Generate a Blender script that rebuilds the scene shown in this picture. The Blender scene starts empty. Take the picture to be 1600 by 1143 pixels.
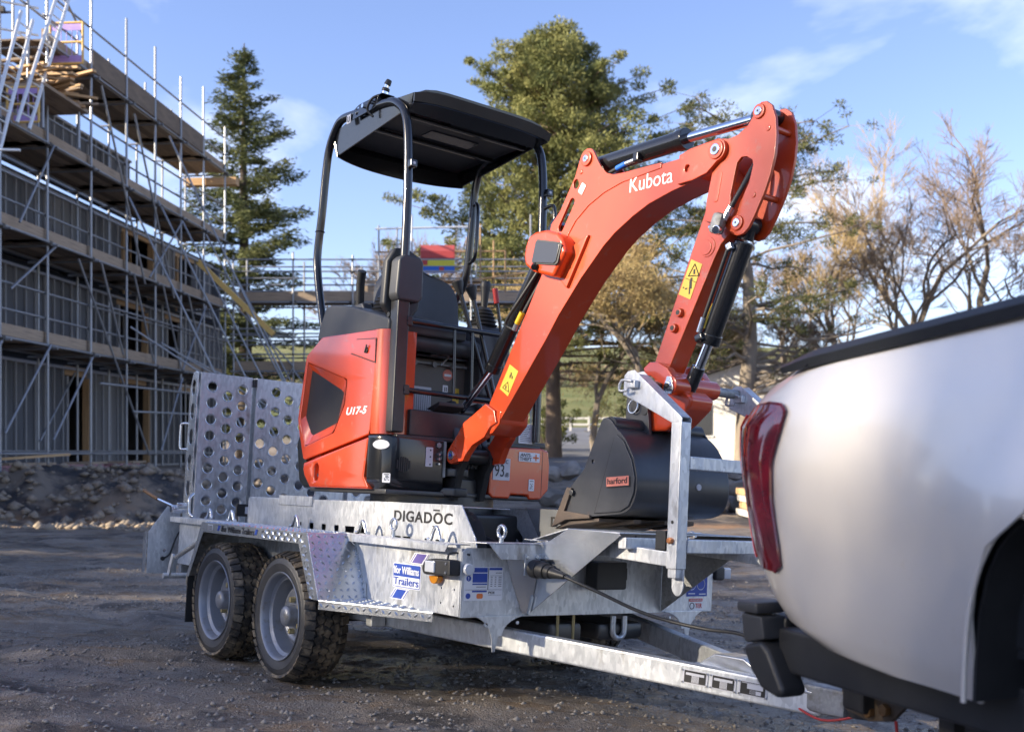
import bpy, bmesh, math, random
import numpy as np
from mathutils import Vector, Matrix, noise as mnoise
S = bpy.context.scene
C = S.collection
R = math.radians
random.seed(7); RNG = np.random.default_rng(7)

# ---------------------------------------------------------------- camera, sky, sun, exposure
CAMH = 0.974
cd = bpy.data.cameras.new('camera'); cam = bpy.data.objects.new('camera', cd); C.objects.link(cam)
cam.location = (0, 0, CAMH); cam.rotation_euler = (R(90), 0, 0)
cd.sensor_width = 36.0; cd.lens = 38.88; cd.shift_y = 0.0834; cd.clip_start = 0.05; cd.clip_end = 3000
cd.dof.use_dof = True; cd.dof.focus_distance = 4.55; cd.dof.aperture_fstop = 4.0
S.camera = cam
SUN_EL, SUN_AZ = 21.0, 196.0       # azimuth in the x-y plane, degrees counter-clockwise from +x
W = bpy.data.worlds.new('World'); S.world = W; W.use_nodes = True
nt = W.node_tree; nt.nodes.clear()
def wn(t, **k):
    n = nt.nodes.new(t)
    for a, b in k.items(): setattr(n, a, b)
    return n
out = wn('ShaderNodeOutputWorld'); bg = wn('ShaderNodeBackground'); bg.inputs[1].default_value = 0.094
sky = wn('ShaderNodeTexSky', sky_type='NISHITA', sun_disc=False, sun_elevation=R(SUN_EL), sun_rotation=R(90 - SUN_AZ),
         altitude=100, air_density=1.0, dust_density=0.35, ozone_density=2.2)
tc = wn('ShaderNodeTexCoord'); mp = wn('ShaderNodeMapping'); mp.inputs['Scale'].default_value = (1.6, 1.6, 3.2)
mp.inputs['Rotation'].default_value = (0, R(-20), R(10)); mp.inputs['Location'].default_value = (3.1, 1.3, 2.1)
n1 = wn('ShaderNodeTexNoise'); n1.inputs['Scale'].default_value = 2.2; n1.inputs['Detail'].default_value = 7; n1.inputs['Roughness'].default_value = 0.52
n1.inputs['Distortion'].default_value = 0.25
rp = wn('ShaderNodeValToRGB'); rp.color_ramp.elements[0].position = 0.53; rp.color_ramp.elements[1].position = 0.78
mx = wn('ShaderNodeMix', data_type='RGBA'); mx.inputs[7].default_value = (5.6, 5.7, 6.0, 1)
mu = wn('ShaderNodeMath', operation='MULTIPLY'); mu.inputs[1].default_value = 0.75
nt.links.new(tc.outputs['Generated'], mp.inputs[0]); nt.links.new(mp.outputs[0], n1.inputs[0]); nt.links.new(n1.outputs[0], rp.inputs[0])
nt.links.new(rp.outputs[0], mu.inputs[0]); nt.links.new(mu.outputs[0], mx.inputs[0]); tint = wn('ShaderNodeMix', data_type='RGBA', blend_type='MULTIPLY'); tint.inputs[0].default_value = 1; tint.inputs[7].default_value = (0.84, 0.755, 0.88, 1)
nt.links.new(sky.outputs[0], tint.inputs[6]); nt.links.new(tint.outputs[2], mx.inputs[6])
nt.links.new(mx.outputs[2], bg.inputs[0]); nt.links.new(bg.outputs[0], out.inputs[0])
sl = bpy.data.lights.new('sun', 'SUN'); sl.energy = 3.5; sl.angle = R(0.5); sl.color = (1.0, 0.86, 0.66)
so = bpy.data.objects.new('sun', sl); C.objects.link(so)
_sd = Vector((math.cos(R(SUN_EL)) * math.cos(R(SUN_AZ)), math.cos(R(SUN_EL)) * math.sin(R(SUN_AZ)), math.sin(R(SUN_EL))))
so.rotation_euler = _sd.to_track_quat('Z', 'Y').to_euler(); so.location = _sd * 60
vs = S.view_settings; vs.view_transform = 'Standard'; vs.look = 'None'; vs.gamma = 1; vs.use_curve_mapping = False
vs.exposure = 1.85
S.render.engine = 'CYCLES'
S.cycles.max_bounces = 6; S.cycles.diffuse_bounces = 3; S.cycles.glossy_bounces = 3; S.cycles.transparent_max_bounces = 6

# ---------------------------------------------------------------- materials
MATS = {}
def mat(name, col, rough=0.5, metal=0.0, col2=None, nscale=6.0, lo=0.35, hi=0.65, bump=0.0, bscale=60.0, coat=0.0, rough2=None, dirt=None, dirt_amt=0.0,
        dscale=3.0, spangle=0.0, spec=0.5, stretch=None, trans=0.0, emit=None, detail=6.0, coord='Object'):
    m = bpy.data.materials.new(name); m.use_nodes = True; t = m.node_tree; N = t.nodes; L = t.links
    b = N['Principled BSDF']; b.inputs['Roughness'].default_value = rough; b.inputs['Metallic'].default_value = metal
    b.inputs['Specular IOR Level'].default_value = spec
    b.inputs['Base Color'].default_value = (*col, 1)
    if coat: b.inputs['Coat Weight'].default_value = coat; b.inputs['Coat Roughness'].default_value = 0.06
    if trans: b.inputs['Transmission Weight'].default_value = trans
    if emit: b.inputs['Emission Color'].default_value = (*emit[:3], 1); b.inputs['Emission Strength'].default_value = emit[3]
    co = N.new('ShaderNodeTexCoord'); vec = co.outputs[coord]
    if stretch:
        mpn = N.new('ShaderNodeMapping'); mpn.inputs['Scale'].default_value = stretch; L.new(vec, mpn.inputs[0]); vec = mpn.outputs[0]
    cur = None
    def noise(sc, det=detail, r=0.6):
        n = N.new('ShaderNodeTexNoise'); n.inputs['Scale'].default_value = sc; n.inputs['Detail'].default_value = det; n.inputs['Roughness'].default_value = r
        L.new(vec, n.inputs['Vector']); return n.outputs[0]
    def mr(s, a, z, o0=0.0, o1=1.0):
        n = N.new('ShaderNodeMapRange'); n.inputs[1].default_value = a; n.inputs[2].default_value = z; n.inputs[3].default_value = o0; n.inputs[4].default_value = o1
        L.new(s, n.inputs[0]); return n.outputs[0]
    def mixc(f, a, c):
        n = N.new('ShaderNodeMix'); n.data_type = 'RGBA'
        L.new(f, n.inputs[0])
        for v, i in ((a, 6), (c, 7)):
            if isinstance(v, tuple): n.inputs[i].default_value = (*v, 1)
            else: L.new(v, n.inputs[i])
        return n.outputs[2]
    if col2 is not None:
        f = mr(noise(nscale), lo, hi); cur = mixc(f, col, col2)
        if rough2 is not None: L.new(mr(noise(nscale * 1.7), 0.35, 0.65, rough, rough2), b.inputs['Roughness'])
    if spangle:
        v = N.new('ShaderNodeTexVoronoi'); v.inputs['Scale'].default_value = 90; L.new(vec, v.inputs['Vector'])
        sp = N.new('ShaderNodeSeparateColor'); L.new(v.outputs['Color'], sp.inputs[0])
        f2 = mr(sp.outputs[0], 0, 1, 0, spangle)
        cur = mixc(f2, cur if cur is not None else col, tuple(min(1, c * 1.35) for c in col))
        L.new(mr(sp.outputs[1], 0, 1, rough, rough + 0.16), b.inputs['Roughness'])
    if dirt is not None:
        d = mr(noise(dscale, 8, 0.7), 0.62 - dirt_amt * 0.35, 0.72 - dirt_amt * 0.25)
        cur = mixc(d, cur if cur is not None else col, dirt)
    if cur is not None: L.new(cur, b.inputs['Base Color'])
    if bump:
        bn = N.new('ShaderNodeBump'); bn.inputs['Strength'].default_value = bump; bn.inputs['Distance'].default_value = 0.02
        L.new(noise(bscale, 5), bn.inputs['Height']); L.new(bn.outputs[0], b.inputs['Normal'])
    MATS[name] = m
    return m
G = MATS
mat('galv', (0.58, 0.60, 0.62), 0.36, 0.6, col2=(0.37, 0.40, 0.43), nscale=5, stretch=(1, 1, .4), lo=.3, hi=.7, spangle=0.55, dirt=(0.30, 0.29, 0.27), dirt_amt=0.12, dscale=7, bump=0.03, bscale=30)
mat('galv_bright', (0.66, 0.69, 0.72), 0.26, 0.85, col2=(0.50, 0.53, 0.57), nscale=9, bump=0.03, bscale=40)
mat('galv_dull', (0.33, 0.34, 0.35), 0.55, 0.5, col2=(0.24, 0.25, 0.25), nscale=8, spangle=0.4, dirt=(0.16, 0.14, 0.11), dirt_amt=0.3, dscale=5)
mat('orange', (0.60, 0.062, 0.012), 0.26, 0.0, col2=(0.55, 0.055, 0.011), nscale=2.5, coat=0.8, dirt=(0.42, 0.13, 0.08), dirt_amt=0.10, dscale=9, bump=0.012, bscale=12)
mat('orange_satin', (0.55, 0.060, 0.010), 0.34, 0.0, col2=(0.49, 0.052, 0.009), nscale=3, coat=0.5, dirt=(0.42, 0.13, 0.08), dirt_amt=0.08, dscale=11, bump=0.012, bscale=14)
mat('black_gloss', (0.010, 0.011, 0.013), 0.20, 0.0, col2=(0.014, 0.015, 0.017), nscale=5, coat=0.3)
mat('black_paint', (0.018, 0.019, 0.021), 0.34, 0.0, col2=(0.03, 0.031, 0.033), nscale=7, dirt=(0.07, 0.06, 0.05), dirt_amt=0.08)
mat('plastic', (0.035, 0.037, 0.041), 0.46, 0.0, col2=(0.045, 0.047, 0.051), nscale=5, bump=0.05, bscale=320)
mat('plastic_dark', (0.016, 0.017, 0.019), 0.5, 0.0, col2=(0.024, 0.025, 0.027), nscale=9)
mat('vinyl', (0.03, 0.032, 0.036), 0.42, 0.0, col2=(0.04, 0.042, 0.047), nscale=8, bump=0.06, bscale=240)
mat('rubber', (0.022, 0.022, 0.023), 0.72, 0.0, col2=(0.035, 0.034, 0.033), nscale=8, dirt=(0.10, 0.083, 0.06), dirt_amt=0.28, dscale=9, bump=0.08, bscale=90)
mat('tread_rubber', (0.030, 0.027, 0.024), 0.6, 0.0, col2=(0.075, 0.060, 0.042), nscale=14, lo=0.40, hi=0.62, dirt=(0.20, 0.155, 0.10), dirt_amt=0.45, dscale=14, bump=0.15, bscale=120)
mat('sidewall', (0.028, 0.029, 0.032), 0.48, 0.0, col2=(0.045, 0.046, 0.05), nscale=10, dirt=(0.085, 0.078, 0.066), dirt_amt=0.14, dscale=14, bump=0.04, bscale=70)
mat('rim_silver', (0.25, 0.265, 0.30), 0.40, 0.35, col2=(0.21, 0.225, 0.255), nscale=6, dirt=(0.17, 0.15, 0.12), dirt_amt=0.22, dscale=10)
mat('zinc_yellow', (0.45, 0.38, 0.20), 0.4, 0.7)
mat('copper', (0.55, 0.23, 0.10), 0.4, 0.8)
mat('chrome', (0.82, 0.84, 0.87), 0.09, 1.0)
mat('steel_dark', (0.055, 0.057, 0.06), 0.42, 0.55, col2=(0.085, 0.085, 0.085), nscale=7, dirt=(0.13, 0.09, 0.06), dirt_amt=0.10, dscale=6)
mat('bucket_steel', (0.048, 0.051, 0.056), 0.36, 0.35, col2=(0.075, 0.078, 0.082), nscale=4, lo=0.4, hi=0.7, dirt=(0.12, 0.085, 0.06), dirt_amt=0.07, dscale=5, bump=0.04, bscale=20)
mat('bucket_plate', (0.070, 0.073, 0.080), 0.42, 0.25, col2=(0.048, 0.051, 0.057), nscale=5, dirt=(0.15, 0.10, 0.07), dirt_amt=0.06, dscale=7, bump=0.04, bscale=24)
mat('worn_edge', (0.13, 0.095, 0.07), 0.55, 0.3, col2=(0.085, 0.07, 0.06), nscale=9)
mat('white_sticker', (0.78, 0.79, 0.81), 0.4)
mat('grey_sticker', (0.55, 0.56, 0.6), 0.45)
mat('blue_print', (0.025, 0.07, 0.36), 0.4)
mat('violet_print', (0.13, 0.10, 0.34), 0.42)
mat('black_print', (0.012, 0.012, 0.014), 0.5)
mat('red_print', (0.6, 0.05, 0.04), 0.45)
mat('salmon_print', (0.75, 0.24, 0.17), 0.5)
mat('orange_print', (0.78, 0.20, 0.05), 0.5)
mat('yellow_sticker', (0.72, 0.50, 0.06), 0.42)
mat('white_print', (0.82, 0.83, 0.85), 0.4)
mat('amber', (0.75, 0.30, 0.02), 0.15, trans=0.3, coat=0.5)
mat('lens_clear', (0.55, 0.58, 0.62), 0.12, coat=0.6, spec=0.7)
mat('lens_dark', (0.035, 0.038, 0.045), 0.25, coat=0.2)
mat('red_lens', (0.17, 0.007, 0.016), 0.09, coat=1.0, col2=(0.075, 0.006, 0.013), nscale=16)
mat('red_bright', (0.70, 0.02, 0.015), 0.15, coat=0.8)
mat('red_tip', (0.35, 0.03, 0.03), 0.4)
mat('red_lamp_dirty', (0.40, 0.24, 0.20), 0.5)
mat('blue_hose', (0.02, 0.14, 0.62), 0.4)
mat('yellow_hose', (0.75, 0.50, 0.02), 0.45)
mat('silver_paint', (0.74, 0.70, 0.645), 0.36, 0.35, coat=0.6, col2=(0.70, 0.66, 0.61), nscale=3, dirt=(0.70, 0.64, 0.56), dirt_amt=0.05, dscale=14)
mat('cap_black', (0.02, 0.023, 0.028), 0.45, 0, bump=0.1, bscale=200)
mat('hitch_rust', (0.075, 0.058, 0.045), 0.6, 0.3, col2=(0.12, 0.085, 0.055), nscale=7)
mat('rust_bolt', (0.22, 0.12, 0.05), 0.55, 0.5)
mat('mesh_grill', (0.020, 0.022, 0.025), 0.5, 0, bump=0.7, bscale=420)
mat('brown_panel', (0.12, 0.105, 0.09), 0.45)

# ---------------------------------------------------------------- helpers
def link(name, me, m=None, parent=None, label=None, cat=None, group=None, kind=None, loc=None):
    o = bpy.data.objects.new(name, me); C.objects.link(o)
    if parent is not None:
        o.parent = parent
        if parent.parent is None and 'off' in parent: o.location = -Vector(parent['off'])
    if loc is not None: o.location = loc
    if me is not None and 'wn' in me: md = o.modifiers.new('wn', 'WEIGHTED_NORMAL'); md.keep_sharp = True; md.weight = 100
    if m is not None and me is not None:
        me.materials.clear(); me.materials.append(G[m] if isinstance(m, str) else m)
    if label: o['label'] = label
    if cat: o['category'] = cat
    if group: o['group'] = group
    if kind: o['kind'] = kind
    return o
def thing(name, label, cat, matrix=None, off=None, group=None, loc=None):
    o = bpy.data.objects.new(name, None); C.objects.link(o); o.empty_display_size = 0.2
    o['label'] = label; o['category'] = cat
    if group: o['group'] = group
    if matrix is not None: o.matrix_world = matrix
    if off is not None: o['off'] = off
    if loc is not None: o.location = loc
    return o
def mesh(verts, faces, smooth=False, angle=None):
    me = bpy.data.meshes.new('m'); me.from_pydata([tuple(v) for v in verts], [], [tuple(f) for f in faces])
    if smooth:
        me.shade_smooth()
        if angle: me.set_sharp_from_angle(angle=R(angle))
    me.update(); return me
def npmesh(v, f, smooth=False):
    v = np.asarray(v, np.float32); f = np.asarray(f, np.int32); k = f.shape[1]
    me = bpy.data.meshes.new('m'); me.vertices.add(len(v)); me.vertices.foreach_set('co', v.ravel())
    me.loops.add(f.size); me.loops.foreach_set('vertex_index', f.ravel()); me.polygons.add(len(f))
    me.polygons.foreach_set('loop_start', np.arange(len(f), dtype=np.int32) * k)
    me.polygons.foreach_set('loop_total', np.full(len(f), k, np.int32))
    if smooth: me.polygons.foreach_set('use_smooth', np.ones(len(f), bool))
    me.update(calc_edges=True); me.validate(); return me
def bmm(bm, smooth=True, angle=35):
    bmesh.ops.recalc_face_normals(bm, faces=bm.faces)
    me = bpy.data.meshes.new('m'); bm.to_mesh(me); bm.free()
    if smooth: me.shade_smooth(); me.set_sharp_from_angle(angle=R(angle)); me['wn'] = 1
    return me
def boxm(c, s, bev=0.0, rot=None, seg=2):
    bm = bmesh.new(); bmesh.ops.create_cube(bm, size=1.0)
    bmesh.ops.scale(bm, vec=s, verts=bm.verts)
    if bev: bmesh.ops.bevel(bm, geom=bm.edges[:], offset=bev, segments=seg, profile=0.5, affect='EDGES')
    if rot is not None: bmesh.ops.rotate(bm, cent=(0, 0, 0), matrix=rot if isinstance(rot, Matrix) else Matrix.Rotation(R(rot), 3, 'Y'), verts=bm.verts)
    bmesh.ops.translate(bm, vec=c, verts=bm.verts)
    return bmm(bm)
def box(p, name, c, s, m, bev=0.003, rot=None, **k): return link(name, boxm(c, s, bev, rot), m, p, **k)
def box2(p, name, a, b, m, bev=0.003, **k):
    c = [(x + y) / 2 for x, y in zip(a, b)]; s = [abs(x - y) for x, y in zip(a, b)]
    return box(p, name, c, s, m, bev, **k)
def cylm(a, b, r, r2=None, seg=24, cap=True, bev=0.0):
    a, b = Vector(a), Vector(b); d = b - a; bm = bmesh.new()
    bmesh.ops.create_cone(bm, cap_ends=cap, segments=seg, radius1=r, radius2=r if r2 is None else r2, depth=d.length)
    if bev:
        es = [e for e in bm.edges if len(e.link_faces) == 2 and any(len(f.verts) > 4 for f in e.link_faces)]
        bmesh.ops.bevel(bm, geom=es, offset=bev, segments=2, profile=0.5, affect='EDGES')
    q = d.to_track_quat('Z', 'Y').to_matrix().to_4x4()
    bmesh.ops.transform(bm, matrix=Matrix.Translation((a + b) / 2) @ q, verts=bm.verts)
    return bmm(bm)
def cyl(p, name, a, b, r, m, r2=None, seg=24, bev=0.0, **k): return link(name, cylm(a, b, r, r2, seg, True, bev), m, p, **k)
def crom(pts, n=6, closed=False):
    P = [Vector(q) for q in pts]; o = []
    N = len(P); rng = range(N if closed else N - 1)
    for i in rng:
        if closed: p0, p1, p2, p3 = P[i - 1], P[i], P[(i + 1) % N], P[(i + 2) % N]
        else: p0, p1, p2, p3 = P[max(i - 1, 0)], P[i], P[i + 1], P[min(i + 2, N - 1)]
        for j in range(n):
            t = j / n
            o.append(0.5 * ((2 * p1) + (p2 - p0) * t + (2 * p0 - 5 * p1 + 4 * p2 - p3) * t * t + (3 * p1 - p0 - 3 * p2 + p3) * t ** 3))
    if not closed: o.append(P[-1])
    return o
def tubem(pts, r, sides=12, closed=False, rr=None):
    P = [Vector(q) for q in pts]; N = len(P); vs, fs = [], []
    nrm = None
    for i, q in enumerate(P):
        if closed: t = (P[(i + 1) % N] - P[i - 1]).normalized()
        else: t = (P[min(i + 1, N - 1)] - P[max(i - 1, 0)]).normalized()
        if nrm is None: nrm = t.orthogonal().normalized()
        nrm = (nrm - t * nrm.dot(t)).normalized(); bn = t.cross(nrm)
        rad = rr[i] if rr else r
        for k in range(sides):
            a = 2 * math.pi * k / sides; vs.append(q + (nrm * math.cos(a) + bn * math.sin(a)) * rad)
    for i in range(N if closed else N - 1):
        for k in range(sides):
            a = i * sides + k; b = i * sides + (k + 1) % sides; c = ((i + 1) % N) * sides
            fs.append((a, b, c + (k + 1) % sides, c + k))
    if not closed: fs.append(tuple(range(sides))[::-1]); fs.append(tuple((N - 1) * sides + k for k in range(sides)))
    return mesh(vs, fs, True, 50)
def tube(p, name, pts, r, m, sides=12, smooth=6, closed=False, **k):
    q = crom(pts, smooth, closed) if smooth else pts
    return link(name, tubem(q, r, sides, closed), m, p, **k)
def ring_pts(c, u, v, r, n=28):
    c, u, v = Vector(c), Vector(u), Vector(v); return [c + (u * math.cos(2 * math.pi * i / n) + v * math.sin(2 * math.pi * i / n)) * r for i in range(n)]
def circ(c, r, n=20): return [(c[0] + r * math.cos(2 * math.pi * i / n), c[1] + r * math.sin(2 * math.pi * i / n)) for i in range(n)]
def slot(a, b, r, n=8):
    a, b = Vector(a), Vector(b); d = (b - a).normalized(); ang = math.atan2(d.y, d.x); o = []
    for i in range(n + 1): t = ang + math.pi / 2 + math.pi * i / n; o.append((a.x + r * math.cos(t), a.y + r * math.sin(t)))
    for i in range(n + 1): t = ang - math.pi / 2 + math.pi * i / n; o.append((b.x + r * math.cos(t), b.y + r * math.sin(t)))
    return o
PL = {'y': Matrix(((1, 0, 0, 0), (0, 0, 1, 0), (0, 1, 0, 0), (0, 0, 0, 1))),      # (u,v,w) -> (x=u, y=w, z=v)
      'x': Matrix(((0, 0, 1, 0), (1, 0, 0, 0), (0, 1, 0, 0), (0, 0, 0, 1))),      # (u,v,w) -> (y=u, z=v, x=w)
      'z': Matrix.Identity(4)}
def platem(outline, plane, w, th, holes=(), bev=0.0015, mtx=None):
    """a flat plate with real holes; w is the middle of its thickness"""
    cu = bpy.data.curves.new('c', 'CURVE'); cu.dimensions = '2D'; cu.fill_mode = 'BOTH'; cu.extrude = max(th / 2 - bev, 1e-4); cu.bevel_depth = bev; cu.bevel_resolution = 1
    cu.offset = -bev
    for ring in (outline, *holes):
        s = cu.splines.new('POLY'); s.points.add(len(ring) - 1); s.use_cyclic_u = True
        for q, pt in zip(s.points, ring): q.co = (pt[0], pt[1], 0, 1)
    o = bpy.data.objects.new('c', cu); C.objects.link(o)
    dg = bpy.context.evaluated_depsgraph_get(); me = bpy.data.meshes.new_from_object(o.evaluated_get(dg))
    bpy.data.objects.remove(o); bpy.data.curves.remove(cu)
    M = mtx if mtx is not None else PL[plane] @ Matrix.Translation((0, 0, w))
    if mtx is not None: M = mtx @ Matrix.Translation((0, 0, w))
    me.transform(M)
    bm = bmesh.new(); bm.from_mesh(me); bmesh.ops.remove_doubles(bm, verts=bm.verts, dist=1e-5)
    return bmm(bm, True, 28)
def plate(p, name, outline, plane, w, th, m, holes=(), bev=0.0015, mtx=None, **k): return link(name, platem(outline, plane, w, th, holes, bev, mtx), m, p, **k)
def frame_mtx(o, xdir, ydir):
    x = Vector(xdir).normalized(); y = Vector(ydir); y = (y - x * y.dot(x)).normalized(); z = x.cross(y)
    return Matrix(((x.x, y.x, z.x, o[0]), (x.y, y.y, z.y, o[1]), (x.z, y.z, z.z, o[2]), (0, 0, 0, 1)))
NEAR = ((1, 0, 0), (0, 0, 1))        # writing that faces the near side (-y)
FRONT = ((0, 1, 0), (0, 0, 1))       # writing that faces forward (+x)
def textm(s, size, mtx, width=None, height=None, ext=0.0006, bold=0.0, shear=0.0, align='LEFT', spacing=1.0):
    cu = bpy.data.curves.new('t', 'FONT'); cu.body = s; cu.size = size; cu.extrude = ext; cu.offset = bold; cu.shear = shear; cu.align_x = align; cu.space_character = spacing
    cu.resolution_u = 4
    o = bpy.data.objects.new('t', cu); C.objects.link(o); dg = bpy.context.evaluated_depsgraph_get()
    me = bpy.data.meshes.new_from_object(o.evaluated_get(dg)); bpy.data.objects.remove(o); bpy.data.curves.remove(cu)
    xs = [v.co.x for v in me.vertices]; ys = [v.co.y for v in me.vertices]
    sx = width / (max(xs) - min(xs)) if width else 1; sy = height / (max(ys) - min(ys)) if height else (sx if width else 1)
    if not width and height: sx = sy
    me.transform(mtx @ Matrix.Diagonal((sx, sy, 1, 1)) @ Matrix.Translation((-min(xs), -min(ys), 0)))
    return me
def text(p, name, s, o, m, width=None, height=None, dirs=NEAR, size=0.1, **k):
    return link(name, textm(s, size, frame_mtx(o, *dirs), width, height, **k), m, p)
def sticker(p, name, o, w, h, m, dirs=NEAR, th=0.0012, r=0.004, **k):
    mt = frame_mtx(o, *dirs); n = 4; ol = []
    for cx, cy, a0 in ((w - r, h - r, 0), (r, h - r, 90), (r, r, 180), (w - r, r, 270)):
        for i in range(n + 1): a = R(a0 + 90 * i / n); ol.append((cx + r * math.cos(a), cy + r * math.sin(a)))
    return link(name, platem(ol, 'z', 0, th, (), 0.0002, mt), m, p, **k)
def rects(p, name, o, items, m, dirs=NEAR, th=0.0008, z=0.0012):
    """a flat print made of small rectangles (x0,y0,x1,y1) on one sticker"""
    mt = frame_mtx(o, *dirs); vs, fs = [], []
    for (a, b, c, d) in items:
        k = len(vs)
        for w in (z, z + th): vs += [mt @ Vector(q) for q in ((a, b, w), (c, b, w), (c, d, w), (a, d, w))]
        fs += [(k, k + 1, k + 2, k + 3), (k + 4, k + 5, k + 6, k + 7), (k, k + 1, k + 5, k + 4), (k + 1, k + 2, k + 6, k + 5), (k + 2, k + 3, k + 7, k + 6), (k + 3, k, k + 4, k + 7)]
    bm = bmesh.new(); me = mesh(vs, fs); bm.from_mesh(me); return link(name, bmm(bm, False), m, p)
def lathe(prof, axis_o, axis_d, seg=48, closed=True):
    """prof: (radius, along-axis) points"""
    q = Vector(axis_d).to_track_quat('Z', 'Y').to_matrix(); o = Vector(axis_o); vs, fs = [], []; n = len(prof)
    for i in range(seg):
        a = 2 * math.pi * i / seg
        for r, h in prof: vs.append(o + q @ Vector((r * math.cos(a), r * math.sin(a), h)))
    for i in range(seg):
        j = (i + 1) % seg
        for k in range(n if closed else n - 1):
            k2 = (k + 1) % n; fs.append((i * n + k, i * n + k2, j * n + k2, j * n + k))
    bm = bmesh.new(); bm.from_mesh(mesh(vs, fs)); return bmm(bm, True, 40)
def grid(rows, thick=0.0, smooth=True, angle=40, closed=False):
    n = len(rows[0]); vs = [v for r in rows for v in r]; fs = []
    for i in range(len(rows) - 1):
        for k in range(n if closed else n - 1):
            fs.append((i * n + k, i * n + (k + 1) % n, (i + 1) * n + (k + 1) % n, (i + 1) * n + k))
    bm = bmesh.new(); bm.from_mesh(mesh(vs, fs))
    if thick: bmesh.ops.recalc_face_normals(bm, faces=bm.faces); bmesh.ops.solidify(bm, geom=bm.faces[:], thickness=thick)
    return bmm(bm, smooth, angle)
def prism(outline, plane, w0, w1, bev=0.004, seg=2, angle=30):
    """a solid between two copies of an outline"""
    bm = bmesh.new(); f = bm.faces.new([bm.verts.new((PL[plane] @ Vector((u, v, w0)))) for u, v in outline])
    r = bmesh.ops.extrude_face_region(bm, geom=[f]); d = PL[plane].to_3x3() @ Vector((0, 0, w1 - w0))
    bmesh.ops.translate(bm, vec=d, verts=[e for e in r['geom'] if isinstance(e, bmesh.types.BMVert)])
    bmesh.ops.recalc_face_normals(bm, faces=bm.faces)
    if bev:
        try: bmesh.ops.bevel(bm, geom=[e for e in bm.edges if e.calc_face_angle(0) > R(angle)], offset=bev, segments=seg, profile=0.5, affect='EDGES', clamp_overlap=True)
        except Exception: pass
    return bmm(bm)
def copy_tree(o, parent=None):
    c = o.copy(); C.objects.link(c); c.parent = parent
    for ch in o.children: copy_tree(ch, c)
    return c
class MB:
    """collects simple shapes into one mesh"""
    def __init__(s): s.v = []; s.f = []
    def box(s, c, d, ax=None):
        k = len(s.v); X, Y, Z = ax if ax else (Vector((1, 0, 0)), Vector((0, 1, 0)), Vector((0, 0, 1))); c = Vector(c)
        for i in (-.5, .5):
            for j in (-.5, .5):
                for l in (-.5, .5): s.v.append(c + X * (i * d[0]) + Y * (j * d[1]) + Z * (l * d[2]))
        s.f += [(k, k + 1, k + 3, k + 2), (k + 4, k + 6, k + 7, k + 5), (k, k + 4, k + 5, k + 1), (k + 2, k + 3, k + 7, k + 6), (k, k + 2, k + 6, k + 4), (k + 1, k + 5, k + 7, k + 3)]
    def bar(s, a, b, r, n=6, r2=None):
        a, b = Vector(a), Vector(b); t = (b - a).normalized(); u = t.orthogonal().normalized(); w = t.cross(u); k = len(s.v); r2 = r if r2 is None else r2
        for q, rad in ((a, r), (b, r2)):
            for i in range(n): g = 2 * math.pi * i / n; s.v.append(q + (u * math.cos(g) + w * math.sin(g)) * rad)
        for i in range(n): s.f.append((k + i, k + (i + 1) % n, k + n + (i + 1) % n, k + n + i))
    def mesh(s, smooth=False): return mesh(s.v, s.f, smooth, 50 if smooth else None)

# the trailer stands with a slight lean on the sloping yard: its frame in the world
MT = Matrix(((0.601143, 0.797752, 0.047111, -0.296823), (-0.799058, 0.599182, 0.049876, 5.183564), (0.011560, -0.067627, 0.997644, -0.053878), (0, 0, 0, 1)))

# ================================================================ the setting
def vnoise(x, y, seed=0):
    xi, yi = np.floor(x).astype(np.int64), np.floor(y).astype(np.int64); xf, yf = x - xi, y - yi
    def gh(a, b):
        n = (a * 374761393 + b * 668265263 + seed * 974634777) & 0xffffffff; n = ((n ^ (n >> 13)) * 1274126177) & 0xffffffff
        return ((n ^ (n >> 16)) & 0xffff) / 65535.0
    u, v = xf * xf * (3 - 2 * xf), yf * yf * (3 - 2 * yf)
    return (gh(xi, yi) * (1 - u) + gh(xi + 1, yi) * u) * (1 - v) + (gh(xi, yi + 1) * (1 - u) + gh(xi + 1, yi + 1) * u) * v
def fbm(x, y, oct=4, seed=0, g=.5):
    s = np.zeros_like(x); a = 1.0
    for i in range(oct): s += a * (vnoise(x, y, seed + i) - .5); x, y, a = x * 2.03 + 7.1, y * 2.03 + 3.3, a * g
    return s
def sstep(a, b, t): t = np.clip((t - a) / (b - a), 0, 1); return t * t * (3 - 2 * t)
def gz0(x, y):
    x, y = np.asarray(x, float), np.asarray(y, float)
    t = -.0473 * (x + .935) - .0497 * (y - 4.704); z = .30 * np.tanh(t / .30)
    z = z * (1 - sstep(14, 40, y))
    edge = 18.7 + .35 * np.sin(x * .9) + .25 * np.sin(x * 2.3 + 1)
    z += (.57 - z) * sstep(edge - .6, edge + 1.9, y) * (1 - sstep(-4.5, -1.5, x)) 
    z += np.interp(y, [0, 26, 40, 60, 75, 120, 250, 420, 900], [0, 0, .35, 1.3, 2.4, 8, 24.5, 32, 36]) * np.where(x < -3, sstep(33, 60, y), 1)
    return z
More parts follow.
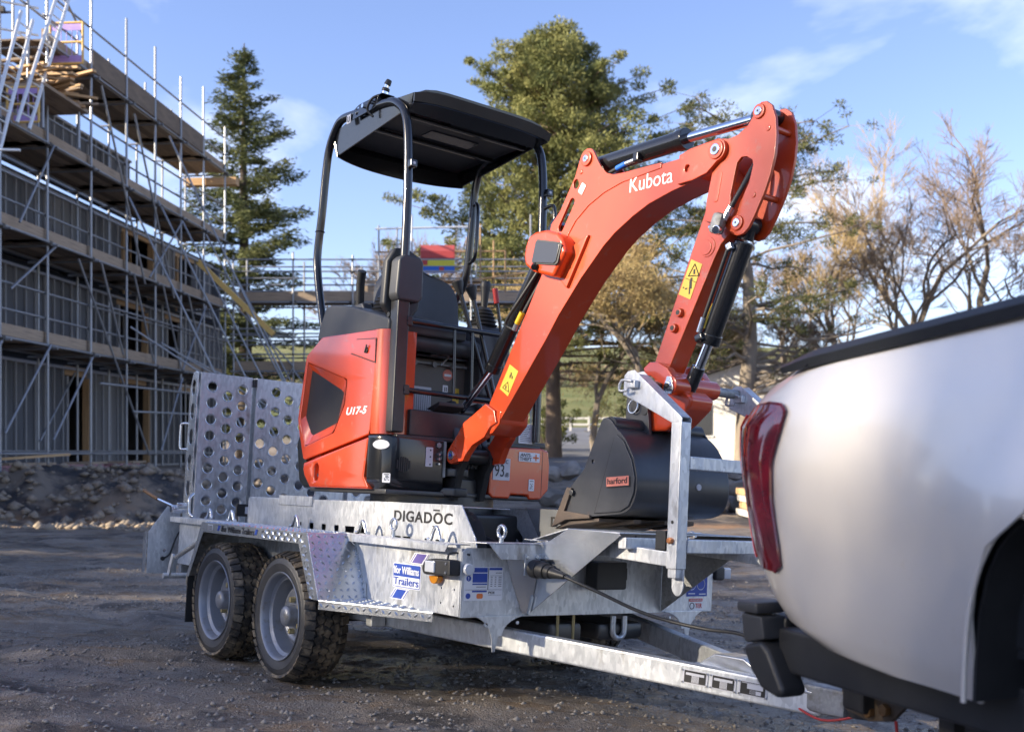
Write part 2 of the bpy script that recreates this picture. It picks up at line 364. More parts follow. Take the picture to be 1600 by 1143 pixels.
def gz(x, y):
    x, y = np.asarray(x, float), np.asarray(y, float); z = gz0(x, y)
    near = 1 - sstep(24, 60, y)
    flat = np.exp(-(((x + .9) ** 2 + (y - 4.9) ** 2) / 1.2))
    z = z + near * (.05 * fbm(x * .9, y * .9, 3, 3) * (1 - .8 * flat) + .028 * fbm(x * 3.2, y * 4.2, 4, 9) * (1 - .6 * flat) + .018 * np.abs(fbm(x * 13, y * 13, 3, 21)))
    lx, ly = x + .2968, y - 5.1836; tx = lx * .6011 - ly * .7991; ty = lx * .7978 + ly * .5992      # wheel ruts behind and under the trailer
    wob = .05 * np.sin(tx * 1.7) + .03 * np.sin(tx * 4.1)
    for c_ in (-.80, .80, -1.7, -3.0): z = z - near * .018 * np.exp(-((ty - c_ - wob * (1.5 if abs(c_) > 1 else 0)) / .11) ** 2) * (sstep(-.2, -1.2, tx) if abs(c_) < 1 else 1) + near * .009 * np.exp(-((np.abs(ty - c_ - wob * (1.5 if abs(c_) > 1 else 0)) - .19) / .06) ** 2) * (sstep(-.2, -1.2, tx) if abs(c_) < 1 else 1)
    bank = sstep(18.0, 19.0, y) * (1 - sstep(20.9, 21.6, y)) * (1 - sstep(-4.5, -2, x))
    return z + bank * .30 * fbm(x * 2.6, y * 2.6, 4, 31)
def axis(c0, c1, step, grow, lo, hi):
    a = list(np.arange(c0, c1, step)); s = step
    while a[-1] < hi: s = min(s * grow, 40); a.append(a[-1] + s)
    s = step; b = []
    q = c0
    while q > lo: s = min(s * grow, 40); q -= s; b.append(q)
    return np.array(b[::-1] + a)
gx = axis(-3.4, 2.6, .030, 1.028, -900, 900); gy = axis(3.2, 8.2, .030, 1.018, -160, 900)
GX, GY = np.meshgrid(gx, gy); GZ = gz(GX, GY); nx, ny = len(gx), len(gy)
idx = np.arange(nx * ny).reshape(ny, nx)
gf = np.stack([idx[:-1, :-1], idx[:-1, 1:], idx[1:, 1:], idx[1:, :-1]], -1).reshape(-1, 4)
gme = npmesh(np.stack([GX, GY, GZ], -1).reshape(-1, 3), gf, True)
def ground_mat():
    m = bpy.data.materials.new('mud_ground'); m.use_nodes = True; t = m.node_tree; N, L = t.nodes, t.links; b = N['Principled BSDF']
    geo = N.new('ShaderNodeNewGeometry'); P = geo.outputs['Position']; sx = N.new('ShaderNodeSeparateXYZ'); L.new(P, sx.inputs[0])
    def noise(sc, det=6, r=.6, st=None):
        n = N.new('ShaderNodeTexNoise'); n.inputs['Scale'].default_value = sc; n.inputs['Detail'].default_value = det; n.inputs['Roughness'].default_value = r
        if st: mpn = N.new('ShaderNodeMapping'); mpn.inputs['Scale'].default_value = st; L.new(P, mpn.inputs[0]); L.new(mpn.outputs[0], n.inputs[0])
        else: L.new(P, n.inputs[0])
        return n.outputs[0]
    def mr(s, a, z, o0=0., o1=1.):
        n = N.new('ShaderNodeMapRange'); n.inputs[1].default_value = a; n.inputs[2].default_value = z; n.inputs[3].default_value = o0; n.inputs[4].default_value = o1; L.new(s, n.inputs[0]); return n.outputs[0]
    def mixc(f, a, c):
        n = N.new('ShaderNodeMix'); n.data_type = 'RGBA'; L.new(f, n.inputs[0])
        for v, i in ((a, 6), (c, 7)):
            if isinstance(v, tuple): n.inputs[i].default_value = (*v, 1)
            else: L.new(v, n.inputs[i])
        return n.outputs[2]
    def mul(a, c):
        n = N.new('ShaderNodeMath'); n.operation = 'MULTIPLY'; L.new(a, n.inputs[0]); L.new(c, n.inputs[1]); return n.outputs[0]
    c = mixc(mr(noise(.9, 7), .38, .62), (.20, .168, .136), (.32, .268, .215))
    c = mixc(mr(noise(2.6, 6, .6, (1, 2.2, 1)), .52, .60), c, (.24, .172, .110))
    c = mixc(mr(noise(1.7, 5), .52, .62), c, (.085, .072, .062))
    c = mixc(mr(noise(38, 3), .60, .70), c, (.40, .38, .35))
    c = mixc(mr(noise(7, 5), .60, .72), c, (.36, .32, .27))
    bank = mul(mr(sx.outputs[1], 17.8, 18.6), mr(sx.outputs[1], 24, 21))
    soil = mixc(mr(noise(1.3, 6), .45, .58), (.045, .043, .045), (.26, .21, .16))
    c = mixc(bank, c, soil)
    orange = mul(mr(sx.outputs[1], 17.2, 18.0), mr(sx.outputs[1], 19.2, 18.4)); orange = mul(orange, mr(noise(1.1, 5), .42, .55))
    c = mixc(orange, c, (.34, .20, .105))
    grass = mixc(mr(noise(.12, 6), .4, .62), (.115, .135, .030), (.20, .19, .06))
    c = mixc(mr(sx.outputs[1], 52, 66), c, grass)
    L.new(c, b.inputs['Base Color'])
    wet = mr(noise(.75, 6, .6, (1, 1.8, 1)), .42, .54); far = mr(sx.outputs[1], 26, 14)
    rg = N.new('ShaderNodeMapRange'); L.new(mul(wet, far), rg.inputs[0]); rg.inputs[3].default_value = .85; rg.inputs[4].default_value = .17; L.new(rg.outputs[0], b.inputs['Roughness'])
    bm = N.new('ShaderNodeBump'); bm.inputs['Strength'].default_value = .7; bm.inputs['Distance'].default_value = .065; ad = N.new('ShaderNodeMath'); ad.operation = 'ADD'
    L.new(noise(26, 6, .65), ad.inputs[0]); L.new(noise(110, 3), ad.inputs[1]); L.new(ad.outputs[0], bm.inputs['Height']); L.new(bm.outputs[0], b.inputs['Normal'])
    return m
G['mud_ground'] = ground_mat()
link('ground', gme, 'mud_ground', kind='structure')
def gh(x, y): return float(gz(np.array([x]), np.array([y]))[0])
mat('stone_grey', (.30, .275, .245), .8, col2=(.17, .155, .14), nscale=1.3, coord='Object', bump=.2, bscale=40)
mat('stone_tan', (.30, .245, .18), .85, col2=(.20, .165, .13), nscale=1.2, bump=.2, bscale=30)
def pebbles(n, area, smin, smax, pw=2.2):
    base = np.array([(1, 0, 0), (0, 1, 0), (-1, 0, 0), (0, -1, 0), (0, 0, .7), (0, 0, -.7)], float)
    fc = np.array([(0, 1, 4), (1, 2, 4), (2, 3, 4), (3, 0, 4), (1, 0, 5), (2, 1, 5), (3, 2, 5), (0, 3, 5)])
    x = RNG.uniform(area[0], area[1], n); y = RNG.uniform(area[2], area[3], n); cl = fbm(x * 1.1, y * 1.6, 3, 55)
    keep = cl > RNG.uniform(-.5, .35, n); x, y = x[keep], y[keep]; n = len(x)
    s = smin + (smax - smin) * RNG.random(n) ** pw
    v = base[None] * (1 + .5 * (RNG.random((n, 6, 1)) - .5)) * s[:, None, None] * RNG.uniform(.7, 1.3, (n, 1, 3)); a = RNG.uniform(0, 6.28, n)
    c_, s_ = np.cos(a)[:, None], np.sin(a)[:, None]
    vx = v[..., 0] * c_ - v[..., 1] * s_; vy = v[..., 0] * s_ + v[..., 1] * c_
    z = gz(x, y)
    V = np.stack([vx + x[:, None], vy + y[:, None], v[..., 2] + (z + s * .15)[:, None]], -1).reshape(-1, 3)
    return npmesh(V, (fc[None] + (np.arange(n) * 6)[:, None, None]).reshape(-1, 3))
link('gravel', pebbles(30000, (-4.5, 3.2, 2.6, 10.5), .002, .016, 2.6), 'stone_grey', label='loose grey gravel strewn over the muddy yard', cat='gravel', kind='stuff')
link('bank_stones', pebbles(14000, (-16, -1.5, 16.8, 21.5), .012, .13, 4.0), 'stone_tan', label='pale broken stones on the dark soil bank below the scaffolding', cat='stones', kind='stuff')
# ---- tarmac lane beyond the yard
lane = [(2.2, 34), (3.2, 44), (4.0, 54), (4.6, 64), (5.6, 76)]
lv_, lf_ = [], []
for i, (x, y) in enumerate(lane):
    for dx in np.linspace(-2.6, 2.6, 9): lv_.append((x + dx, y, gh(x + dx, y) + .10))
for i in range(len(lane) - 1):
    for k in range(8): a = i * 9 + k; lf_.append((a, a + 1, a + 10, a + 9))
mat('tarmac', (.16, .165, .175), .8, col2=(.12, .122, .13), nscale=.6, coord='Object'); link('lane', mesh(lv_, lf_, True), 'tarmac', kind='structure')

# ================================================================ half-built house and its scaffolding
mat('scaffold_tube', (.36, .38, .41), .42, .6, col2=(.25, .26, .28), nscale=1.5, dirt=(.30, .27, .23), dirt_amt=.2, dscale=4)
mat('coupler', (.10, .095, .09), .6, .5)
mat('scaffold_board', (.44, .335, .235), .8, col2=(.30, .23, .165), nscale=3, stretch=(1, 6, 6), dirt=(.12, .10, .085), dirt_amt=.3, dscale=2)
mat('board_dark', (.22, .165, .115), .85, col2=(.15, .115, .085), nscale=4)
mat('sheathing', (.115, .120, .130), .7, col2=(.075, .078, .085), nscale=.8, stretch=(3, 3, .6), dirt=(.16, .155, .15), dirt_amt=.15, dscale=1)
mat('stud_steel', (.33, .34, .36), .5, .3, col2=(.25, .25, .26), nscale=2)
mat('stud_wood', (.42, .27, .14), .75, col2=(.32, .20, .10), nscale=3)
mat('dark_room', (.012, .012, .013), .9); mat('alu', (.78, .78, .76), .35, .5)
mat('yellow_frame', (.75, .50, .16), .6); mat('purple_sheet', (.36, .25, .62), .5, col2=(.44, .32, .70), nscale=3)
mat('new_timber', (.56, .37, .19), .75, col2=(.45, .28, .14), nscale=2.5); mat('pallet_wrap', (.62, .60, .56), .4)
mat('pink_sheet', (.34, .16, .17), .6, col2=(.24, .14, .15), nscale=2)
FD = Vector((.0847, .9964, 0)).normalized(); FN = Vector((FD.y, -FD.x, 0))       # along the facade (away), and out of it
F0 = Vector((-9.30, 22.1, 0))
def fp(d, out_, z): q = F0 + FD * (d - 22.1) + FN * out_; return Vector((q.x, q.y, z))
UNIT = cylm((0, 0, 0), (0, 0, 1), 1.0, seg=10); UBOX = boxm((0, 0, 0), (1, 1, 1), 0)
def tmat(a, b, r):
    a, b = Vector(a), Vector(b); d = b - a
    return Matrix.Translation(a) @ d.to_track_quat('Z', 'Y').to_matrix().to_4x4() @ Matrix.Diagonal((r, r, d.length, 1))
def pole(p, name, a, b, r=.026, m='scaffold_tube'):
    o = bpy.data.objects.new(name, UNIT); C.objects.link(o); o.parent = p; o.matrix_local = p.matrix_basis.inverted() @ tmat(a, b, r)
    if not UNIT.materials: UNIT.materials.append(None)
    o.material_slots[0].link = 'OBJECT'; o.material_slots[0].material = G[m]
    return o
def plank(p, name, c, dims, m, xdir=None):
    o = bpy.data.objects.new(name, UBOX); C.objects.link(o); o.parent = p
    x = Vector(xdir).normalized() if xdir is not None else Vector((1, 0, 0)); z = Vector((0, 0, 1)); z = (z - x * z.dot(x)).normalized(); y = z.cross(x)
    M = Matrix(((x.x, y.x, z.x, c[0]), (x.y, y.y, z.y, c[1]), (x.z, y.z, z.z, c[2]), (0, 0, 0, 1))) @ Matrix.Diagonal((*dims, 1))
    o.matrix_local = p.matrix_basis.inverted() @ M
    if not UBOX.materials: UBOX.materials.append(None)
    o.material_slots[0].link = 'OBJECT'; o.material_slots[0].material = G[m]
    return o
LV = [3.12, 5.18, 7.15, 9.17]; BASE = .5
SCs = thing('scaffolding', 'tall tube scaffolding with timber decks along the half-built grey facade', 'scaffolding', loc=(-9.3, 22.1, .5))
bpy.context.view_layer.update()
Dv = [16.9, 18.6, 20.4, 22.15, 24.0, 25.8, 27.45, 29.1, 30.8, 32.5]
rj = lambda s=.03: random.uniform(-s, s)
for i, d in enumerate(Dv):
    top = 10.9 + [.0, .1, .9, 1.2, -.15, .15, .1, -.1, .2, -.4][i]
    pole(SCs, 'standard', fp(d, 0, BASE), fp(d + rj(), rj(.02), top), .0275)
    pole(SCs, 'standard', fp(d + .12, -1.25, BASE), fp(d + .12, -1.25, 10.3 + rj(.5)), .0275)
    for z in LV: pole(SCs, 'transom', fp(d + .06, .18, z - .08), fp(d + .06, -1.45, z - .08), .025)
    for z in LV: plank(SCs, 'coupler', fp(d, 0.03, z - .05), (.10, .10, .10), 'coupler')
for i in range(len(Dv) - 1):
    a, b = Dv[i], Dv[i + 1]; ln = b - a
    for j, z in enumerate(LV):
        if j == 3 and i < 3: continue
        pole(SCs, 'ledger', fp(a - .05, .05, z - .03), fp(b + .05, .05, z - .03)); pole(SCs, 'ledger', fp(a, -1.22, z - .03), fp(b, -1.22, z - .03))
        for g in (.52, 1.02): pole(SCs, 'guard_rail', fp(a - .1, -.05, z + g), fp(b + .1, -.05, z + g), .024)
        plank(SCs, 'toe_board', fp((a + b) / 2, -.09, z + .14), (ln + .1, .04, .225), 'scaffold_board', FD)
        for k in range(5): plank(SCs, 'deck_board', fp((a + b) / 2 + rj(.1), -.20 - .232 * k, z + .02), (ln + .25, .222, .038), 'board_dark' if random.random() < .5 else 'scaffold_board', FD)
    pole(SCs, 'base_ledger', fp(a - .05, .05, .93), fp(b + .05, .05, .93)); pole(SCs, 'base_ledger', fp(a - .05, -1.22, .98), fp(b + .05, -1.22, .98), .024)
for (d0, z0, d1, z1, o_) in ((20.4, 1.3, 22.1, 3.1, .09), (22.2, 1.2, 23.9, 3.0, .09), (24.1, 1.2, 25.7, 2.8, -1.2), (20.6, 4.0, 22.3, 5.1, .09), (26.9, 5.2, 29.0, 7.0, .09), (27.6, 1.0, 29.0, 2.9, .09), (18.6, 1.2, 20.3, 3.0, .09), (23.2, 5.0, 26.8, .9, .12), (24.3, 9.0, 26.6, 5.0, .1), (26.0, 8.9, 28.4, 4.9, .1), (29.0, 3.1, 30.7, 5.0, .09), (22.2, 7.1, 20.9, 5.3, .10)):
    pole(SCs, 'brace', fp(d0, o_, z0), fp(d1, o_, z1), .025)
for (d, z, o1) in ((25.8, 6.9, 3.3), (27.5, 7.2, 3.5), (29.1, 7.0, 3.5), (30.8, 7.0, 3.6), (32.5, 6.6, 3.4), (28.2, 9.0, 4.2)):
    pole(SCs, 'raker', fp(d, .05, z), fp(d + .5, o1, .1), .026)
for k in range(4): pole(SCs, 'raker_tie', fp(26 + 1.8 * k, .0, 3.9 - .2 * k), fp(28 + 1.8 * k, 2.6, 1.9), .024)
pole(SCs, 'raker_tie', fp(24, .2, 2.45), fp(33, 1.2, 2.45)); pole(SCs, 'raker_tie', fp(25.7, .2, 1.9), fp(33, 1.9, 1.95))
plank(SCs, 'yellow_beam', fp(30.2, 1.1, 5.15), (2.9, .10, .14), 'yellow_frame', FN * 1.0 + Vector((0, 0, -.95)))
for k in range(3): pole(SCs, 'guard_rail', fp(20.2, -1.9, 10.15 - .53 * k), fp(21.6, .1, 10.15 - .53 * k), .024, 'alu')
for (a_, b_) in ((18.6, 20.4), (20.4, 22.15)):
    for z_ in (9.55, 10.1): pole(SCs, 'guard_rail', fp(a_ - .2, .05, z_), fp(b_ + .2, .05, z_), .024)
pole(SCs, 'brace', fp(21.0, .1, 11.2), fp(23.4, .1, 9.8), .024); pole(SCs, 'standard', fp(21.2, .1, 7.2), fp(21.2, .1, 11.6), .0275); pole(SCs, 'standard', fp(23.0, -1.2, 9.1), fp(23.0, -1.2, 11.0), .0275)
for d_ in (24.9, 26.6, 28.3, 30.0, 31.6): pole(SCs, 'standard', fp(d_, -.62, 9.2), fp(d_, -.62, 10.4 + rj(.3)), .026); pole(SCs, 'guard_rail', fp(d_ - .9, -1.25, 9.75), fp(d_ + .9, -1.25, 9.75), .024); pole(SCs, 'brace', fp(d_ - .6, .1, 5.1), fp(d_ + .5, .1, 3.2), .025); pole(SCs, 'ledger', fp(d_ - .9, .06, 4.2), fp(d_ + .9, .06, 4.2), .024); pole(SCs, 'ledger', fp(d_ - .9, .06, 6.15), fp(d_ + .9, .06, 6.15), .024)
for (d, z) in ((18.8, 6.15), (19.4, 9.6)): pole(SCs, 'transom', fp(d, -.6, z), fp(d + .3, 1.1, z), .026, 'alu')
plank(SCs, 'board_stack', fp(33.0, -.6, 9.0), (.30, 1.6, .22), 'new_timber', FD); plank(SCs, 'sheet_hoard', fp(32.2, -1.0, 9.35), (1.6, .03, .32), 'scaffold_board', FD)
for d in (25.0, 26.7, 28.3, 30.0): plank(SCs, 'sheet_hoard', fp(d, -.02, 9.50), (1.75, .02, .48), 'board_dark', FD)
# the building: sheathed steel-stud walls with openings
BD = thing('half_built_building', 'half-built house shell of grey sheathing and steel studs behind the scaffolding', 'building', loc=(-11, 22, .5)); bpy.context.view_layer.update()
WO = -1.75
mat('sheathing_dark', (.060, .062, .066), .75, col2=(.040, .041, .044), nscale=.8, stretch=(3, 3, .6)); mat('sheathing_pale', (.19, .185, .18), .7, col2=(.13, .13, .13), nscale=.8, stretch=(3, 3, .6), dirt=(.20, .18, .15), dirt_amt=.2, dscale=1)
def wallp(d0, d1, z0, z1, m='sheathing', o_=WO, nm='wall_panel'):
    if m == 'sheathing' and nm == 'wall_panel' and d1 - d0 > 1.4:
        n_ = max(2, round((d1 - d0) / 1.22)); e_ = np.linspace(d0, d1, n_ + 1)
        for a_, b_ in zip(e_, e_[1:]): plank(BD, nm, fp((a_ + b_) / 2, o_ + rj(.006), (z0 + z1) / 2), (b_ - a_ - .012, .10, z1 - z0), random.choice(('sheathing', 'sheathing', 'sheathing_dark', 'sheathing_pale')), FD)
        return
    return plank(BD, nm, fp((d0 + d1) / 2, o_, (z0 + z1) / 2), (d1 - d0, .10, z1 - z0), m, FD)
open1 = [(26.2, 27.3), (29.2, 30.9), (33.2, 34.3)]; open2 = [(29.0, 30.8), (32.2, 33.4)]; open3 = [(29.3, 31.2), (33, 34.5)]
def storey(z0, z1, ops, d0, d1):
    q = d0
    for a, b in ops:
        if a > q: wallp(q, a, z0, z1)
        wallp(a, b, z0, z1, 'dark_room', WO - .9, 'opening_dark')  # near-black sheet stands in for the shade inside the opening
        for e in (a, b): plank(BD, 'jamb', fp(e, WO + .05, (z0 + z1 - .25) / 2), (.09, .16, z1 - z0 - .25), random.choice(('stud_wood', 'stud_steel')), FD)
        wallp(a, b, z1 - .22, z1, 'stud_wood', WO, 'lintel'); q = b
    wallp(q, d1, z0, z1); d = d0 + .2
    while d < d1:
        if not any(a - .1 < d < b + .1 for a, b in ops) and d > 17: plank(BD, 'stud', fp(d, WO + .075, (z0 + z1) / 2), (.05, .05, z1 - z0 - .05), 'stud_steel', FD)
        elif d > 17 and random.random() < .5: plank(BD, 'stud', fp(d, WO - .5, (z0 + z1) / 2), (.05, .05, z1 - z0 - .05), random.choice(('stud_steel', 'stud_wood')), FD)
        d += .42
    for z in (z0 + .05, z1 - .06): plank(BD, 'track_rail', fp((d0 + d1) / 2, WO + .08, z), (d1 - d0, .06, .06), 'stud_steel', FD)
storey(.55, 3.02, open1, 16.6, 37); storey(3.2, 5.08, open2, 16.6, 37); storey(5.26, 7.05, open3, 16.6, 36); storey(7.22, 8.85, [], 16.6, 29.8)
wallp(16.6, 37, .5, 7.1, 'sheathing', -7.4, 'back_wall'); wallp(16.6, 29.8, 7.1, 8.85, 'sheathing', -7.4, 'back_wall')
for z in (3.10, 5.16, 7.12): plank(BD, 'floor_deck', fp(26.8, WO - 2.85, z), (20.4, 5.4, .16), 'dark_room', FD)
plank(BD, 'end_wall', fp(36.9, WO - 2.8, 3.8), (.15, 5.6, 6.6), 'sheathing', FD)
# unseen wall added on the camera's side, cut low and split for sun strips
for d0, d1, zt in ((-8.0, 9.4, 3.3), (10.1, 15.6, 3.3)): plank(BD, 'sun_gap_wall', fp((d0 + d1) / 2, WO, zt / 2 + .1), (d1 - d0, .14, zt - .2), 'sheathing', FD)
# ladders
def ladder(nm, label, a, b, wdir):
    t = thing(nm, label, 'ladder', loc=tuple(a)); bpy.context.view_layer.update(); a, b, w = Vector(a), Vector(b), Vector(wdir).normalized() * .21
    for s_ in (-1, 1): pole(t, 'stile', a + w * s_, b + w * s_, .034, 'alu')
    n = int((b - a).length / .26)
    for k in range(1, n): q = a.lerp(b, k / n); pole(t, 'rung', q - w, q + w, .016, 'alu')
ladder('ladder', 'pale aluminium ladder rising past the purple gate on the top lift', fp(20.2, .55, 6.9), fp(22.6, .30, 10.9), FD)
ladder('ladder', 'shorter pale aluminium ladder beside the lumber stack on the scaffold', fp(18.7, .60, 5.2), fp(20.8, .30, 9.15), FD)
def gate(label, o_, w, hh, xd):
    t = thing('loading_gate', label, 'gate', loc=tuple(o_)); bpy.context.view_layer.update(); x = Vector(xd).normalized(); o_ = Vector(o_)
    for (u0, v0, u1, v1) in ((0, 0, w, 0), (0, hh, w, hh), (0, 0, 0, hh), (w, 0, w, hh), (0, hh * .52, w, hh * .52)): pole(t, 'gate_frame', o_ + x * u0 + Vector((0, 0, v0)), o_ + x * u1 + Vector((0, 0, v1)), .024, 'yellow_frame')
    plank(t, 'gate_sheet', o_ + x * (w / 2) + Vector((0, 0, hh * .90)), (w * .94, .012, hh * .18), 'purple_sheet', x); plank(t, 'gate_sheet', o_ + x * (w / 2) + Vector((0, 0, hh * .10)), (w * .94, .012, hh * .18), 'purple_sheet', x)
    for k in range(1, 6): pole(t, 'gate_bar', o_ + x * (w * k / 6) + Vector((0, 0, hh * .18)), o_ + x * (w * k / 6) + Vector((0, 0, hh * .82)), .008, 'purple_sheet')
    return t
gate('purple and yellow loading gate standing on the top scaffold lift', fp(22.9, -.34, 9.0), .70, .84, FN)
gate('lower loading gate with purple sheet beside the lumber stack', fp(21.0, -.20, 7.22), .62, .66, FN)
tb = thing('timber_bundle', 'loose bundle of fresh sawn boards piled on the upper scaffold', 'lumber', loc=tuple(fp(21.6, -.1, 7.95))); bpy.context.view_layer.update()
for k in range(38): plank(tb, 'board', fp(21.2 + random.uniform(0, 1.4), .0 + random.uniform(-.5, .45), 7.98 + random.random() * .55), (random.uniform(.8, 1.7), .10, .045), random.choice(('new_timber', 'new_timber', 'scaffold_board')), FN + FD * random.uniform(-.6, .6) + Vector((0, 0, random.uniform(-.15, .15))))
plank(tb, 'bearer', fp(21.9, -.05, 7.93), (1.8, 1.2, .06), 'scaffold_board', FD)
for dd0 in (21.15, 22.6):
    for oo in (-.55, .42): pole(tb, 'bearer_leg', fp(dd0, oo, 7.15), fp(dd0, oo, 7.92), .03)
sh = thing('sheet_pile', 'wrapped pink and red sheets lying under the first scaffold lift', 'sheets', loc=tuple(fp(21.5, -.5, .55))); bpy.context.view_layer.update()
for k in range(9): plank(sh, 'sheet', fp(20.9 + .75 * k, -.55 + rj(.2), .62 + .05 * (k % 3)), (1.5, .6, .05), ('pink_sheet', 'pink_sheet', 'scaffold_board')[k % 3], FD + FN * rj(.3))
plank(sh, 'loose_plank', fp(21.2, .0, .86), (2.3, .16, .045), 'new_timber', FD * 1 + FN * .3 + Vector((0, 0, .05)))

# ---- scaffold across the back
S2 = thing('scaffolding', 'open tube scaffolding with two brown decks standing across the back of the yard', 'scaffolding', loc=(-4, 32.8, .5)); bpy.context.view_layer.update()
X2 = [-8.2 + 1.75 * i for i in range(6)]; X2b = X2 + [2.3]
L2 = [3.38, 5.42]
for i, x in enumerate(X2):
    tp_ = 6.75 + (.1 * (i % 2)) + (1.1 if i in (3, 5) else 0)
    pole(S2, 'standard', (x, 32.6, .4), (x + rj(), 32.6, tp_), .028); pole(S2, 'standard', (x + .1, 33.8, .4), (x + .1, 33.8, 6.6 + rj(.3)), .028)
    for z in L2: pole(S2, 'transom', (x + .05, 32.4, z - .08), (x + .05, 34.0, z - .08), .025)
for i in range(len(X2) - 1):
    a, b = X2[i], X2[i + 1]
    for z in L2:
        for y in (32.6, 33.8): pole(S2, 'ledger', (a - .1, y, z - .05), (b + .1, y, z - .05), .026)
        for g in (.45, .85, 1.2): pole(S2, 'guard_rail', (a - .1, 32.55, z + g), (b + .1, 32.55, z + g), .024); pole(S2, 'guard_rail', (a - .1, 33.85, z + g), (b + .1, 33.85, z + g), .024)
        plank(S2, 'toe_board', ((a + b) / 2, 32.63, z + .12), (b - a + .06, .04, .26), 'scaffold_board')
        for k in range(5): plank(S2, 'deck_board', ((a + b) / 2, 32.75 + .23 * k, z + .02), (b - a + .1, .22, .04), 'board_dark')
    for z in (1.5, 2.4, 4.4): pole(S2, 'ledger', (a - .1, 32.6, z + rj(.1)), (b + .1, 32.6, z + rj(.1)), .024)
    pole(S2, 'brace', (a, 32.55, 3.4 if i % 2 else 1.0), (b, 32.55, 1.0 if i % 2 else 3.4), .025)
    if i in (0, 2, 4): pole(S2, 'brace', (a, 32.55, 5.3), (b, 32.55, 3.5), .025)
for (x, z) in ((-4.0, 7.75), (-3.45, 7.7), (-1.35, 7.4), (-.95, 7.8), (-.55, 7.3), (-.2, 7.0)): pole(S2, 'standard', (x, 33.2, 5.4), (x, 33.2, z), .028, 'scaffold_tube' if x < -1.5 else 'stud_wood')
pole(S2, 'guard_rail', (-4.1, 33.2, 7.65), (-.9, 33.2, 7.72), .03, 'alu'); pole(S2, 'guard_rail', (-4.1, 33.2, 6.95), (-.2, 33.2, 6.98), .026, 'stud_wood')
for x0, x1, z in ((-4.4, -3.6, 5.75),): plank(S2, 'board_stack', ((x0 + x1) / 2, 33.2, z), (x1 - x0, .9, .6), 'scaffold_board')
for k in range(7): plank(S2, 'board_stack', (-1.9 + rj(.2), 33.1 + rj(.2), 5.6 + .075 * k), (2.6 + rj(.5), .5, .05), 'new_timber' if k % 3 else 'scaffold_board')
pole(S2, 'loose_tube', (-1.7, 33, 6.0), (.4, 33.3, 6.35), .03, 'new_timber')
sg = thing('sign_board', 'red yellow and blue banner board fixed on the back scaffold', 'sign', loc=(-2.3, 33.0, 6.3)); bpy.context.view_layer.update()
for z0, z1, c_ in ((6.95, 7.12, (.55, .10, .10)), (6.72, 6.95, (.42, .05, .05)), (6.50, 6.74, (.62, .58, .05)), (6.30, 6.50, (.02, .12, .50))):
    mat('banner_%d' % int(z0 * 100), c_, .6); plank(sg, 'banner_band', (-2.22, 33.0, (z0 + z1) / 2), (1.02, .03, z1 - z0), 'banner_%d' % int(z0 * 100))
plank(sg, 'banner_print', (-2.60, 32.98, 6.63), (.16, .02, .20), 'banner_672'); plank(sg, 'banner_print', (-2.1, 32.98, 6.41), (.14, .02, .12), 'banner_672')

# ================================================================ trees
mat('bark_pine', (.21, .155, .11), .9, col2=(.12, .09, .07), nscale=3, stretch=(1, 1, .35), bump=.4, bscale=9)
mat('bark_dark', (.10, .078, .06), .9, col2=(.065, .05, .04), nscale=3)
mat('bark_grey', (.25, .21, .165), .9, col2=(.15, .125, .10), nscale=2.5, stretch=(1, 1, .3), bump=.3, bscale=8)
def leafmat(name, a, b, sc=.5):
    m = mat(name, a, .75, col2=b, nscale=sc, lo=.36, hi=.64, spec=.15)
    t = m.node_tree; bs = t.nodes['Principled BSDF']; o = t.nodes['Material Output']; tr = t.nodes.new('ShaderNodeBsdfTranslucent'); mx_ = t.nodes.new('ShaderNodeMixShader'); mx_.inputs[0].default_value = .25
    for l in list(t.links):
        if l.to_socket == bs.inputs['Base Color']: t.links.new(l.from_socket, tr.inputs[0])
    t.links.new(bs.outputs[0], mx_.inputs[1]); t.links.new(tr.outputs[0], mx_.inputs[2]); t.links.new(mx_.outputs[0], o.inputs[0])
leafmat('needles_dark', (.065, .088, .042), (.145, .155, .062), .9)
leafmat('needles_gold', (.125, .15, .058), (.28, .275, .105), .7)
leafmat('needles_pine', (.085, .10, .045), (.16, .16, .065), .8)
leafmat('leaf_shrub', (.085, .115, .032), (.17, .18, .055), .9)
leafmat('twig_gold', (.44, .33, .17), (.32, .24, .125), .6)
leafmat('twig_brown', (.30, .225, .16), (.22, .165, .12), .5)
leafmat('leaf_straw', (.46, .35, .17), (.33, .26, .115), .7)
def leaves(cen, dirs, ln, wd, jit=.7):
    """one slender diamond per row, along dirs with jitter"""
    n = len(cen); d = dirs + RNG.normal(0, jit, (n, 3)); d /= np.linalg.norm(d, axis=1)[:, None] + 1e-9
    u = np.cross(d, RNG.normal(0, 1, (n, 3))); u /= np.linalg.norm(u, axis=1)[:, None] + 1e-9
    l = (ln * RNG.uniform(.6, 1.3, n))[:, None]; w = (wd * RNG.uniform(.6, 1.3, n))[:, None]
    V = np.stack([cen - d * l * .5, cen + u * w * .5, cen + d * l * .5, cen - u * w * .5], 1).reshape(-1, 3)
    return V
def leafmesh(parts):
    V = np.concatenate(parts); return npmesh(V, np.arange(len(V), dtype=np.int32).reshape(-1, 4))
def trunkm(pts, radii, n=9): return tubem(pts, 0, n, False, radii)
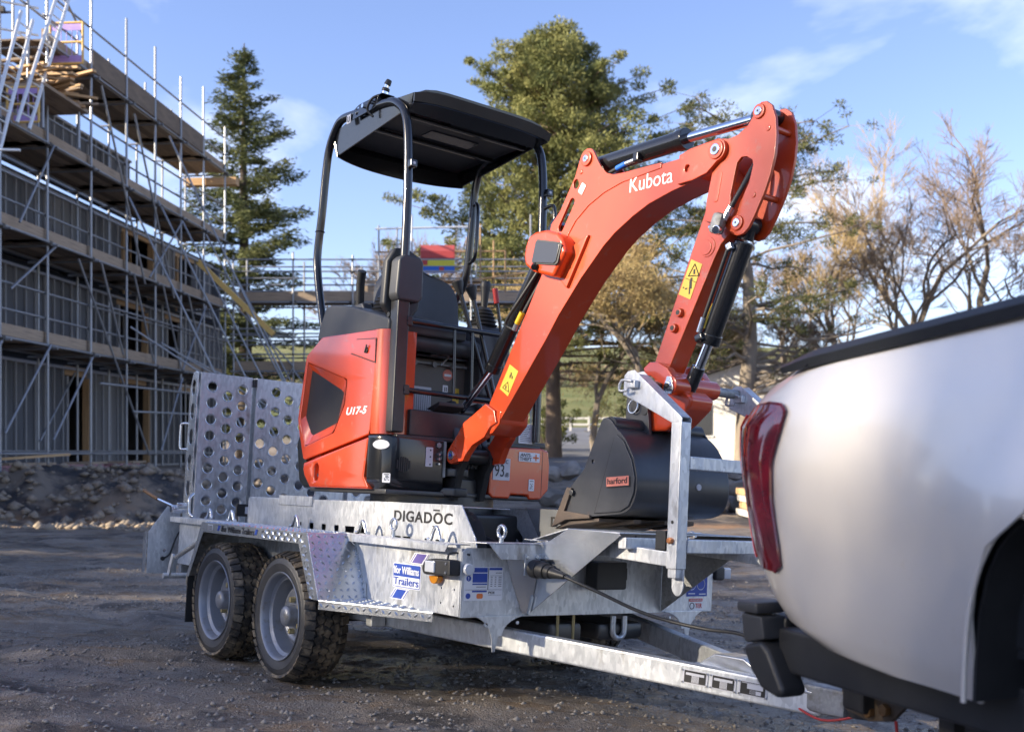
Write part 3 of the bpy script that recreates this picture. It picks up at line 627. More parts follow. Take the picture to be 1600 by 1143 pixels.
def spruce(label, x, y, H_, rad, m, seed, dens=1.0, base=.06, group='trees behind the yard', name='spruce_tree'):
    random.seed(seed); z0 = gh(x, y); t = thing(name, label, 'tree', loc=(x, y, z0), group=group)
    link('trunk', trunkm([(0, 0, -.3), (.05, 0, H_ * .3), (-.04, .03, H_ * .65), (0, 0, H_)], [H_ * .020, H_ * .015, H_ * .009, .02]), 'bark_dark', t)
    P, mb = [], MB(); z = H_ * base
    while z < H_ * .985:
        f = z / H_; L_ = rad * ((1 - f) ** .72) * (1 - .35 * math.exp(-((f - .05) / .1) ** 2)); nb = max(3, int(7 - 3 * f))
        for k in range(nb):
            az = random.uniform(0, 6.283); l = max(.3, L_ * random.uniform(.55, 1.18)); rise = random.uniform(-.05, .22) + .35 * f
            d = np.array([math.cos(az), math.sin(az), rise]); q = np.array([0, 0, z]); m_ = max(4, int(l / .16 * dens))
            mb.bar(q, q + d * l * .93, .03 * (1 - f) + .008, 4, .006)
            for i in range(m_):
                s_ = .18 + .82 * (i + random.random()) / m_; c = q + d * l * s_ + np.array([0, 0, -.10 * l * s_ * s_])
                w = .16 + .30 * l * .35 * (1 - abs(s_ - .45)); kk = int(9 * dens)
                cc = c + RNG.normal(0, 1, (kk, 3)) * np.array([w * .55, w * .55, .075]); side_ = np.cross(d, [0, 0, 1])
                dd = d[None] * .7 + side_[None] * RNG.choice([-1, 1], kk)[:, None] * .8 + np.array([0, 0, -.25])
                P.append(leaves(cc, dd, .26, .055, .35))
        z += H_ * (.018 + .010 * (1 - f))
    link('crown', leafmesh(P), m, t); link('branches', mb.mesh(), 'bark_dark', t, kind='stuff'); return t
def clump(P, c, r, n, ln, wd, flat=1.0):
    c = np.array(c); v = RNG.normal(0, 1, (n, 3)); v /= np.linalg.norm(v, axis=1)[:, None]; rr = r * RNG.random(n)[:, None] ** .45
    P.append(leaves(c + v * rr * np.array([1, 1, flat]), v + np.array([0, 0, .25]), ln, wd, .55))
def limb(mb, a, b, r0, r1, n=5, seg=4, wob=.06):
    a, b = Vector(a), Vector(b); p = a; L_ = (b - a).length; pts = [a]
    for i in range(1, seg + 1):
        q = a.lerp(b, i / seg) + (Vector((random.gauss(0, 1), random.gauss(0, 1), random.gauss(0, 1))) * wob * L_ / seg if i < seg else Vector())
        mb.bar(p, q, r0 + (r1 - r0) * (i - 1) / seg, n, r0 + (r1 - r0) * i / seg); p = q; pts.append(q)
    return pts
def big_conifer(label, x, y, H_, rad, m, seed):
    random.seed(seed); z0 = gh(x, y); t = thing('cypress_tree', label, 'tree', loc=(x, y, z0), group='trees behind the yard'); P, mb = [], MB()
    link('trunk', trunkm([(0, 0, -.3), (-.05, 0, H_ * .2), (.1, 0, H_ * .5), (0, 0, H_ * .97)], [.36, .30, .18, .03]), 'bark_pine', t)
    for k in range(980):
        f = random.random() ** .8; z = H_ * (.30 + .68 * f)
        prof = (1 - ((f - .30) / .74) ** 2 if f > .30 else .80 + .2 * f / .30); prof = max(.06, prof) ** .7
        az = random.uniform(0, 6.283); lob = 1 + .22 * math.sin(3 * az + 7 * f) + .14 * math.sin(5 * az - 11 * f)
        rr = .86 * rad * prof * lob * (random.random() ** .42); c = (rr * math.cos(az), rr * math.sin(az), z + random.gauss(0, .15))
        clump(P, c, random.uniform(.32, .62), 125, .19, .060, .85)
        if k % 3 == 0: limb(mb, (0, 0, z - .5 - rr * .2), c, .04, .01, 4, 2)
    for k in range(75):      # ragged branch tips standing out of the crown
        f = random.uniform(.02, .93); z = H_ * (.30 + .68 * f); az = random.uniform(0, 6.283); l = rad * (1.22 if f < .3 else max(.12, 1.22 * (1 - ((f - .3) / .74) ** 2) ** .8)) * random.uniform(.85, 1.2); e = Vector((l * math.cos(az), l * math.sin(az), z + .12 * l)); pts = limb(mb, (0, 0, z - .25 * l), e, .05, .012, 4, 4)
        for q in pts[2:]:
            for j in range(2): clump(P, (q.x + random.gauss(0, .18), q.y + random.gauss(0, .18), q.z + random.gauss(0, .10)), random.uniform(.24, .46), 80, .20, .055, .55)
    for k in range(26):      # loose lower limbs with hanging sprays
        az = random.uniform(0, 6.283); z = H_ * random.uniform(.16, .40); l = rad * random.uniform(.9, 1.5); c = Vector((l * math.cos(az), l * math.sin(az), z + random.uniform(-.6, .5))); pts = limb(mb, (0, 0, z), c, .07, .015, 5, 4)
        for q in pts[2:]:
            for j in range(2): clump(P, (q.x + random.gauss(0, .3), q.y + random.gauss(0, .3), q.z + random.gauss(0, .12)), random.uniform(.3, .6), 70, .20, .055, .5)
    link('crown', leafmesh(P), m, t); link('branches', mb.mesh(), 'bark_pine', t, kind='stuff'); return t
def scots_pine(label, x, y, H_, seed):
    random.seed(seed); z0 = gh(x, y); t = thing('pine_tree', label, 'tree', loc=(x, y, z0), group='trees behind the yard'); P, mb = [], MB()
    link('trunk', trunkm([(-.1, 0, -.3), (-.05, 0, 2), (.12, 0, 4.5), (.05, 0, 7), (-.3, 0, 9.2), (-.2, 0, H_ * .95)], [.40, .33, .27, .20, .12, .04], 12), 'bark_grey', t)
    for k in range(54):
        z = random.uniform(3.0, H_); f = z / H_; az = random.choice([random.uniform(-.8, .8), random.uniform(-.6, .6), random.uniform(2.4, 3.9), random.uniform(0, 6.283)])
        l = random.uniform(1.6, 5.0) * (1.22 - f * .50); up = random.uniform(-.12, .45); e = Vector((l * math.cos(az), l * math.sin(az), z + up * l)); pts = limb(mb, (0, 0, z), e, .085 * (1.25 - f), .02, 6, 5, .12)
        for q in pts[2:]:
            for j in range(3):
                c = q + Vector((random.gauss(0, .42), random.gauss(0, .42), random.gauss(.05, .22)))
                mb.bar(q, c, .012, 3, .006)
                if f > .36 or random.random() < .35: clump(P, c, random.uniform(.20, .42), 50, .16, .042, .7)
    for k in range(16):      # bare lower limbs
        z = random.uniform(2.0, 6.0); az = random.uniform(-1, 1) if random.random() < .65 else random.uniform(2.3, 4); l = random.uniform(2.5, 5.5); e = Vector((l * math.cos(az), l * math.sin(az), z + random.uniform(-.2, 1.6))); pts = limb(mb, (0, 0, z), e, .07, .012, 5, 6, .16)
        for q in pts[1:]:
            for j in range(3): limb(mb, q, q + Vector((random.gauss(0, .6), random.gauss(0, .6), random.gauss(.1, .45))), .014, .004, 3, 2, .2)
    link('crown', leafmesh(P), 'needles_pine', t); link('branches', mb.mesh(), 'bark_grey', t, kind='stuff'); return t
def bare_tree(label, x, y, H_, seed, m='twig_brown', spread=.55, depth=6, leaf=None, name='bare_tree', group='bare winter trees', trunk=.03, lean=0):
    random.seed(seed); z0 = gh(x, y); t = thing(name, label, 'tree', loc=(x, y, z0), group=group); big, tw = MB(), MB(); ends = []
    def rec(p, d, l, r, k):
        d = d.normalized(); e = p + d * l; mid = p.lerp(e, .5) + Vector((random.gauss(0, 1), random.gauss(0, 1), random.gauss(0, 1))) * l * .05
        tgt = big if k > depth - 4 else tw; n = 6 if k > depth - 2 else (4 if k > depth - 4 else 3)
        r = max(r, .0095); tgt.bar(p, mid, r, n, max(.0085, r * .86)); tgt.bar(mid, e, max(.0085, r * .86), n, max(.008, r * .70))
        if k == 0: ends.append(e); return
        for j in range(random.choice((2, 3, 3)) if k > 2 else (3 if k > 1 else 7)):
            nd = d + Vector((random.gauss(0, spread), random.gauss(0, spread), random.gauss(.10, spread * .6)))
            s_ = 1.0 if j == 0 else random.uniform(.45, .95); rec(p.lerp(e, s_), nd, l * random.uniform(.62, .86), r * (.66 if j == 0 else .52), k - 1)
    rec(Vector((0, 0, -.2)), Vector((lean, 0, 1)), H_ * .28, H_ * trunk, depth)
    link('trunk', big.mesh(True), 'bark_grey', t); link('twigs', tw.mesh(), m, t)
    if leaf:
        e = np.array([tuple(q) for q in ends]); e = np.repeat(e, 5, 0) + RNG.normal(0, .22, (len(e) * 5, 3)); link('leaves', leafmesh([leaves(e, np.zeros_like(e), .16, .035, 1)]), leaf, t)
    return t
spruce('dark layered spruce tree rising behind the end of the tall scaffolding', -10.05, 41.5, 15.6, 4.3, 'needles_dark', 11, 1.55)
big_conifer('broad golden-green conifer with a dense crown behind the canopy and boom', 1.75, 46.0, 17.9, 5.0, 'needles_gold', 21)
scots_pine('open pine with long bare limbs and dark needle clumps above the white house', 8.6, 40.5, 12.4, 31)
bare_tree('leafless pale tree seen through the canopy behind the far scaffold', -5.9, 50, 13.5, 41, 'twig_brown', .42, 7, trunk=.016)
bare_tree('leafless brown tree above the black bed rail, next to the pine', 16.4, 56, 15.5, 52, 'twig_gold', .50, 7, trunk=.017)
bare_tree('tall leafless tree with a clear pale stem above the bed rail', 20.2, 56, 19.0, 53, 'twig_brown', .46, 7, trunk=.014)
bare_tree('wide leafless tree behind the pickup, beyond the tall pale stem', 24.6, 57, 19.5, 54, 'twig_brown', .48, 7, trunk=.015)
bare_tree('slender leafless tree rising between the two tallest bare trees', 22.6, 60, 18.5, 58, 'twig_gold', .50, 7, trunk=.014)
bare_tree('spreading leafless tree just right of the open pine', 14.6, 60, 13.0, 59, 'twig_brown', .46, 7, trunk=.016)
bare_tree('low leafless brown thicket tree right of the white house', 13.0, 50, 8.0, 57, 'twig_brown', .52, 7, trunk=.016)
bare_tree('golden twiggy tree with hanging straw-coloured twigs behind the arm', 4.9, 40, 10.4, 61, 'twig_gold', .58, 7, 'leaf_straw', trunk=.020)
bare_tree('straw-coloured twiggy bush tree behind the bucket', 3.4, 44, 9.4, 64, 'twig_gold', .60, 7, 'leaf_straw', trunk=.018)
bare_tree('pale twiggy tree between the arm and the open pine', 6.9, 46, 9.8, 66, 'twig_gold', .50, 7, 'leaf_straw', trunk=.018)
# added belt of unseen winter trees, placed to dapple the low sun on the yard
for k_, (x_, y_, h_) in enumerate(((-30, -14.5, 18), (-31, -10.5, 19), (-29.5, -7, 18.5), (-31, -3.2, 19), (-30, .6, 18), (-35, -12.5, 20), (-35.5, -8.3, 20), (-35, -4.6, 20), (-36, -.8, 20), (-40.5, -7.5, 21), (-33, -5.6, 19), (-37.5, -6.4, 20))):
    bare_tree('unseen leafless tree added left of the yard to break up the low sun', x_, y_, h_, 200 + k_, 'twig_brown', .46, 7, name='sun_break_tree', group='unseen trees added to break up the sun', trunk=.013)
def shrub(label, x, y, r, hh, m, seed, n=26):
    random.seed(seed); t = thing('shrub', label, 'shrub', loc=(x, y, gh(x, y))); P, mb = [], MB()
    for k in range(n):
        az = random.uniform(0, 6.283); q = r * random.random() ** .6; z = hh * random.uniform(.15, 1) * (1 - .4 * (q / r) ** 2); c = (q * math.cos(az), q * math.sin(az), z); clump(P, c, random.uniform(.25, .5) * r * .55, 120, .13, .06); mb.bar((0, 0, -.1), c, .03, 4, .008)
    link('foliage', leafmesh(P), m, t); link('stems', mb.mesh(), 'bark_grey', t)
shrub('green evergreen shrub beside the tarmac lane', 1.6, 52, 1.5, 4.2, 'leaf_shrub', 71, 40)
shrub('dark rounded shrub by the lane, right of the tarmac', 5.6, 56, 1.9, 3.8, 'needles_pine', 72, 40)
shrub('yellow-green bush beside the lane with a thin stem', 3.75, 36, .8, 1.9, 'leaf_shrub', 73, 26)
shrub('bushy hedge shrub behind the white house', 10.5, 52, 2.4, 4.0, 'needles_gold', 74, 44)
# hedgerow on the far field
random.seed(80); P = []
for k in range(260): x = -60 + 160 * random.random(); y = 118 + 4 * random.random() + x * .05; clump(P, (x, y, gh(x, y) + random.uniform(.4, 1.8)), random.uniform(.7, 1.5), 60, .45, .22)
link('hedgerow', leafmesh(P), 'twig_brown', label='far brown hedgerow along the sunlit field', cat='hedge', kind='stuff')

# ================================================================ white house, fence, timber and rubble at the back
mat('render_white', (.78, .76, .72), .8, col2=(.70, .68, .63), nscale=.8); mat('roof_slate', (.20, .165, .14), .75, col2=(.14, .12, .105), nscale=2); mat('glass_dark', (.03, .035, .045), .1)
WH = thing('white_house', 'low white rendered house with a brown slate roof behind the trees', 'house', loc=(9.2, 43, gh(9.2, 43))); zb = gh(9.2, 43); WH.rotation_euler = (0, 0, R(-14)); bpy.context.view_layer.update()
box2(WH, 'wall', (-3.0, 0, -.6), (3.6, 6, 3.0), 'render_white', .01)
link('gable', prism([(-3.0, 3.0), (.3, 4.05), (3.6, 3.0)], 'y', 0.005, 6, 0), 'render_white', WH)
for s_ in (-1, 1):
    a = math.atan2(1.05, 3.3); box(WH, 'roof_slope', (.3 + s_ * 1.75, 3.0, 3.56 + .02), (3.75, 6.5, .10), 'roof_slate', .01, rot=math.degrees(a) * s_)
for x in (-1.9, 2.2): w_ = box2(WH, 'window', (x - .5, -.03, 1.1), (x + .5, .03, 2.2), 'glass_dark', .004); box2(w_, 'window_frame', (x - .56, -.045, 1.02), (x + .56, -.002, 1.1), 'render_white', .004)
d_ = box2(WH, 'door', (.1, -.04, -.1), (1.0, .03, 2.0), 'bark_grey', .004)
FE = thing('rail_fence', 'white post and rail fence across the end of the lane', 'fence', loc=(3, 72, gh(3, 72))); bpy.context.view_layer.update()
for k in range(8): x = 0.2 + 1.2 * k; plank(FE, 'post', (x, 72, gh(x, 72) + .5), (.12, .12, 1.1), 'render_white')
for zz in (.55, .95): plank(FE, 'rail', (4.4, 72, gh(4.4, 72) + zz), (8.8, .06, .12), 'render_white')
mat('concrete', (.32, .32, .31), .85, col2=(.24, .24, .235), nscale=2, bump=.2, bscale=15)
for i, (x, y) in enumerate(((1.7, 24.5), (3.6, 24.7))):
    link('concrete_beam', boxm((0, 0, 0), (1.9, .35, .28), .02), 'concrete', None, 'long concrete beam lying across the yard behind the excavator', 'beam', 'concrete beams behind the excavator', loc=(x, y, gh(x, y) + .95 - .30))
def rockm(seed):
    random.seed(seed); bm = bmesh.new(); bmesh.ops.create_icosphere(bm, subdivisions=2, radius=1)
    for v in bm.verts: v.co *= 1 + .35 * mnoise.noise(v.co * 1.3 + Vector((seed, 0, 0))) + .12 * mnoise.noise(v.co * 3 + Vector((0, seed, 0)))
    return bmm(bm, True, 30)
RK = [rockm(s_) for s_ in range(5)]
for r_ in RK: r_.materials.append(G['stone_grey'])
random.seed(91)
for k in range(44):
    x = random.uniform(.8, 5.4); y = random.uniform(21.2, 24); s_ = random.uniform(.10, .30); o = bpy.data.objects.new('boulder', random.choice(RK)); C.objects.link(o)
    lay = .30 * (k % 3); o.location = (x, y, gh(x, y) + s_ * .6 + lay); o.scale = (s_ * random.uniform(.8, 1.5), s_, s_ * .8); o.rotation_euler = (random.uniform(-.3, .3), random.uniform(-.3, .3), random.uniform(0, 6))
    o['label'] = 'grey boulder in the rubble heap seen between excavator and bucket'; o['category'] = 'boulder'; o['group'] = 'boulders in the rubble heap'
for k in range(6):
    x = 4.6 + .62 * k; y = 20.5 + .2 * (k % 2); p_ = thing('sawn_timber', 'stack of sawn timber lying in the sun behind the bucket rack', 'lumber', loc=(x, y, gh(x, y)), group='timber stacks behind the bucket rack'); bpy.context.view_layer.update()
    for j in range(4): plank(p_, 'sawn_board', (x + rj(.05), y, gh(x, y) + .08 + .13 * j), (.56, 1.2, .11), 'new_timber' if (j + k) % 2 else 'pallet_wrap')

# ================================================================ the trailer (frame: x forward, y to its left, z up)
T = thing('plant_trailer', 'galvanised twin-axle plant trailer with perforated ramps, carrying the orange mini excavator', 'trailer', MT)
def beam(p, name, a, b, w, h, m, bev=0.006, up=(0, 0, 1)):
    a, b = Vector(a), Vector(b); x = (b - a).normalized(); y = Vector(up).cross(x).normalized(); z = x.cross(y)
    rot = Matrix(((x.x, y.x, z.x), (x.y, y.y, z.y), (x.z, y.z, z.z)))
    return link(name, boxm((a + b) / 2, ((b - a).length, w, h), bev, rot), m, p)
def lugs(surfs, sp=0.032, l=0.026):
    """raised chequer lugs of tread plate: surfs = (origin, u dir, v dir, u length, v length, normal, inside test)"""
    mb = MB()
    for o, u, v, lu, lv, n, test in surfs:
        o, u, v, n = Vector(o), Vector(u).normalized(), Vector(v).normalized(), Vector(n).normalized()
        nu, nv = int(lu / sp), int(lv / sp)
        for i in range(nu + 1):
            for j in range(nv + 1):
                a, b = (i + .5) * lu / (nu + 1), (j + .5) * lv / (nv + 1)
                if test and not test(a, b): continue
                s = 1 if (i + j) % 2 else -1
                d = (u + v * s).normalized(); w = d.cross(n)
                c = o + u * a + v * b
                k = len(mb.v); hl, hw, hh = l / 2, 0.0055, 0.0048
                mb.v += [c - d * hl, c - w * hw, c + d * hl, c + w * hw, c + n * hh - d * hl * .35, c + n * hh + d * hl * .35]
                mb.f += [(k, k + 1, k + 4), (k + 1, k + 5, k + 4), (k + 1, k + 2, k + 5), (k + 2, k + 3, k + 5), (k + 3, k + 4, k + 5), (k + 3, k, k + 4)]
    return mb.mesh(True)
# ---- wheels
def tread_mesh():
    mb = MB(); n = 42
    for i in range(n):
        a0 = 2 * math.pi * i / n
        for row, (y, w, ln, tw, off) in enumerate(((-.078, .044, .0315, .12, 0), (-.036, .033, .034, -.5, .5), (0, .027, .030, .5, 0.15), (.036, .033, .034, -.5, .6), (.078, .044, .0315, -.12, .35))):
            a = a0 + off * 2 * math.pi / n + random.uniform(-.012, .012)
            er = Vector((math.cos(a), 0, math.sin(a))); et = Vector((-math.sin(a), 0, math.cos(a))); ey = Vector((0, 1, 0))
            d = (et + ey * tw).normalized(); w2 = er.cross(d)
            r = 0.2655 if abs(y) < .07 else 0.2595
            c = er * r + ey * y
            if abs(y) > .07:
                tilt = (er - ey * (0.45 if y < 0 else -0.45)).normalized(); w2 = d.cross(tilt).normalized(); er = tilt
            mb.box(c, (ln, w, 0.013), (d, w2, er))
            mb.box(c + er * 0.0012 + d * 0.006, (ln * .40, w * .9, 0.0125), (d, w2, er))
            mb.box(c + er * 0.0010 - d * 0.008, (ln * .22, w * .8, 0.0125), (d, w2, er))
    return mb.mesh()
TREAD = tread_mesh()
tp = [(.176, .070), (.180, .083), (.190, .090), (.214, .0965), (.222, .0985), (.226, .0965), (.236, .0955), (.247, .092), (.258, .080), (.2605, .050), (.262, 0),
      (.2605, -.050), (.258, -.080), (.247, -.092), (.222, -.0985), (.190, -.090), (.176, -.070), (.170, 0)]
TYRE = lathe(tp, (0, 0, 0), (0, -1, 0), 64)
rp_ = [(.1845, .088), (.187, .092), (.1845, .096), (.180, .093), (.1735, .084), (.169, .060), (.156, .050), (.1525, .030), (.1525, -.004), (.142, -.018), (.132, -.012), (.125, .006), (.116, .016), (.104, .018), (.094, .012), (.084, .008), (.070, .012),
       (.052, .014), (.045, .02), (.0445, .058), (.040, .068), (.028, .074), (.012, .076), (.0001, .076)]
RIM = lathe(rp_, (0, 0, 0), (0, -1, 0), 56, closed=False)
NUT = cylm((0, -.010, 0), (0, -.036, 0), .0125, seg=6, bev=.002)
STUD = cylm((0, -.034, 0), (0, -.044, 0), .006, seg=10)
DRUM = cylm((0, .07, 0), (0, .0, 0), .115)
def wheel(p, x, side, z=.275):
    w = link('wheel', None, None, p); w.location = (x, side * .785, z)
    if side > 0: w.rotation_euler = (0, 0, math.pi)
    else: w.rotation_euler = (0, R(random.uniform(0, 60)), 0)
    t = link('tyre', TYRE, 'sidewall', w); tr = link('tread', TREAD, 'tread_rubber', w, kind='stuff')
    link('rim', RIM, 'rim_silver', w); link('brake_drum', DRUM, 'steel_dark', w)
    for k in range(5):
        a = R(72 * k + 20)
        nn = link('wheel_nut', NUT, 'zinc_yellow', w); nn.location = (.070 * math.cos(a), 0, .070 * math.sin(a))
    return w
for sd in (-1, 1):
    for xx in (0, -.713): wheel(T, xx, sd)
    cyl(T, 'axle', (0, sd * .40, .275), (0, sd * .74, .275), .03, 'steel_dark'); cyl(T, 'axle', (-.713, sd * .40, .275), (-.713, sd * .74, .275), .03, 'steel_dark')
# ---- mudguards of chequer plate, steps, side panels, rails
def side(sd):
    y0, yi = sd * .88, sd * .66
    lip = [(-.912, .636), (.222, .636), (.352, .373), (.278, .373), (.150, .588), (-.89, .588), (-1.045, .36), (-1.078, .36)]
    lo = plate(T, 'mudguard_lip', lip, 'y', y0, .004, 'galv_bright')
    plate(T, 'mudguard_top', [(-.912, y0), (.222, y0), (.222, yi), (-.912, yi)], 'z', .6345, .003, 'galv_bright')
    mtx = frame_mtx((.222, y0, .634), (.130, 0, -.263), (0, 1, 0)); L_ = math.hypot(.130, .263)
    plate(T, 'mudguard_front', [(0, 0), (L_, 0), (L_, abs(y0 - yi) * -sd), (0, abs(y0 - yi) * -sd)][::(1 if sd < 0 else -1)], 'z', 0, .003, 'galv_bright', mtx=mtx)
    mtx = frame_mtx((-.912, y0, .634), (-.166, 0, -.274), (0, 1, 0)); L2 = math.hypot(.166, .274)
    plate(T, 'mudguard_rear', [(0, 0), (L2, 0), (L2, .22 * -sd), (0, .22 * -sd)], 'z', 0, .003, 'galv_dull', mtx=mtx)
    st = plate(T, 'step', [(.29, yi), (.356, y0), (.86, sd * .668), (.86, yi)], 'z', .374, .004, 'galv_bright')
    a, b = Vector((.356, y0, .356)), Vector((.86, sd * .668, .356))
    beam(st, 'step_lip', a, b, .004, .034, 'galv_bright', .001)
    fl = Vector((.130, 0, -.263)).normalized(); nf = Vector((.263, 0, .130)).normalized()
    sl_ = (b - a).normalized()
    ok = lambda p, q: (p > .06 and p < .21)
    def lipok(p, q):
        x, z = -.95 + p, .636 - q; return (x < .16 and q < .045 and x > -.90) or (x >= .16 and abs((x - .222) - .494 * q) < .03 + 0 and False)
    surf = [((.222, y0, .637), (.130, 0, -.263), (0, -sd, 0), L_, .22, nf, None),
            ((.215, y0 + sd * .0022, .60), (.130, 0, -.263), (-1, 0, -.494), .245, .045, (0, sd, 0), lambda p, q: True),
            ((-.90, y0 + sd * .0022, .592), (1, 0, 0), (0, 0, 1), 1.09, .040, (0, sd, 0), lambda p, q: p > .68),
            ((-.90, y0, .6365), (1, 0, 0), (0, -sd, 0), 1.10, .22, (0, 0, 1), None),
            ((.356, y0 + sd * .0022, .343), sl_, (0, 0, 1), .55, .028, (sl_.y * sd * -1, sl_.x * sd, 0), None),
            ((.32, y0, .3765), (1, 0, 0), (0, -sd, 0), .52, .22, (0, 0, 1), lambda p, q: q > .02 + (p - .03) * .42)]
    link('tread_lugs', lugs(surf), 'galv_bright', T, kind='stuff')
    box2(T, 'mud_flap', (-1.083, sd * .875, .13), (-1.075, sd * .69, .365), 'plastic_dark', .004)
    # side panel and its folded top rail
    plate(T, 'side_panel', [(-1.80, .375), (1.02, .375), (1.02, .622), (-1.80, .622)], 'y', yi, .004, 'galv', holes=[circ((.90, .47), .004, 8), circ((.985, .47), .004, 8), circ((.90, .415), .004, 8), circ((.985, .41), .004, 8)])
    for xa, xb in ((-1.86, -.914), (.19, .985)):
        r_ = plate(T, 'top_rail', [(xa, sd * .60), (xb, sd * .60), (xb, sd * .697), (xa, sd * .697)], 'z', .634, .004, 'galv')
        plate(r_, 'rail_lip', [(xa, .606), (xb - .02, .606), (xb, .632), (xa, .632)], 'y', sd * .697, .004, 'galv')
    for x in (-1.525, -1.224, -.461, .179, .751):
        o = tube(T, 'lashing_loop', [(x - .055, sd * .60, .642), (x - .034, sd * .60, .643), (x - .016, sd * .60, .678), (x, sd * .60, .690), (x + .016, sd * .60, .678), (x + .034, sd * .60, .643), (x + .055, sd * .60, .642)], .0075, 'galv_bright', 8, 4)
    for x in (.434, 1.04):
        yy = sd * (.60 if x < .9 else .50); zz = .655
        o = tube(T, 'eye_bolt', ring_pts((x, yy, zz + .032), (1, 0, 0), (0, 0, 1), .022, 20), .007, 'galv_bright', 8, 0, True)
        cyl(o, 'bolt_shank', (x, yy, zz - .02), (x, yy, zz + .012), .009, 'galv_bright', seg=12)
    for x in (.29, .30): pass
    box2(T, 'weld_plate', (.285, sd * .664, .378), (.35, sd * .6675, .44), 'galv', .002)
for sd in (-1, 1): side(sd)
box2(T, 'inner_arch', (-.95, -.66, .44), (.25, -.655, .60), 'plastic_dark', .002)
# weld beads running up the mudguard corner
mb = MB()
for k in range(22): mb.box((.243 + .0051 * k, -.664 - .003 * math.sin(k * 2.1), .600 - .0103 * k), (.008, .008, .006))
link('weld_bead', mb.mesh(), 'galv_bright', T)
# ---- floor, headboard and nose
plate(T, 'floor', [(-1.78, -.655), (1.018, -.655), (1.018, .655), (-1.78, .655)], 'z', .42, .006, 'galv_dull')
for x in (-1.3, -.36, .5): box2(T, 'cross_member', (x, -.64, .35), (x + .05, .64, .415), 'galv_dull', .004)
hb = plate(T, 'headboard', [(-.658, .372), (.658, .372), (.66, .60), (.64, .625), (-.64, .625), (-.66, .61)], 'x', 1.022, .004, 'galv')
plate(T, 'headboard_cap', [(.985, -.645), (1.09, -.60), (1.09, -.235), (1.02, -.22), (.985, -.22)], 'z', .6455, .004, 'galv')
plate(T, 'headboard_lip', [(-.59, .643), (-.232, .643), (-.245, .586), (-.535, .588)], 'x', 1.09, .004, 'galv')
plate(T, 'headboard_cap', [(.985, .22), (1.06, .22), (1.06, .62), (.985, .645)], 'z', .640, .004, 'galv')
plate(T, 'nose_rib', [(.985, -.352), (1.022, -.352), (1.13, -.352), (1.13, -.349), (.985, -.349)], 'z', .66, .004, 'galv')
plate(T, 'nose_web', [(1.026, .377), (1.526, .700), (1.515, .708), (1.245, .711), (1.14, .66), (1.026, .648)], 'y', -.352, .004, 'galv_bright', bev=.001)
plate(T, 'nose_web', [(1.026, .377), (1.526, .700), (1.515, .708), (1.245, .711), (1.14, .66), (1.026, .648)], 'y', .352, .004, 'galv_dull', bev=.001)  # darker steel than the near web: shade of its inner side put in
# formed gusset at the foot of the near web
gv = [(1.026, -.56, .60), (1.026, -.36, .62), (1.026, -.42, .39), (1.10, -.355, .60), (1.045, -.356, .385)]
link('gusset', grid([[Vector((1.026, -.462, .588)), Vector((1.026, -.43, .50)), Vector((1.026, -.378, .385))], [Vector((1.065, -.41, .600)), Vector((1.056, -.395, .50)), Vector((1.040, -.366, .385))], [Vector((1.10, -.356, .608)), Vector((1.075, -.356, .50)), Vector((1.045, -.356, .385))]]), 'galv_bright', T)
mb = MB()
for k in range(9): mb.box((1.047 + .0022 * k, -.362, .388 + .0075 * k), (.009, .009, .006))
link('weld_bead', mb.mesh(), 'galv_bright', T)
tr_ = plate(T, 'nose_tray', [(1.24, -.352), (1.52, -.352), (1.52, .352), (1.24, .352)], 'z', .7085, .004, 'galv')
link('tray_ramp', grid([[Vector((1.02, -.35, .655)), Vector((1.02, .35, .655))], [Vector((1.24, -.35, .709)), Vector((1.24, .35, .709))]], .004), 'galv', T)
plate(T, 'tray_rib', [(1.40, .65), (1.44, .70), (1.49, .66)], 'y', -.20, .004, 'galv_dull'); box2(T, 'tray_cross_bar', (1.50, -.34, .655), (1.54, .34, .695), 'galv', .004)
box2(T, 'battery_box', (1.03, -.075, .475), (1.10, .085, .585), 'plastic_dark', .008)
box2(T, 'box_latch', (1.04, .085, .51), (1.08, .105, .56), 'plastic_dark', .004)
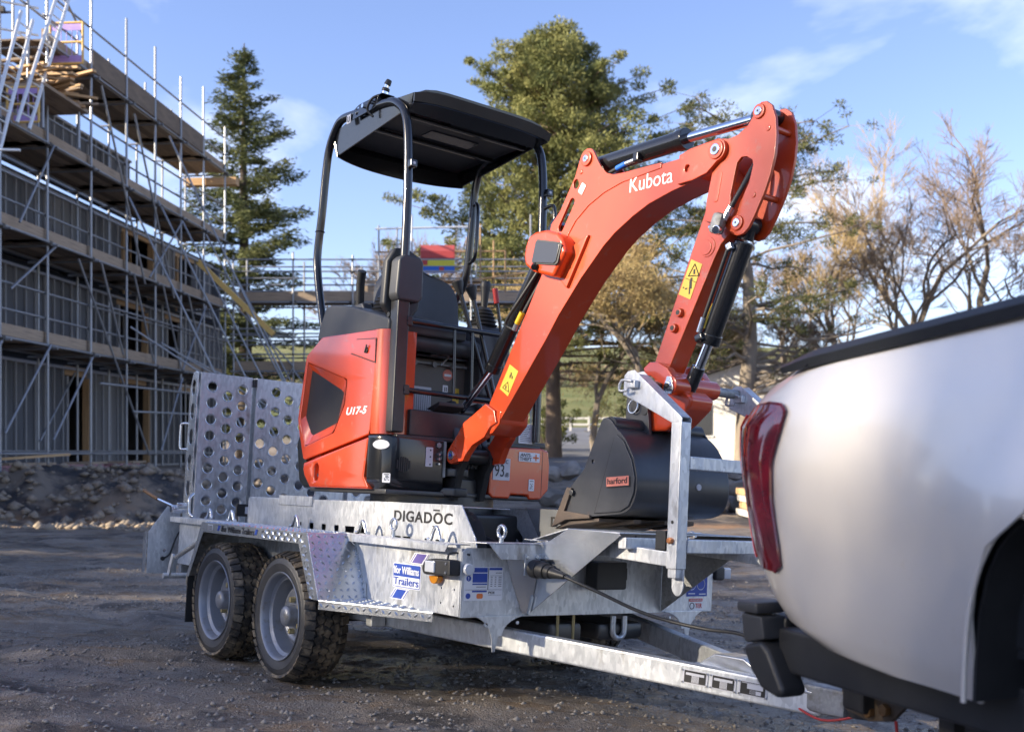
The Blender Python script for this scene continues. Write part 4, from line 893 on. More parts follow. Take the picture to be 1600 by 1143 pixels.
# ---- rack that locks the bucket
ym = -.275
for s_, yy in ((-1, ym), (1, .275)):
    beam(T, 'rack_beam', (1.20, yy, .655), (1.70, yy, .632), .05, .05, 'galv', .004)
    pst = box2(T, 'rack_post', (1.693, yy - .024, .600), (1.741, yy + .024, 1.090), 'galv', .004)
    box2(pst, 'inner_tube', (1.698, yy - .019, .570), (1.736, yy + .019, .606), 'galv', .003)
    cyl(pst, 'peg_hole', (1.717, yy - .0235, .755), (1.717, yy - .0252, .755), .006, 'black_print', seg=14)
    cyl(pst, 'clamp_bolt', (1.717, yy - .023, .694), (1.717, yy - .040, .694), .011, 'copper', seg=6, bev=.002)
    plate(pst, 'post_foot', [(1.69, .60)] + [(1.717 + .028 * math.cos(R(a)), .555 + .045 * math.sin(R(a))) for a in range(200, 345, 12)] + [(1.744, .60)], 'y', yy + .012, .005, 'galv')
    arm = [(1.741, 1.088), (1.741, 1.103), (1.722, 1.118), (1.503, 1.278), (1.470, 1.276), (1.452, 1.262), (1.450, 1.192), (1.466, 1.190), (1.693, 1.088)]
    ar = plate(T, 'rack_arm', arm, 'y', yy - .022, .004, 'galv'); plate(T, 'rack_arm', arm, 'y', yy + .022, .004, 'galv')
    beam(ar, 'arm_web', (1.455, yy, 1.193), (1.70, yy, 1.092), .040, .005, 'galv', .001)
    beam(ar, 'arm_web', (1.52, yy, 1.262), (1.735, yy, 1.105), .040, .005, 'galv', .001)
    plate(ar, 'end_cap', [(yy - .02, 1.195), (yy + .02, 1.195), (yy + .02, 1.26), (yy - .02, 1.26)], 'x', 1.452, .004, 'galv')
    box2(ar, 'latch_block', (1.487, yy - .046, 1.212), (1.530, yy - .0245, 1.240), 'galv', .004)
    tube(ar, 'latch_pin', [(1.52, yy - .05, 1.235), (1.475, yy - .055, 1.24), (1.463, yy - .055, 1.205), (1.50, yy - .05, 1.205)], .005, 'galv', 8, 3)
beam(T, 'rack_cross_bar', (1.717, -.25, .955), (1.717, .25, .955), .045, .045, 'galv', .004)
beam(T, 'rack_cross_bar', (1.722, -.25, .677), (1.722, .42, .677), .050, .046, 'galv', .004)
box2(T, 'rubber_block', (1.640, -.300, .66), (1.688, -.252, .725), 'plastic_dark', .003)
# ---- drawbar
yl = lambda x: .727 - .333 * x; zl = lambda x: .292 - .06 * x
for sd in (-1, 1):
    xa, xb = -.1, 2.12; dz = .044 if sd < 0 else .041
    db = beam(T, 'drawbar', (xa, sd * (yl(xa) - .0255), zl(xa) + dz), (xb, sd * (yl(xb) - .0255), zl(xb) + dz), .05, .088, 'galv', .010)
    beam(T, 'chassis_beam', (-1.7, sd * .50, .335), (.25, sd * .50, .335), .05, .09, 'galv_dull', .006)
    o_ = []
    for t in range(9): a = R(90 * t / 8); o_.append((-.62 + .105 * math.sin(a), .378 - .108 * (1 - math.cos(a))))
    for t in range(9): a = R(90 - 90 * t / 8); o_.append((-.335 - .135 * math.sin(a), .378 - .075 * (1 - math.cos(a))))
    o_[9:9] = [(-.512, .245), (-.500, .245), (-.487, .303)]
    pl_ = [(q[0] * -sd, q[1]) for q in o_]
    plate(T, 'drawbar_bracket', pl_, 'x', 1.03, .005, 'galv', holes=[circ((.545 * sd, .345), .007, 10), circ((.40 * sd, .350), .007, 10)])
nd = Vector((1, .333, -.06)).normalized()
for i, (x0, x1) in enumerate(((1.668, 1.757), (1.766, 1.853), (1.862, 1.955))):
    o0 = Vector((x0, -yl(x0) - .0030, zl(x0) + .022)); w = (x1 - x0) * 1.055; h = .048
    st_ = sticker(T, 'rating_plate', o0, w, h, 'grey_sticker', (nd, (0, 0, 1)), r=.002)
    if i < 2: it = [(.08, .10, .92, .94)]; wt = [(.14, .62, .86, .80), (.38, .14, .66, .62)]
    else: it = [(.06, .10, .94, .94)]; wt = [(.30, .50, .86, .84), (.62, .16, .80, .42)]
    rects(st_, 'plate_print', o0, [(a * w, b * h, c * w, d * h) for a, b, c, d in it], 'black_print', (nd, (0, 0, 1)))
    rects(st_, 'plate_letter', o0, [(a * w, b * h, c * w, d * h) for a, b, c, d in wt], 'grey_sticker', (nd, (0, 0, 1)), z=.002)
    rects(st_, 'plate_lines', o0, [(.40 * w, (.18 + .08 * k) * h, .64 * w, (.20 + .08 * k) * h) for k in range(6)] + [(.10 * w, .86 * h, .90 * w, .90 * h)], 'black_print' if i < 2 else 'grey_sticker', (nd, (0, 0, 1)), z=.0028)
    for a, b in ((.03, .08), (.03, .92), (.97, .08), (.97, .92)):
        q = o0 + nd * (a * w) + Vector((0, 0, b * h)); cyl(st_, 'rivet', q, q + Vector((.0, -.004, 0)), .0035, 'galv_bright', seg=10)
mtx = frame_mtx((1.62, 0, .262), (1, 0, -.06), (0, 1, 0))
plate(T, 'hitch_plate', [(0, -.15), (.50, -.03), (.50, .03), (0, .15)], 'z', .004, .008, 'galv_bright', mtx=mtx)
link('handbrake_housing', prism([(1.62, .265), (1.70, .310), (1.83, .310), (1.86, .295), (2.00, .245), (2.0, .22), (1.62, .25)], 'y', -.055, .055, .006), 'galv_bright', T)
box2(T, 'jockey_clamp', (1.70, .19, .245), (1.80, .27, .345), 'galv_bright', .012)
cyl(T, 'clamp_screw', (1.75, .23, .34), (1.75, .23, .372), .012, 'galv_bright', seg=12)
box2(T, 'coupling_body', (2.0, -.035, .178), (2.22, .035, .265), 'galv_dull', .012)
link('coupling_head', lathe([(.0, .0), (.048, .0), (.052, .02), (.048, .05), (.03, .068), (.001, .07)], (2.27, 0, .19), (0, 0, 1), 28, closed=False), 'black_paint', T)
tube(T, 'breakaway_cable', [(2.0, -.03, .20), (2.15, -.05, .165), (2.28, -.02, .20)], .004, 'red_print', 8)
# underside gear between the beams
box2(T, 'brake_linkage', (.55, -.22, .26), (1.0, -.05, .34), 'steel_dark', .02); box2(T, 'brake_linkage', (.70, .05, .26), (.98, .30, .33), 'steel_dark', .02)
for y in (-.18, -.10): cyl(T, 'brake_rod', (1.0, y, .37), (1.0, y, .26), .006, 'zinc_yellow', seg=8)
tube(T, 'tie_down_loop', [(.99, .12, .36), (.99, .12, .29), (.99, .15, .27), (.99, .18, .29), (.99, .18, .36)], .012, 'galv', 8, 4)
# prop stand bracket below the step
box2(T, 'prop_bracket', (.36, -.665, .27), (.41, -.60, .372), 'galv', .006)
# ---- loading bed sides with cut-out name
dh = [[(x - .022, .648), (x - .016, .628), (x + .016, .628), (x + .022, .648), (x + .02, .66), (x - .02, .66)] for x in (-.56, -.434, -.309, -.184)] + [[(-.10, .632), (-.02, .632), (-.015, .66), (-.105, .66)], [(.02, .634), (.10, .634), (.10, .662), (.02, .662)]]
for y, mt in ((-.53, 'galv'), (.25, 'galv_bright')):
    dx = 0 if y < 0 else .08
    rr = [(-1.174, .60), (.31, .60), (.19, .7765), (-1.174, .764)] if y < 0 else [(-.12, .60), (.31, .60), (.19, .7765), (-.20, .772)]
    hl = dh if y < 0 else [slot((.02, .70), (.10, .63), .02)]
    pr_ = plate(T, 'bed_side', [(a + dx, b) for a, b in rr], 'y', y, .005, 'galv' if y < 0 else 'galv_dull', holes=[[(a + dx, b) for a, b in h] for h in hl])  # far piece in darker steel, its missing light put into the colour
    ol = [(.140, .777), (.823, .778), (.925, .655), (.945, .585), (.30, .585), (.235, .655)]
    h2 = [[(x - .03, .600), (x + .03, .600), (x + .035, .625), (x + .025, .638), (x - .028, .638)] for x in (.36, .435, .60, .68)] if y < 0 else []
    m_ = frame_mtx((0, y, 0), (1, 0, 0), (0, 0, 1))
    fr = plate(T, 'bed_side_front', [(a + dx, b) for a, b in ol], 'y', y - .004, .006, 'galv' if y < 0 else 'galv_bright', holes=h2)
    text(T, 'cut_out_name', 'DIGADOC', (.330 + dx, y - .0082, .699), 'black_print', width=.437, height=.046, bold=.0022, spacing=1.12)
    if y < 0:
        lp = plate(T, 'track_rest', [(-.79, .738), (-.432, .738), (-.425, .785), (-.79, .785)], 'y', -.536, .006, 'galv'); box2(T, 'bed_side_top', (-1.17, -.528, .764), (.13, -.30, .770), 'galv', .002)
        box2(T, 'bed_front_top', (.14, -.528, .768), (.82, -.30, .772), 'galv', .002)
        [rects(T, 'name_bridge', (.330, -.0086 + y, .699), [q], 'black_print', z=0) for q in ((.300, -.013, .345, -.007), (.300, .051, .345, .057))]
# ---- perforated loading ramps, standing
hp1 = [circ((y, z - .092 * k), .0265) for y, z in ((-.567, 1.378), (-.473, 1.332), (-.386, 1.376)) for k in range(9) if z - .092 * k > .60]
hp2 = [circ((y + .26 * j, z - .115 * k), .0265) for j in range(2) for y, z in ((-.262, 1.308), (-.178, 1.383), (-.095, 1.342)) for k in range(8) if z - .115 * k > .56]
hp3 = [circ((-y, z - .092 * k), .0265) for y, z in ((-.567, 1.378), (-.473, 1.332), (-.386, 1.376)) for k in range(9) if z - .092 * k > .60]
def ramp(name, ya, yb, hs, lab):
    r_ = plate(T, name, [(ya, .45), (yb, .45), (yb, 1.452), (ya, 1.452)], 'x', -1.68, .004, 'galv', holes=hs, bev=.001)
    link('top_flange', boxm((-1.72, (ya + yb) / 2, 1.452), (.08, yb - ya, .004), .001), 'galv', r_)
    mb = MB()
    for h in hs:
        cx = sum(q[0] for q in h) / len(h); cz = sum(q[1] for q in h) / len(h); n = 16; k = len(mb.v)
        for rr_, x_ in ((.0268, -1.679), (.0315, -1.6765), (.0325, -1.679)):
            for i in range(n): a = 2 * math.pi * i / n; mb.v.append((x_, cy_ if False else cx + rr_ * math.cos(a), cz + rr_ * math.sin(a)))
        for q in range(2):
            for i in range(n): mb.f.append((k + q * n + i, k + q * n + (i + 1) % n, k + (q + 1) * n + (i + 1) % n, k + (q + 1) * n + i))
    link('hole_collars', mb.mesh(True), 'galv_bright', r_)
    for y in (ya + .002, yb - .002): link('edge_flange', boxm((-1.72, y, .95), (.08, .004, 1.0), .001), 'galv', r_)
    return r_
r1 = ramp('ramp', -.635, -.328, hp1, None); r2 = ramp('ramp', -.302, .295, hp2, None); r3 = ramp('ramp', .328, .635, hp3, None)
box2(r1, 'hinge_pin', (-1.70, -.325, 1.40), (-1.66, -.305, 1.445), 'black_paint', .003)
chk = [(-1.80, .62), (-1.688, .62), (-1.688, 1.452), (-1.72, 1.462), (-1.76, 1.455), (-1.80, 1.36)]
plate(T, 'ramp_cheek', chk, 'y', -.648, .005, 'galv_bright', holes=[[(-1.745 + .032 * math.cos(R(a)), z + .044 * math.sin(R(a))) for a in range(0, 360, 20)] for z in (.80, .945, 1.09, 1.235, 1.37)])
plate(T, 'ramp_cheek', chk, 'y', .648, .005, 'galv', holes=[[(-1.745 + .032 * math.cos(R(a)), z + .044 * math.sin(R(a))) for a in range(0, 360, 20)] for z in (.80, .945, 1.09, 1.235, 1.37)])
tube(T, 'ramp_handle', [(-1.79, -.65, 1.165), (-1.845, -.665, 1.165), (-1.855, -.67, 1.14), (-1.855, -.67, 1.04), (-1.845, -.665, 1.02), (-1.79, -.65, 1.02)], .007, 'galv_bright', 8, 4)
tube(T, 'spring_hook', [(-1.62, -.66, .77), (-1.60, -.69, .74), (-1.595, -.69, .67), (-1.56, -.68, .645)], .008, 'galv_bright', 8, 4)
box2(T, 'number_plate_lamp', (-1.60, -.42, .655), (-1.585, -.30, .725), 'plastic_dark', .003); sticker(T, 'lamp_label', (-1.584, -.37, .67), .04, .04, 'grey_sticker', FRONT)
# ---- rear lamp board, gear and lever
rb = plate(T, 'rear_lamp_board', [(-.80, .312), (-.803, .545), (-.702, .693), (-.625, .659), (-.629, .307)], 'x', -1.9, .004, 'galv', holes=[circ((-.705, .44), .010, 12)])
box2(rb, 'board_flange', (-1.95, -.812, .314), (-1.90, -.808, .545), 'galv_bright', .001)
tube(rb, 'lamp_cable', [(-1.89, -.715, .395), (-1.885, -.68, .42), (-1.88, -.655, .50), (-1.88, -.63, .55), (-1.86, -.60, .58)], .005, 'plastic_dark', 8)
cyl(rb, 'grommet', (-1.897, -.715, .395), (-1.888, -.715, .395), .012, 'plastic_dark')
for y, z in ((-.60, .585), (-.60, .62)): cyl(T, 'reflector', (-1.86, y, z), (-1.85, y, z), .016, 'grey_sticker', seg=16)
plate(T, 'rear_cross_member', [(-.62, .30), (.62, .30), (.62, .60), (-.62, .60)], 'x', -1.84, .005, 'galv_dull')
box2(T, 'tail_lamp', (-1.87, -.62, .40), (-1.845, -.56, .49), 'red_lamp_dirty', .012)
lv = tube(T, 'ramp_lever', [(-1.80, -.68, .685), (-1.95, -.69, .708), (-2.07, -.70, .728)], .008, 'chrome', 10, 3)
tube(lv, 'lever_grip', [(-2.07, -.70, .728), (-2.20, -.70, .752), (-2.315, -.70, .774)], .011, 'rust_bolt', 10, 3)
cyl(T, 'lever_pivot', (-1.80, -.62, .68), (-1.80, -.72, .68), .022, 'chrome', bev=.004); cyl(T, 'lever_pivot', (-1.76, -.62, .70), (-1.76, -.70, .70), .016, 'galv_bright', bev=.003)
cyl(T, 'gas_strut', (-1.45, -.80, .430), (-1.10, -.80, .540), .013, 'galv_bright', bev=.003)
plate(T, 'strut_link', slot((-1.55, .325), (-1.50, .43), .016), 'y', -.80, .012, 'galv'); cyl(T, 'link_pin', (-1.55, -.83, .325), (-1.55, -.70, .325), .015, 'galv', bev=.003); cyl(T, 'link_pin', (-1.42, -.74, .31), (-1.42, -.66, .31), .038, 'galv_dull', bev=.006)
box2(T, 'corner_post', (-1.80, -.655, .32), (-1.76, -.60, .63), 'galv_dull', .004)
# ---- lamps and stickers
link('marker_lamp', prism([(.835, .545), (.852, .570), (.90, .578), (1.02, .580), (1.024, .522), (.852, .516), (.838, .527)], 'y', -.662, -.712, .008), 'plastic_dark', T)
box2(T, 'lamp_lens', (.866, -.708, .527), (.930, -.720, .570), 'lens_clear', .006)
cyl(T, 'lamp_screw', (1.0, -.71, .565), (1.0, -.716, .565), .005, 'galv_bright', seg=10); cyl(T, 'lamp_screw', (1.0, -.71, .533), (1.0, -.716, .533), .005, 'galv_bright', seg=10)
link('amber_reflector', prism([(.883 + .031 * math.cos(R(a)), .514 + .031 * math.sin(R(a))) for a in range(180, 361, 12)], 'y', -.664, -.690, .006), 'amber', T)
cyl(T, 'front_reflector', (1.03, -.640, .548), (1.05, -.640, .548), .022, 'lens_clear', bev=.006)
tube(T, 'lamp_wire', [(.99, -.70, .58), (.985, -.69, .60), (1.0, -.66, .605), (1.03, -.63, .60)], .004, 'plastic_dark', 8)
box2(T, 'marker_lamp', (.97, .665, .505), (1.04, .72, .565), 'plastic_dark', .010); box2(T, 'lamp_lens', (1.036, .72, .51), (1.0, .765, .56), 'lens_clear', .008); box2(T, 'lamp_bracket', (.98, .655, .50), (1.02, .69, .60), 'galv', .004)
ys = -.6625
o0 = (.553, ys, .446); st_ = sticker(T, 'maker_sticker', o0, .205, .096, 'white_sticker', r=.010)
sticker(st_, 'blue_panel', (.557, ys - .0012, .490), .197, .048, 'blue_print', r=.008, th=.001)
sticker(st_, 'blue_border', (.5565, ys - .0004, .4485), .198, .090, 'blue_print', r=.008, th=.0011); sticker(st_, 'white_panel', (.5595, ys - .0010, .4515), .192, .040, 'white_sticker', r=.006, th=.0012)
text(st_, 'maker_name', 'Ifor Williams', (.564, ys - .0026, .500), 'white_print', width=.182, height=.030, bold=.0016)
text(st_, 'maker_name', 'Trailers', (.563, ys - .0026, .4570), 'blue_print', width=.184, height=.030, bold=.0014)
for (x, z, mt) in ((.690, .546, 'violet_print'), (.555, .400, 'blue_print')):
    sk = .035; w = .092; h = .042
    plate(st_, 'stripe_ground', [(x - .020, z), (x + w - .004, z), (x + w + sk - .004, z + h), (x + sk - .020, z + h)], 'y', ys, .0011, 'white_sticker', bev=.0002)
    plate(st_, 'stripe', [(x, z + .003), (x + w - .024, z + .003), (x + w + sk - .024, z + h - .003), (x + sk, z + h - .003)], 'y', ys - .001, .0011, mt, bev=.0002)
    for q in (-.013, w - .013): plate(st_, 'stripe', [(x + q, z + .003), (x + q + .005, z + .003), (x + q + sk + .005, z + h - .003), (x + q + sk, z + h - .003)], 'y', ys - .001, .0011, mt, bev=.0002)
yl_ = -.8832
text(T, 'mudguard_name', 'Ifor Williams Trailers', (-.66, yl_, .600), 'black_print', width=.37, height=.028, bold=.0008)
for x in (-.71, -.285): plate(T, 'mudguard_mark', [(x, .603), (x + .02, .603), (x + .032, .628), (x + .012, .628)], 'y', yl_, .0012, 'blue_print', bev=.0002)
sticker(T, 'serial_plate', (-.83, yl_ + .001, .602), .06, .026, 'grey_sticker'); rects(T, 'serial_lines', (-.83, yl_ + .001, .602), [(.004, .003 + .005 * k, .056, .0055 + .005 * k) for k in range(4)], 'black_print')
def info(o, w, h):
    s_ = sticker(T, 'safety_sticker', o, w, h, 'white_sticker', FRONT, r=.004)
    rects(s_, 'sticker_blue', o, [(a * w, b * h, c * w, d * h) for a, b, c, d in ((.20, .84, .58, .98), (.20, .54, .58, .81), (.20, .47, .58, .51), (.63, .91, .97, .98), (.20, .25, .58, .30))], 'blue_print', FRONT)
    for b in (.89, .66, .14): cyl(s_, 'sticker_sign', Vector(o) + Vector((.0005, .10 * w, b * h)), Vector(o) + Vector((.0022, .10 * w, b * h)), .085 * h, 'blue_print', seg=18)
    sticker(s_, 'sticker_dot', Vector(o) + Vector((.0018, .32 * w, .06 * h)), .16 * w, .15 * h, 'orange_print', FRONT, r=.006)
    text(s_, 'sticker_text', 'PDI', Vector(o) + Vector((.0015, .63 * w, .20 * h)), 'black_print', width=.15 * w, height=.07 * h, dirs=FRONT, bold=.0005)
    text(s_, 'sticker_text', '!', Vector(o) + Vector((.003, .085 * w, .61 * h)), 'white_print', height=.10 * h, dirs=FRONT, bold=.0008)
    rects(s_, 'sticker_lines', o, [(.67 * w, (.42 + .055 * k) * h, .72 * w, (.435 + .055 * k) * h) for k in range(6)] + [(.78 * w, (.42 + .055 * k) * h, .82 * w, (.435 + .055 * k) * h) for k in range(6)] + [(.88 * w, (.42 + .055 * k) * h, .96 * w, (.435 + .055 * k) * h) for k in range(6)] + [(.66 * w, .74 * h, .97 * w, .747 * h), (.80 * w, .82 * h, .96 * w, .835 * h), (.60 * w, .33 * h, .612 * w, .98 * h), (.02 * w, .318 * h, .98 * w, .325 * h), (.62 * w, .16 * h, .97 * w, .165 * h), (.30 * w, .40 * h, .55 * w, .415 * h)], 'black_print', FRONT)
info(Vector((1.0245, -.645, .434)), .172, .122)
o = Vector((1.0245, .500, .437)); s_ = sticker(T, 'tyre_sticker', o, .125, .110, 'blue_print', FRONT, r=.003)
for y in (.030, .085): link('print_ring', tubem(ring_pts(o + Vector((.0012, y, .052)), (0, 1, 0), (0, 0, 1), .024, 24), .0012, 6, True), 'white_print', s_)
rects(s_, 'print_lines', o, [(.090, .080, .118, .082), (.090, .104, .118, .106), (.090, .08, .092, .106), (.116, .08, .118, .106), (.01, .010, .05, .014), (.075, .008, .115, .012)], 'white_print', FRONT)
o = Vector((1.0245, .515, .378)); s_ = sticker(T, 'warning_sticker', o, .085, .052, 'white_sticker', FRONT, r=.003)
rects(s_, 'warning_band', o, [(.002, .038, .083, .050)], 'red_print', FRONT); text(s_, 'warning_text', 'WARNING', o + Vector((.0025, .006, .0405)), 'white_print', width=.072, height=.007, dirs=FRONT)
text(s_, 'warning_text', 'TER', o + Vector((.0015, .040, .010)), 'red_print', width=.040, height=.019, dirs=FRONT); link('print_ring', tubem(ring_pts(o + Vector((.0012, .020, .019)), (0, 1, 0), (0, 0, 1), .013, 20), .0016, 6, True), 'black_print', s_)
# ---- electrical socket
box2(T, 'socket_plate', (1.093, -.43, .53), (1.098, -.34, .61), 'galv', .002)
for y in (-.42, -.375): cyl(T, 'socket_rivet', (1.096, y, .598), (1.103, y, .598), .007, 'galv_bright', seg=12)
cyl(T, 'socket', (1.098, -.395, .557), (1.135, -.39, .555), .034, 'plastic_dark', bev=.008)
plate(T, 'socket_lid', [(1.10, -.36), (1.17, -.385), (1.17, -.325), (1.12, -.30)], 'z', .590, .008, 'plastic_dark', bev=.002)

# ================================================================ the mini excavator (same frame as the trailer it stands on)
EOFF = Vector((-.2, 0, .43))
E = thing('mini_excavator', 'orange mini excavator with a black canopy, standing on the galvanised trailer', 'excavator', MT @ Matrix.Translation(EOFF), off=EOFF)
# ---- undercarriage
def track(sd):
    y0, y1 = sd * .285, sd * .495
    ol = [(.50 + .155 * math.cos(R(a)), .60 + .155 * math.sin(R(a))) for a in range(90, -91, -15)] + [(-.70 + .155 * math.cos(R(a)), .60 + .155 * math.sin(R(a))) for a in range(270, 89, -15)]
    il = [(.50 + .12 * math.cos(R(a)), .60 + .12 * math.sin(R(a))) for a in range(90, -91, -15)] + [(-.70 + .12 * math.cos(R(a)), .60 + .12 * math.sin(R(a))) for a in range(270, 89, -15)]
    b = plate(E, 'track_belt', ol, 'y', (y0 + y1) / 2, .21, 'rubber', holes=[il], bev=.004)
    mb = MB()
    for k in range(15):
        for z in (.444, .756): mb.box((-.70 + 1.2 * k / 14, (y0 + y1) / 2, z), (.03, .20, .014))
    link('track_lugs', mb.mesh(), 'rubber', b, kind='stuff')
    for x in (.50, -.70): cyl(E, 'track_wheel', (x, y0 + sd * .04, .60), (x, y1 - sd * .03, .60), .115, 'black_paint', bev=.01)
    for x in (-.4, -.1, .2): cyl(E, 'track_roller', (x, y0 + sd * .05, .53), (x, y1 - sd * .04, .53), .06, 'black_paint', bev=.01)
    box2(E, 'track_frame', (-.60, y0 + sd * .05, .56), (.42, y1 - sd * .05, .68), 'black_paint', .012)
for sd in (-1, 1): track(sd)
box2(E, 'car_body', (-.55, -.30, .55), (.15, .30, .74), 'black_paint', .02)
link('dozer_blade', prism([(.70, .43), (.735, .435), (.715, .50), (.74, .57), (.70, .575), (.675, .50)], 'y', -.47, .47, .006), 'black_paint', E)
for y in (-.2, .2): box2(E, 'blade_arm', (.15, y - .03, .47), (.69, y + .03, .53), 'black_paint', .01)
cyl(E, 'blade_ram', (.20, 0, .62), (.66, 0, .54), .03, 'black_paint')
cyl(E, 'slew_ring', (-.22, 0, .735), (-.22, 0, .818), .30, 'steel_dark', seg=48, bev=.006)
box2(E, 'upper_frame', (-.66, -.44, .812), (.08, .44, .834), 'steel_dark', .006)
# ---- rear bodywork
hood = [(-.545, 1.566), (-.560, 1.563), (-.705, 1.490), (-.716, 1.475), (-.772, 1.172), (-.745, 1.09), (-.690, .972), (-.672, .965), (-.045, 1.0765), (-.035, 1.10), (-.018, 1.33), (-.015, 1.545), (-.03, 1.552)]
facet = [(-.690, 1.450), (-.283, 1.342), (-.276, 1.325), (-.290, 1.222), (-.381, 1.094), (-.672, 1.034), (-.738, 1.165)]
grl = [(-.682, 1.415), (-.340, 1.290), (-.333, 1.278), (-.388, 1.140), (-.645, 1.085), (-.724, 1.180)]
link('hood', prism([(-.545, 1.560), (-.700, 1.485), (-.765, 1.17), (-.67, .97), (-.05, 1.08), (-.02, 1.33), (-.03, 1.545)], 'y', -.440, -.36, .006, 2), 'orange', E)
link('rear_hood', prism([(-.545, 1.560), (-.700, 1.485), (-.765, 1.17), (-.67, .97), (-.56, .97), (-.545, 1.55)], 'y', -.442, .465, .03, 3), 'orange', E)
link('left_hood', prism([(-.545, 1.40), (-.60, .97), (-.10, 1.06), (-.16, 1.36)], 'y', .34, .465, .03, 3), 'orange', E)
sk = plate(E, 'hood_side', hood, 'y', -.455, .030, 'orange', holes=[facet], bev=.006)
n6 = 40
def resample(pl, n):
    P = [Vector(q) for q in pl] + [Vector(pl[0])]; ls = [0]
    for a, b in zip(P, P[1:]): ls.append(ls[-1] + (b - a).length)
    o = []
    for i in range(n):
        t = ls[-1] * i / n
        for k in range(len(P) - 1):
            if ls[k + 1] >= t: f = (t - ls[k]) / (ls[k + 1] - ls[k] + 1e-9); o.append(P[k].lerp(P[k + 1], f)); break
    return o
A_, B_ = resample(facet, n6), resample(grl, n6)
link('grille_surround', grid([[Vector((q.x, -.4705, q.y)) for q in A_], [Vector((q.x, -.4665, q.y)) for q in [a.lerp(b, .12) for a, b in zip(A_, B_)]], [Vector((q.x, -.449, q.y)) for q in B_], [Vector((q.x, -.440, q.y)) for q in B_]], closed=True, angle=25), 'orange', sk)
plate(sk, 'grille', grl, 'y', -.4455, .006, 'mesh_grill')
mb = MB()
for i in range(46):
    x = -.735 + .0088 * i
    for j in range(0, 40): pass
link('hood_shoulder', grid([[Vector((x, y, z)) for z in (1.079, 1.16, 1.33, 1.46, 1.535, 1.552)] for x, y in ((-.030, -.4695), (.0, -.465), (.03, -.452), (.048, -.43), (.052, -.39), (.050, -.30))]), 'orange', E)
plate(sk, 'filler_door', [(-.245, 1.462), (-.195, 1.520), (-.02, 1.508), (-.018, 1.404), (-.045, 1.410)], 'y', -.4715, .004, 'orange', bev=.0015)
plate(sk, 'door_gap', [(-.250, 1.458), (-.198, 1.524), (-.016, 1.512), (-.016, 1.398), (-.047, 1.405)], 'y', -.4702, .0012, 'black_print', bev=.0003)
lk = cyl(sk, 'door_lock', (-.095, -.472, 1.462), (-.095, -.480, 1.462), .014, 'plastic_dark', seg=16, bev=.003)
box(lk, 'lock_lever', (-.092, -.482, 1.468), (.008, .006, .040), 'plastic_dark', .002, rot=25)
text(sk, 'model_name', 'U17-5', (-.262, -.4712, 1.171), 'white_print', width=.195, height=.036, bold=.003, shear=.25)
lowp = [(-.684, .952), (-.046, 1.0675), (-.058, .98), (-.073, .887), (-.022, .832), (-.028, .829), (-.606, .829), (-.675, .888), (-.690, .92)]
lw = plate(E, 'side_skirt', lowp, 'y', -.452, .034, 'orange', bev=.012, holes=[slot((-.545, .925), (-.545, .885), .021)])
link('skirt_core', prism([(-.66, .94), (-.06, 1.05), (-.05, .84), (-.62, .84)], 'y', -.436, .44, .02), 'orange', lw)
box2(lw, 'tie_hook', (-.565, -.440, .87), (-.525, -.434, .94), 'orange_satin', .004); cyl(lw, 'tie_pin', (-.535, -.44, .893), (-.535, -.462, .890), .008, 'chrome', seg=12)
link('counterweight', prism([(-.742, 1.16), (-.80, 1.10), (-.828, 1.05), (-.80, .93), (-.785, .86), (-.72, .822), (-.62, .822), (-.70, .92), (-.705, .95)], 'y', -.445, .445, .018), 'black_gloss', E)
# black front corner and lower front panel
path = [(-.046, -.4685), (.0, -.4685), (.04, -.462), (.070, -.444), (.086, -.415), (.090, -.38), (.090, -.30), (.090, -.22), (.090, -.148), (.06, -.142)]
fc = link('front_skirt', grid([[Vector((x + dx_, y + dy_, z)) for (z, dx_, dy_) in ((.829, -.028, .03), (.862, -.006, .006), (.885, 0, 0), (.97, 0, 0), (1.060, 0, 0), (1.072, -.006, .004), (1.074, -.03, .03))] for x, y in path]), 'black_gloss', E)
mtx = frame_mtx((.054, -.4565, 1.030), (.92, .39, 0), (0, 0, 1))
plate(fc, 'oval_sticker', [(.046 * math.cos(R(a)), .021 * math.sin(R(a))) for a in range(0, 360, 15)], 'z', .003, .002, 'grey_sticker', mtx=mtx, bev=.0003)
sticker(fc, 'code_sticker', (.066, -.451, .862), .036, .042, 'white_sticker', ((.70, .72, 0), (0, 0, 1))); rects(fc, 'code_marks', (.066, -.451, .862), [(.008 + .006 * (k % 4), .010 + .006 * (k // 4), .012 + .006 * (k % 4), .014 + .006 * (k // 4)) for k in (0, 1, 3, 4, 6, 9, 10, 11, 13, 14)] + [(.006, .035, .03, .038)], 'black_print', ((.70, .72, 0), (0, 0, 1)))
mb = MB()
for k in range(7): y = -.392 + .0105 * k; h = .034 * math.sqrt(max(.05, 1 - ((k - 3) / 3.6) ** 2)); mb.box((.0905, y, .947), (.004, .006, 2 * h))
link('vent_slots', mb.mesh(), 'black_print', fc)
bp_ = sticker(fc, 'breather_plate', (.0925, -.246, .945), .038, .088, 'grey_sticker', FRONT)
for z in (.955, .990, 1.02): cyl(fc, 'plate_hole', (.0935, -.222, z), (.0945, -.222, z), .004, 'black_print', seg=8)
for z in (.96, .982, 1.004): cyl(fc, 'grease_nipple', (.09, -.178, z), (.104, -.178, z), .005, 'galv_bright', seg=8)
cyl(fc, 'skirt_bolt', (.09, -.178, 1.045), (.098, -.178, 1.045), .013, 'galv_dull', seg=6, bev=.002)
box2(fc, 'skirt_edge', (.075, -.150, .90), (.10, -.140, 1.065), 'galv_dull', .002)
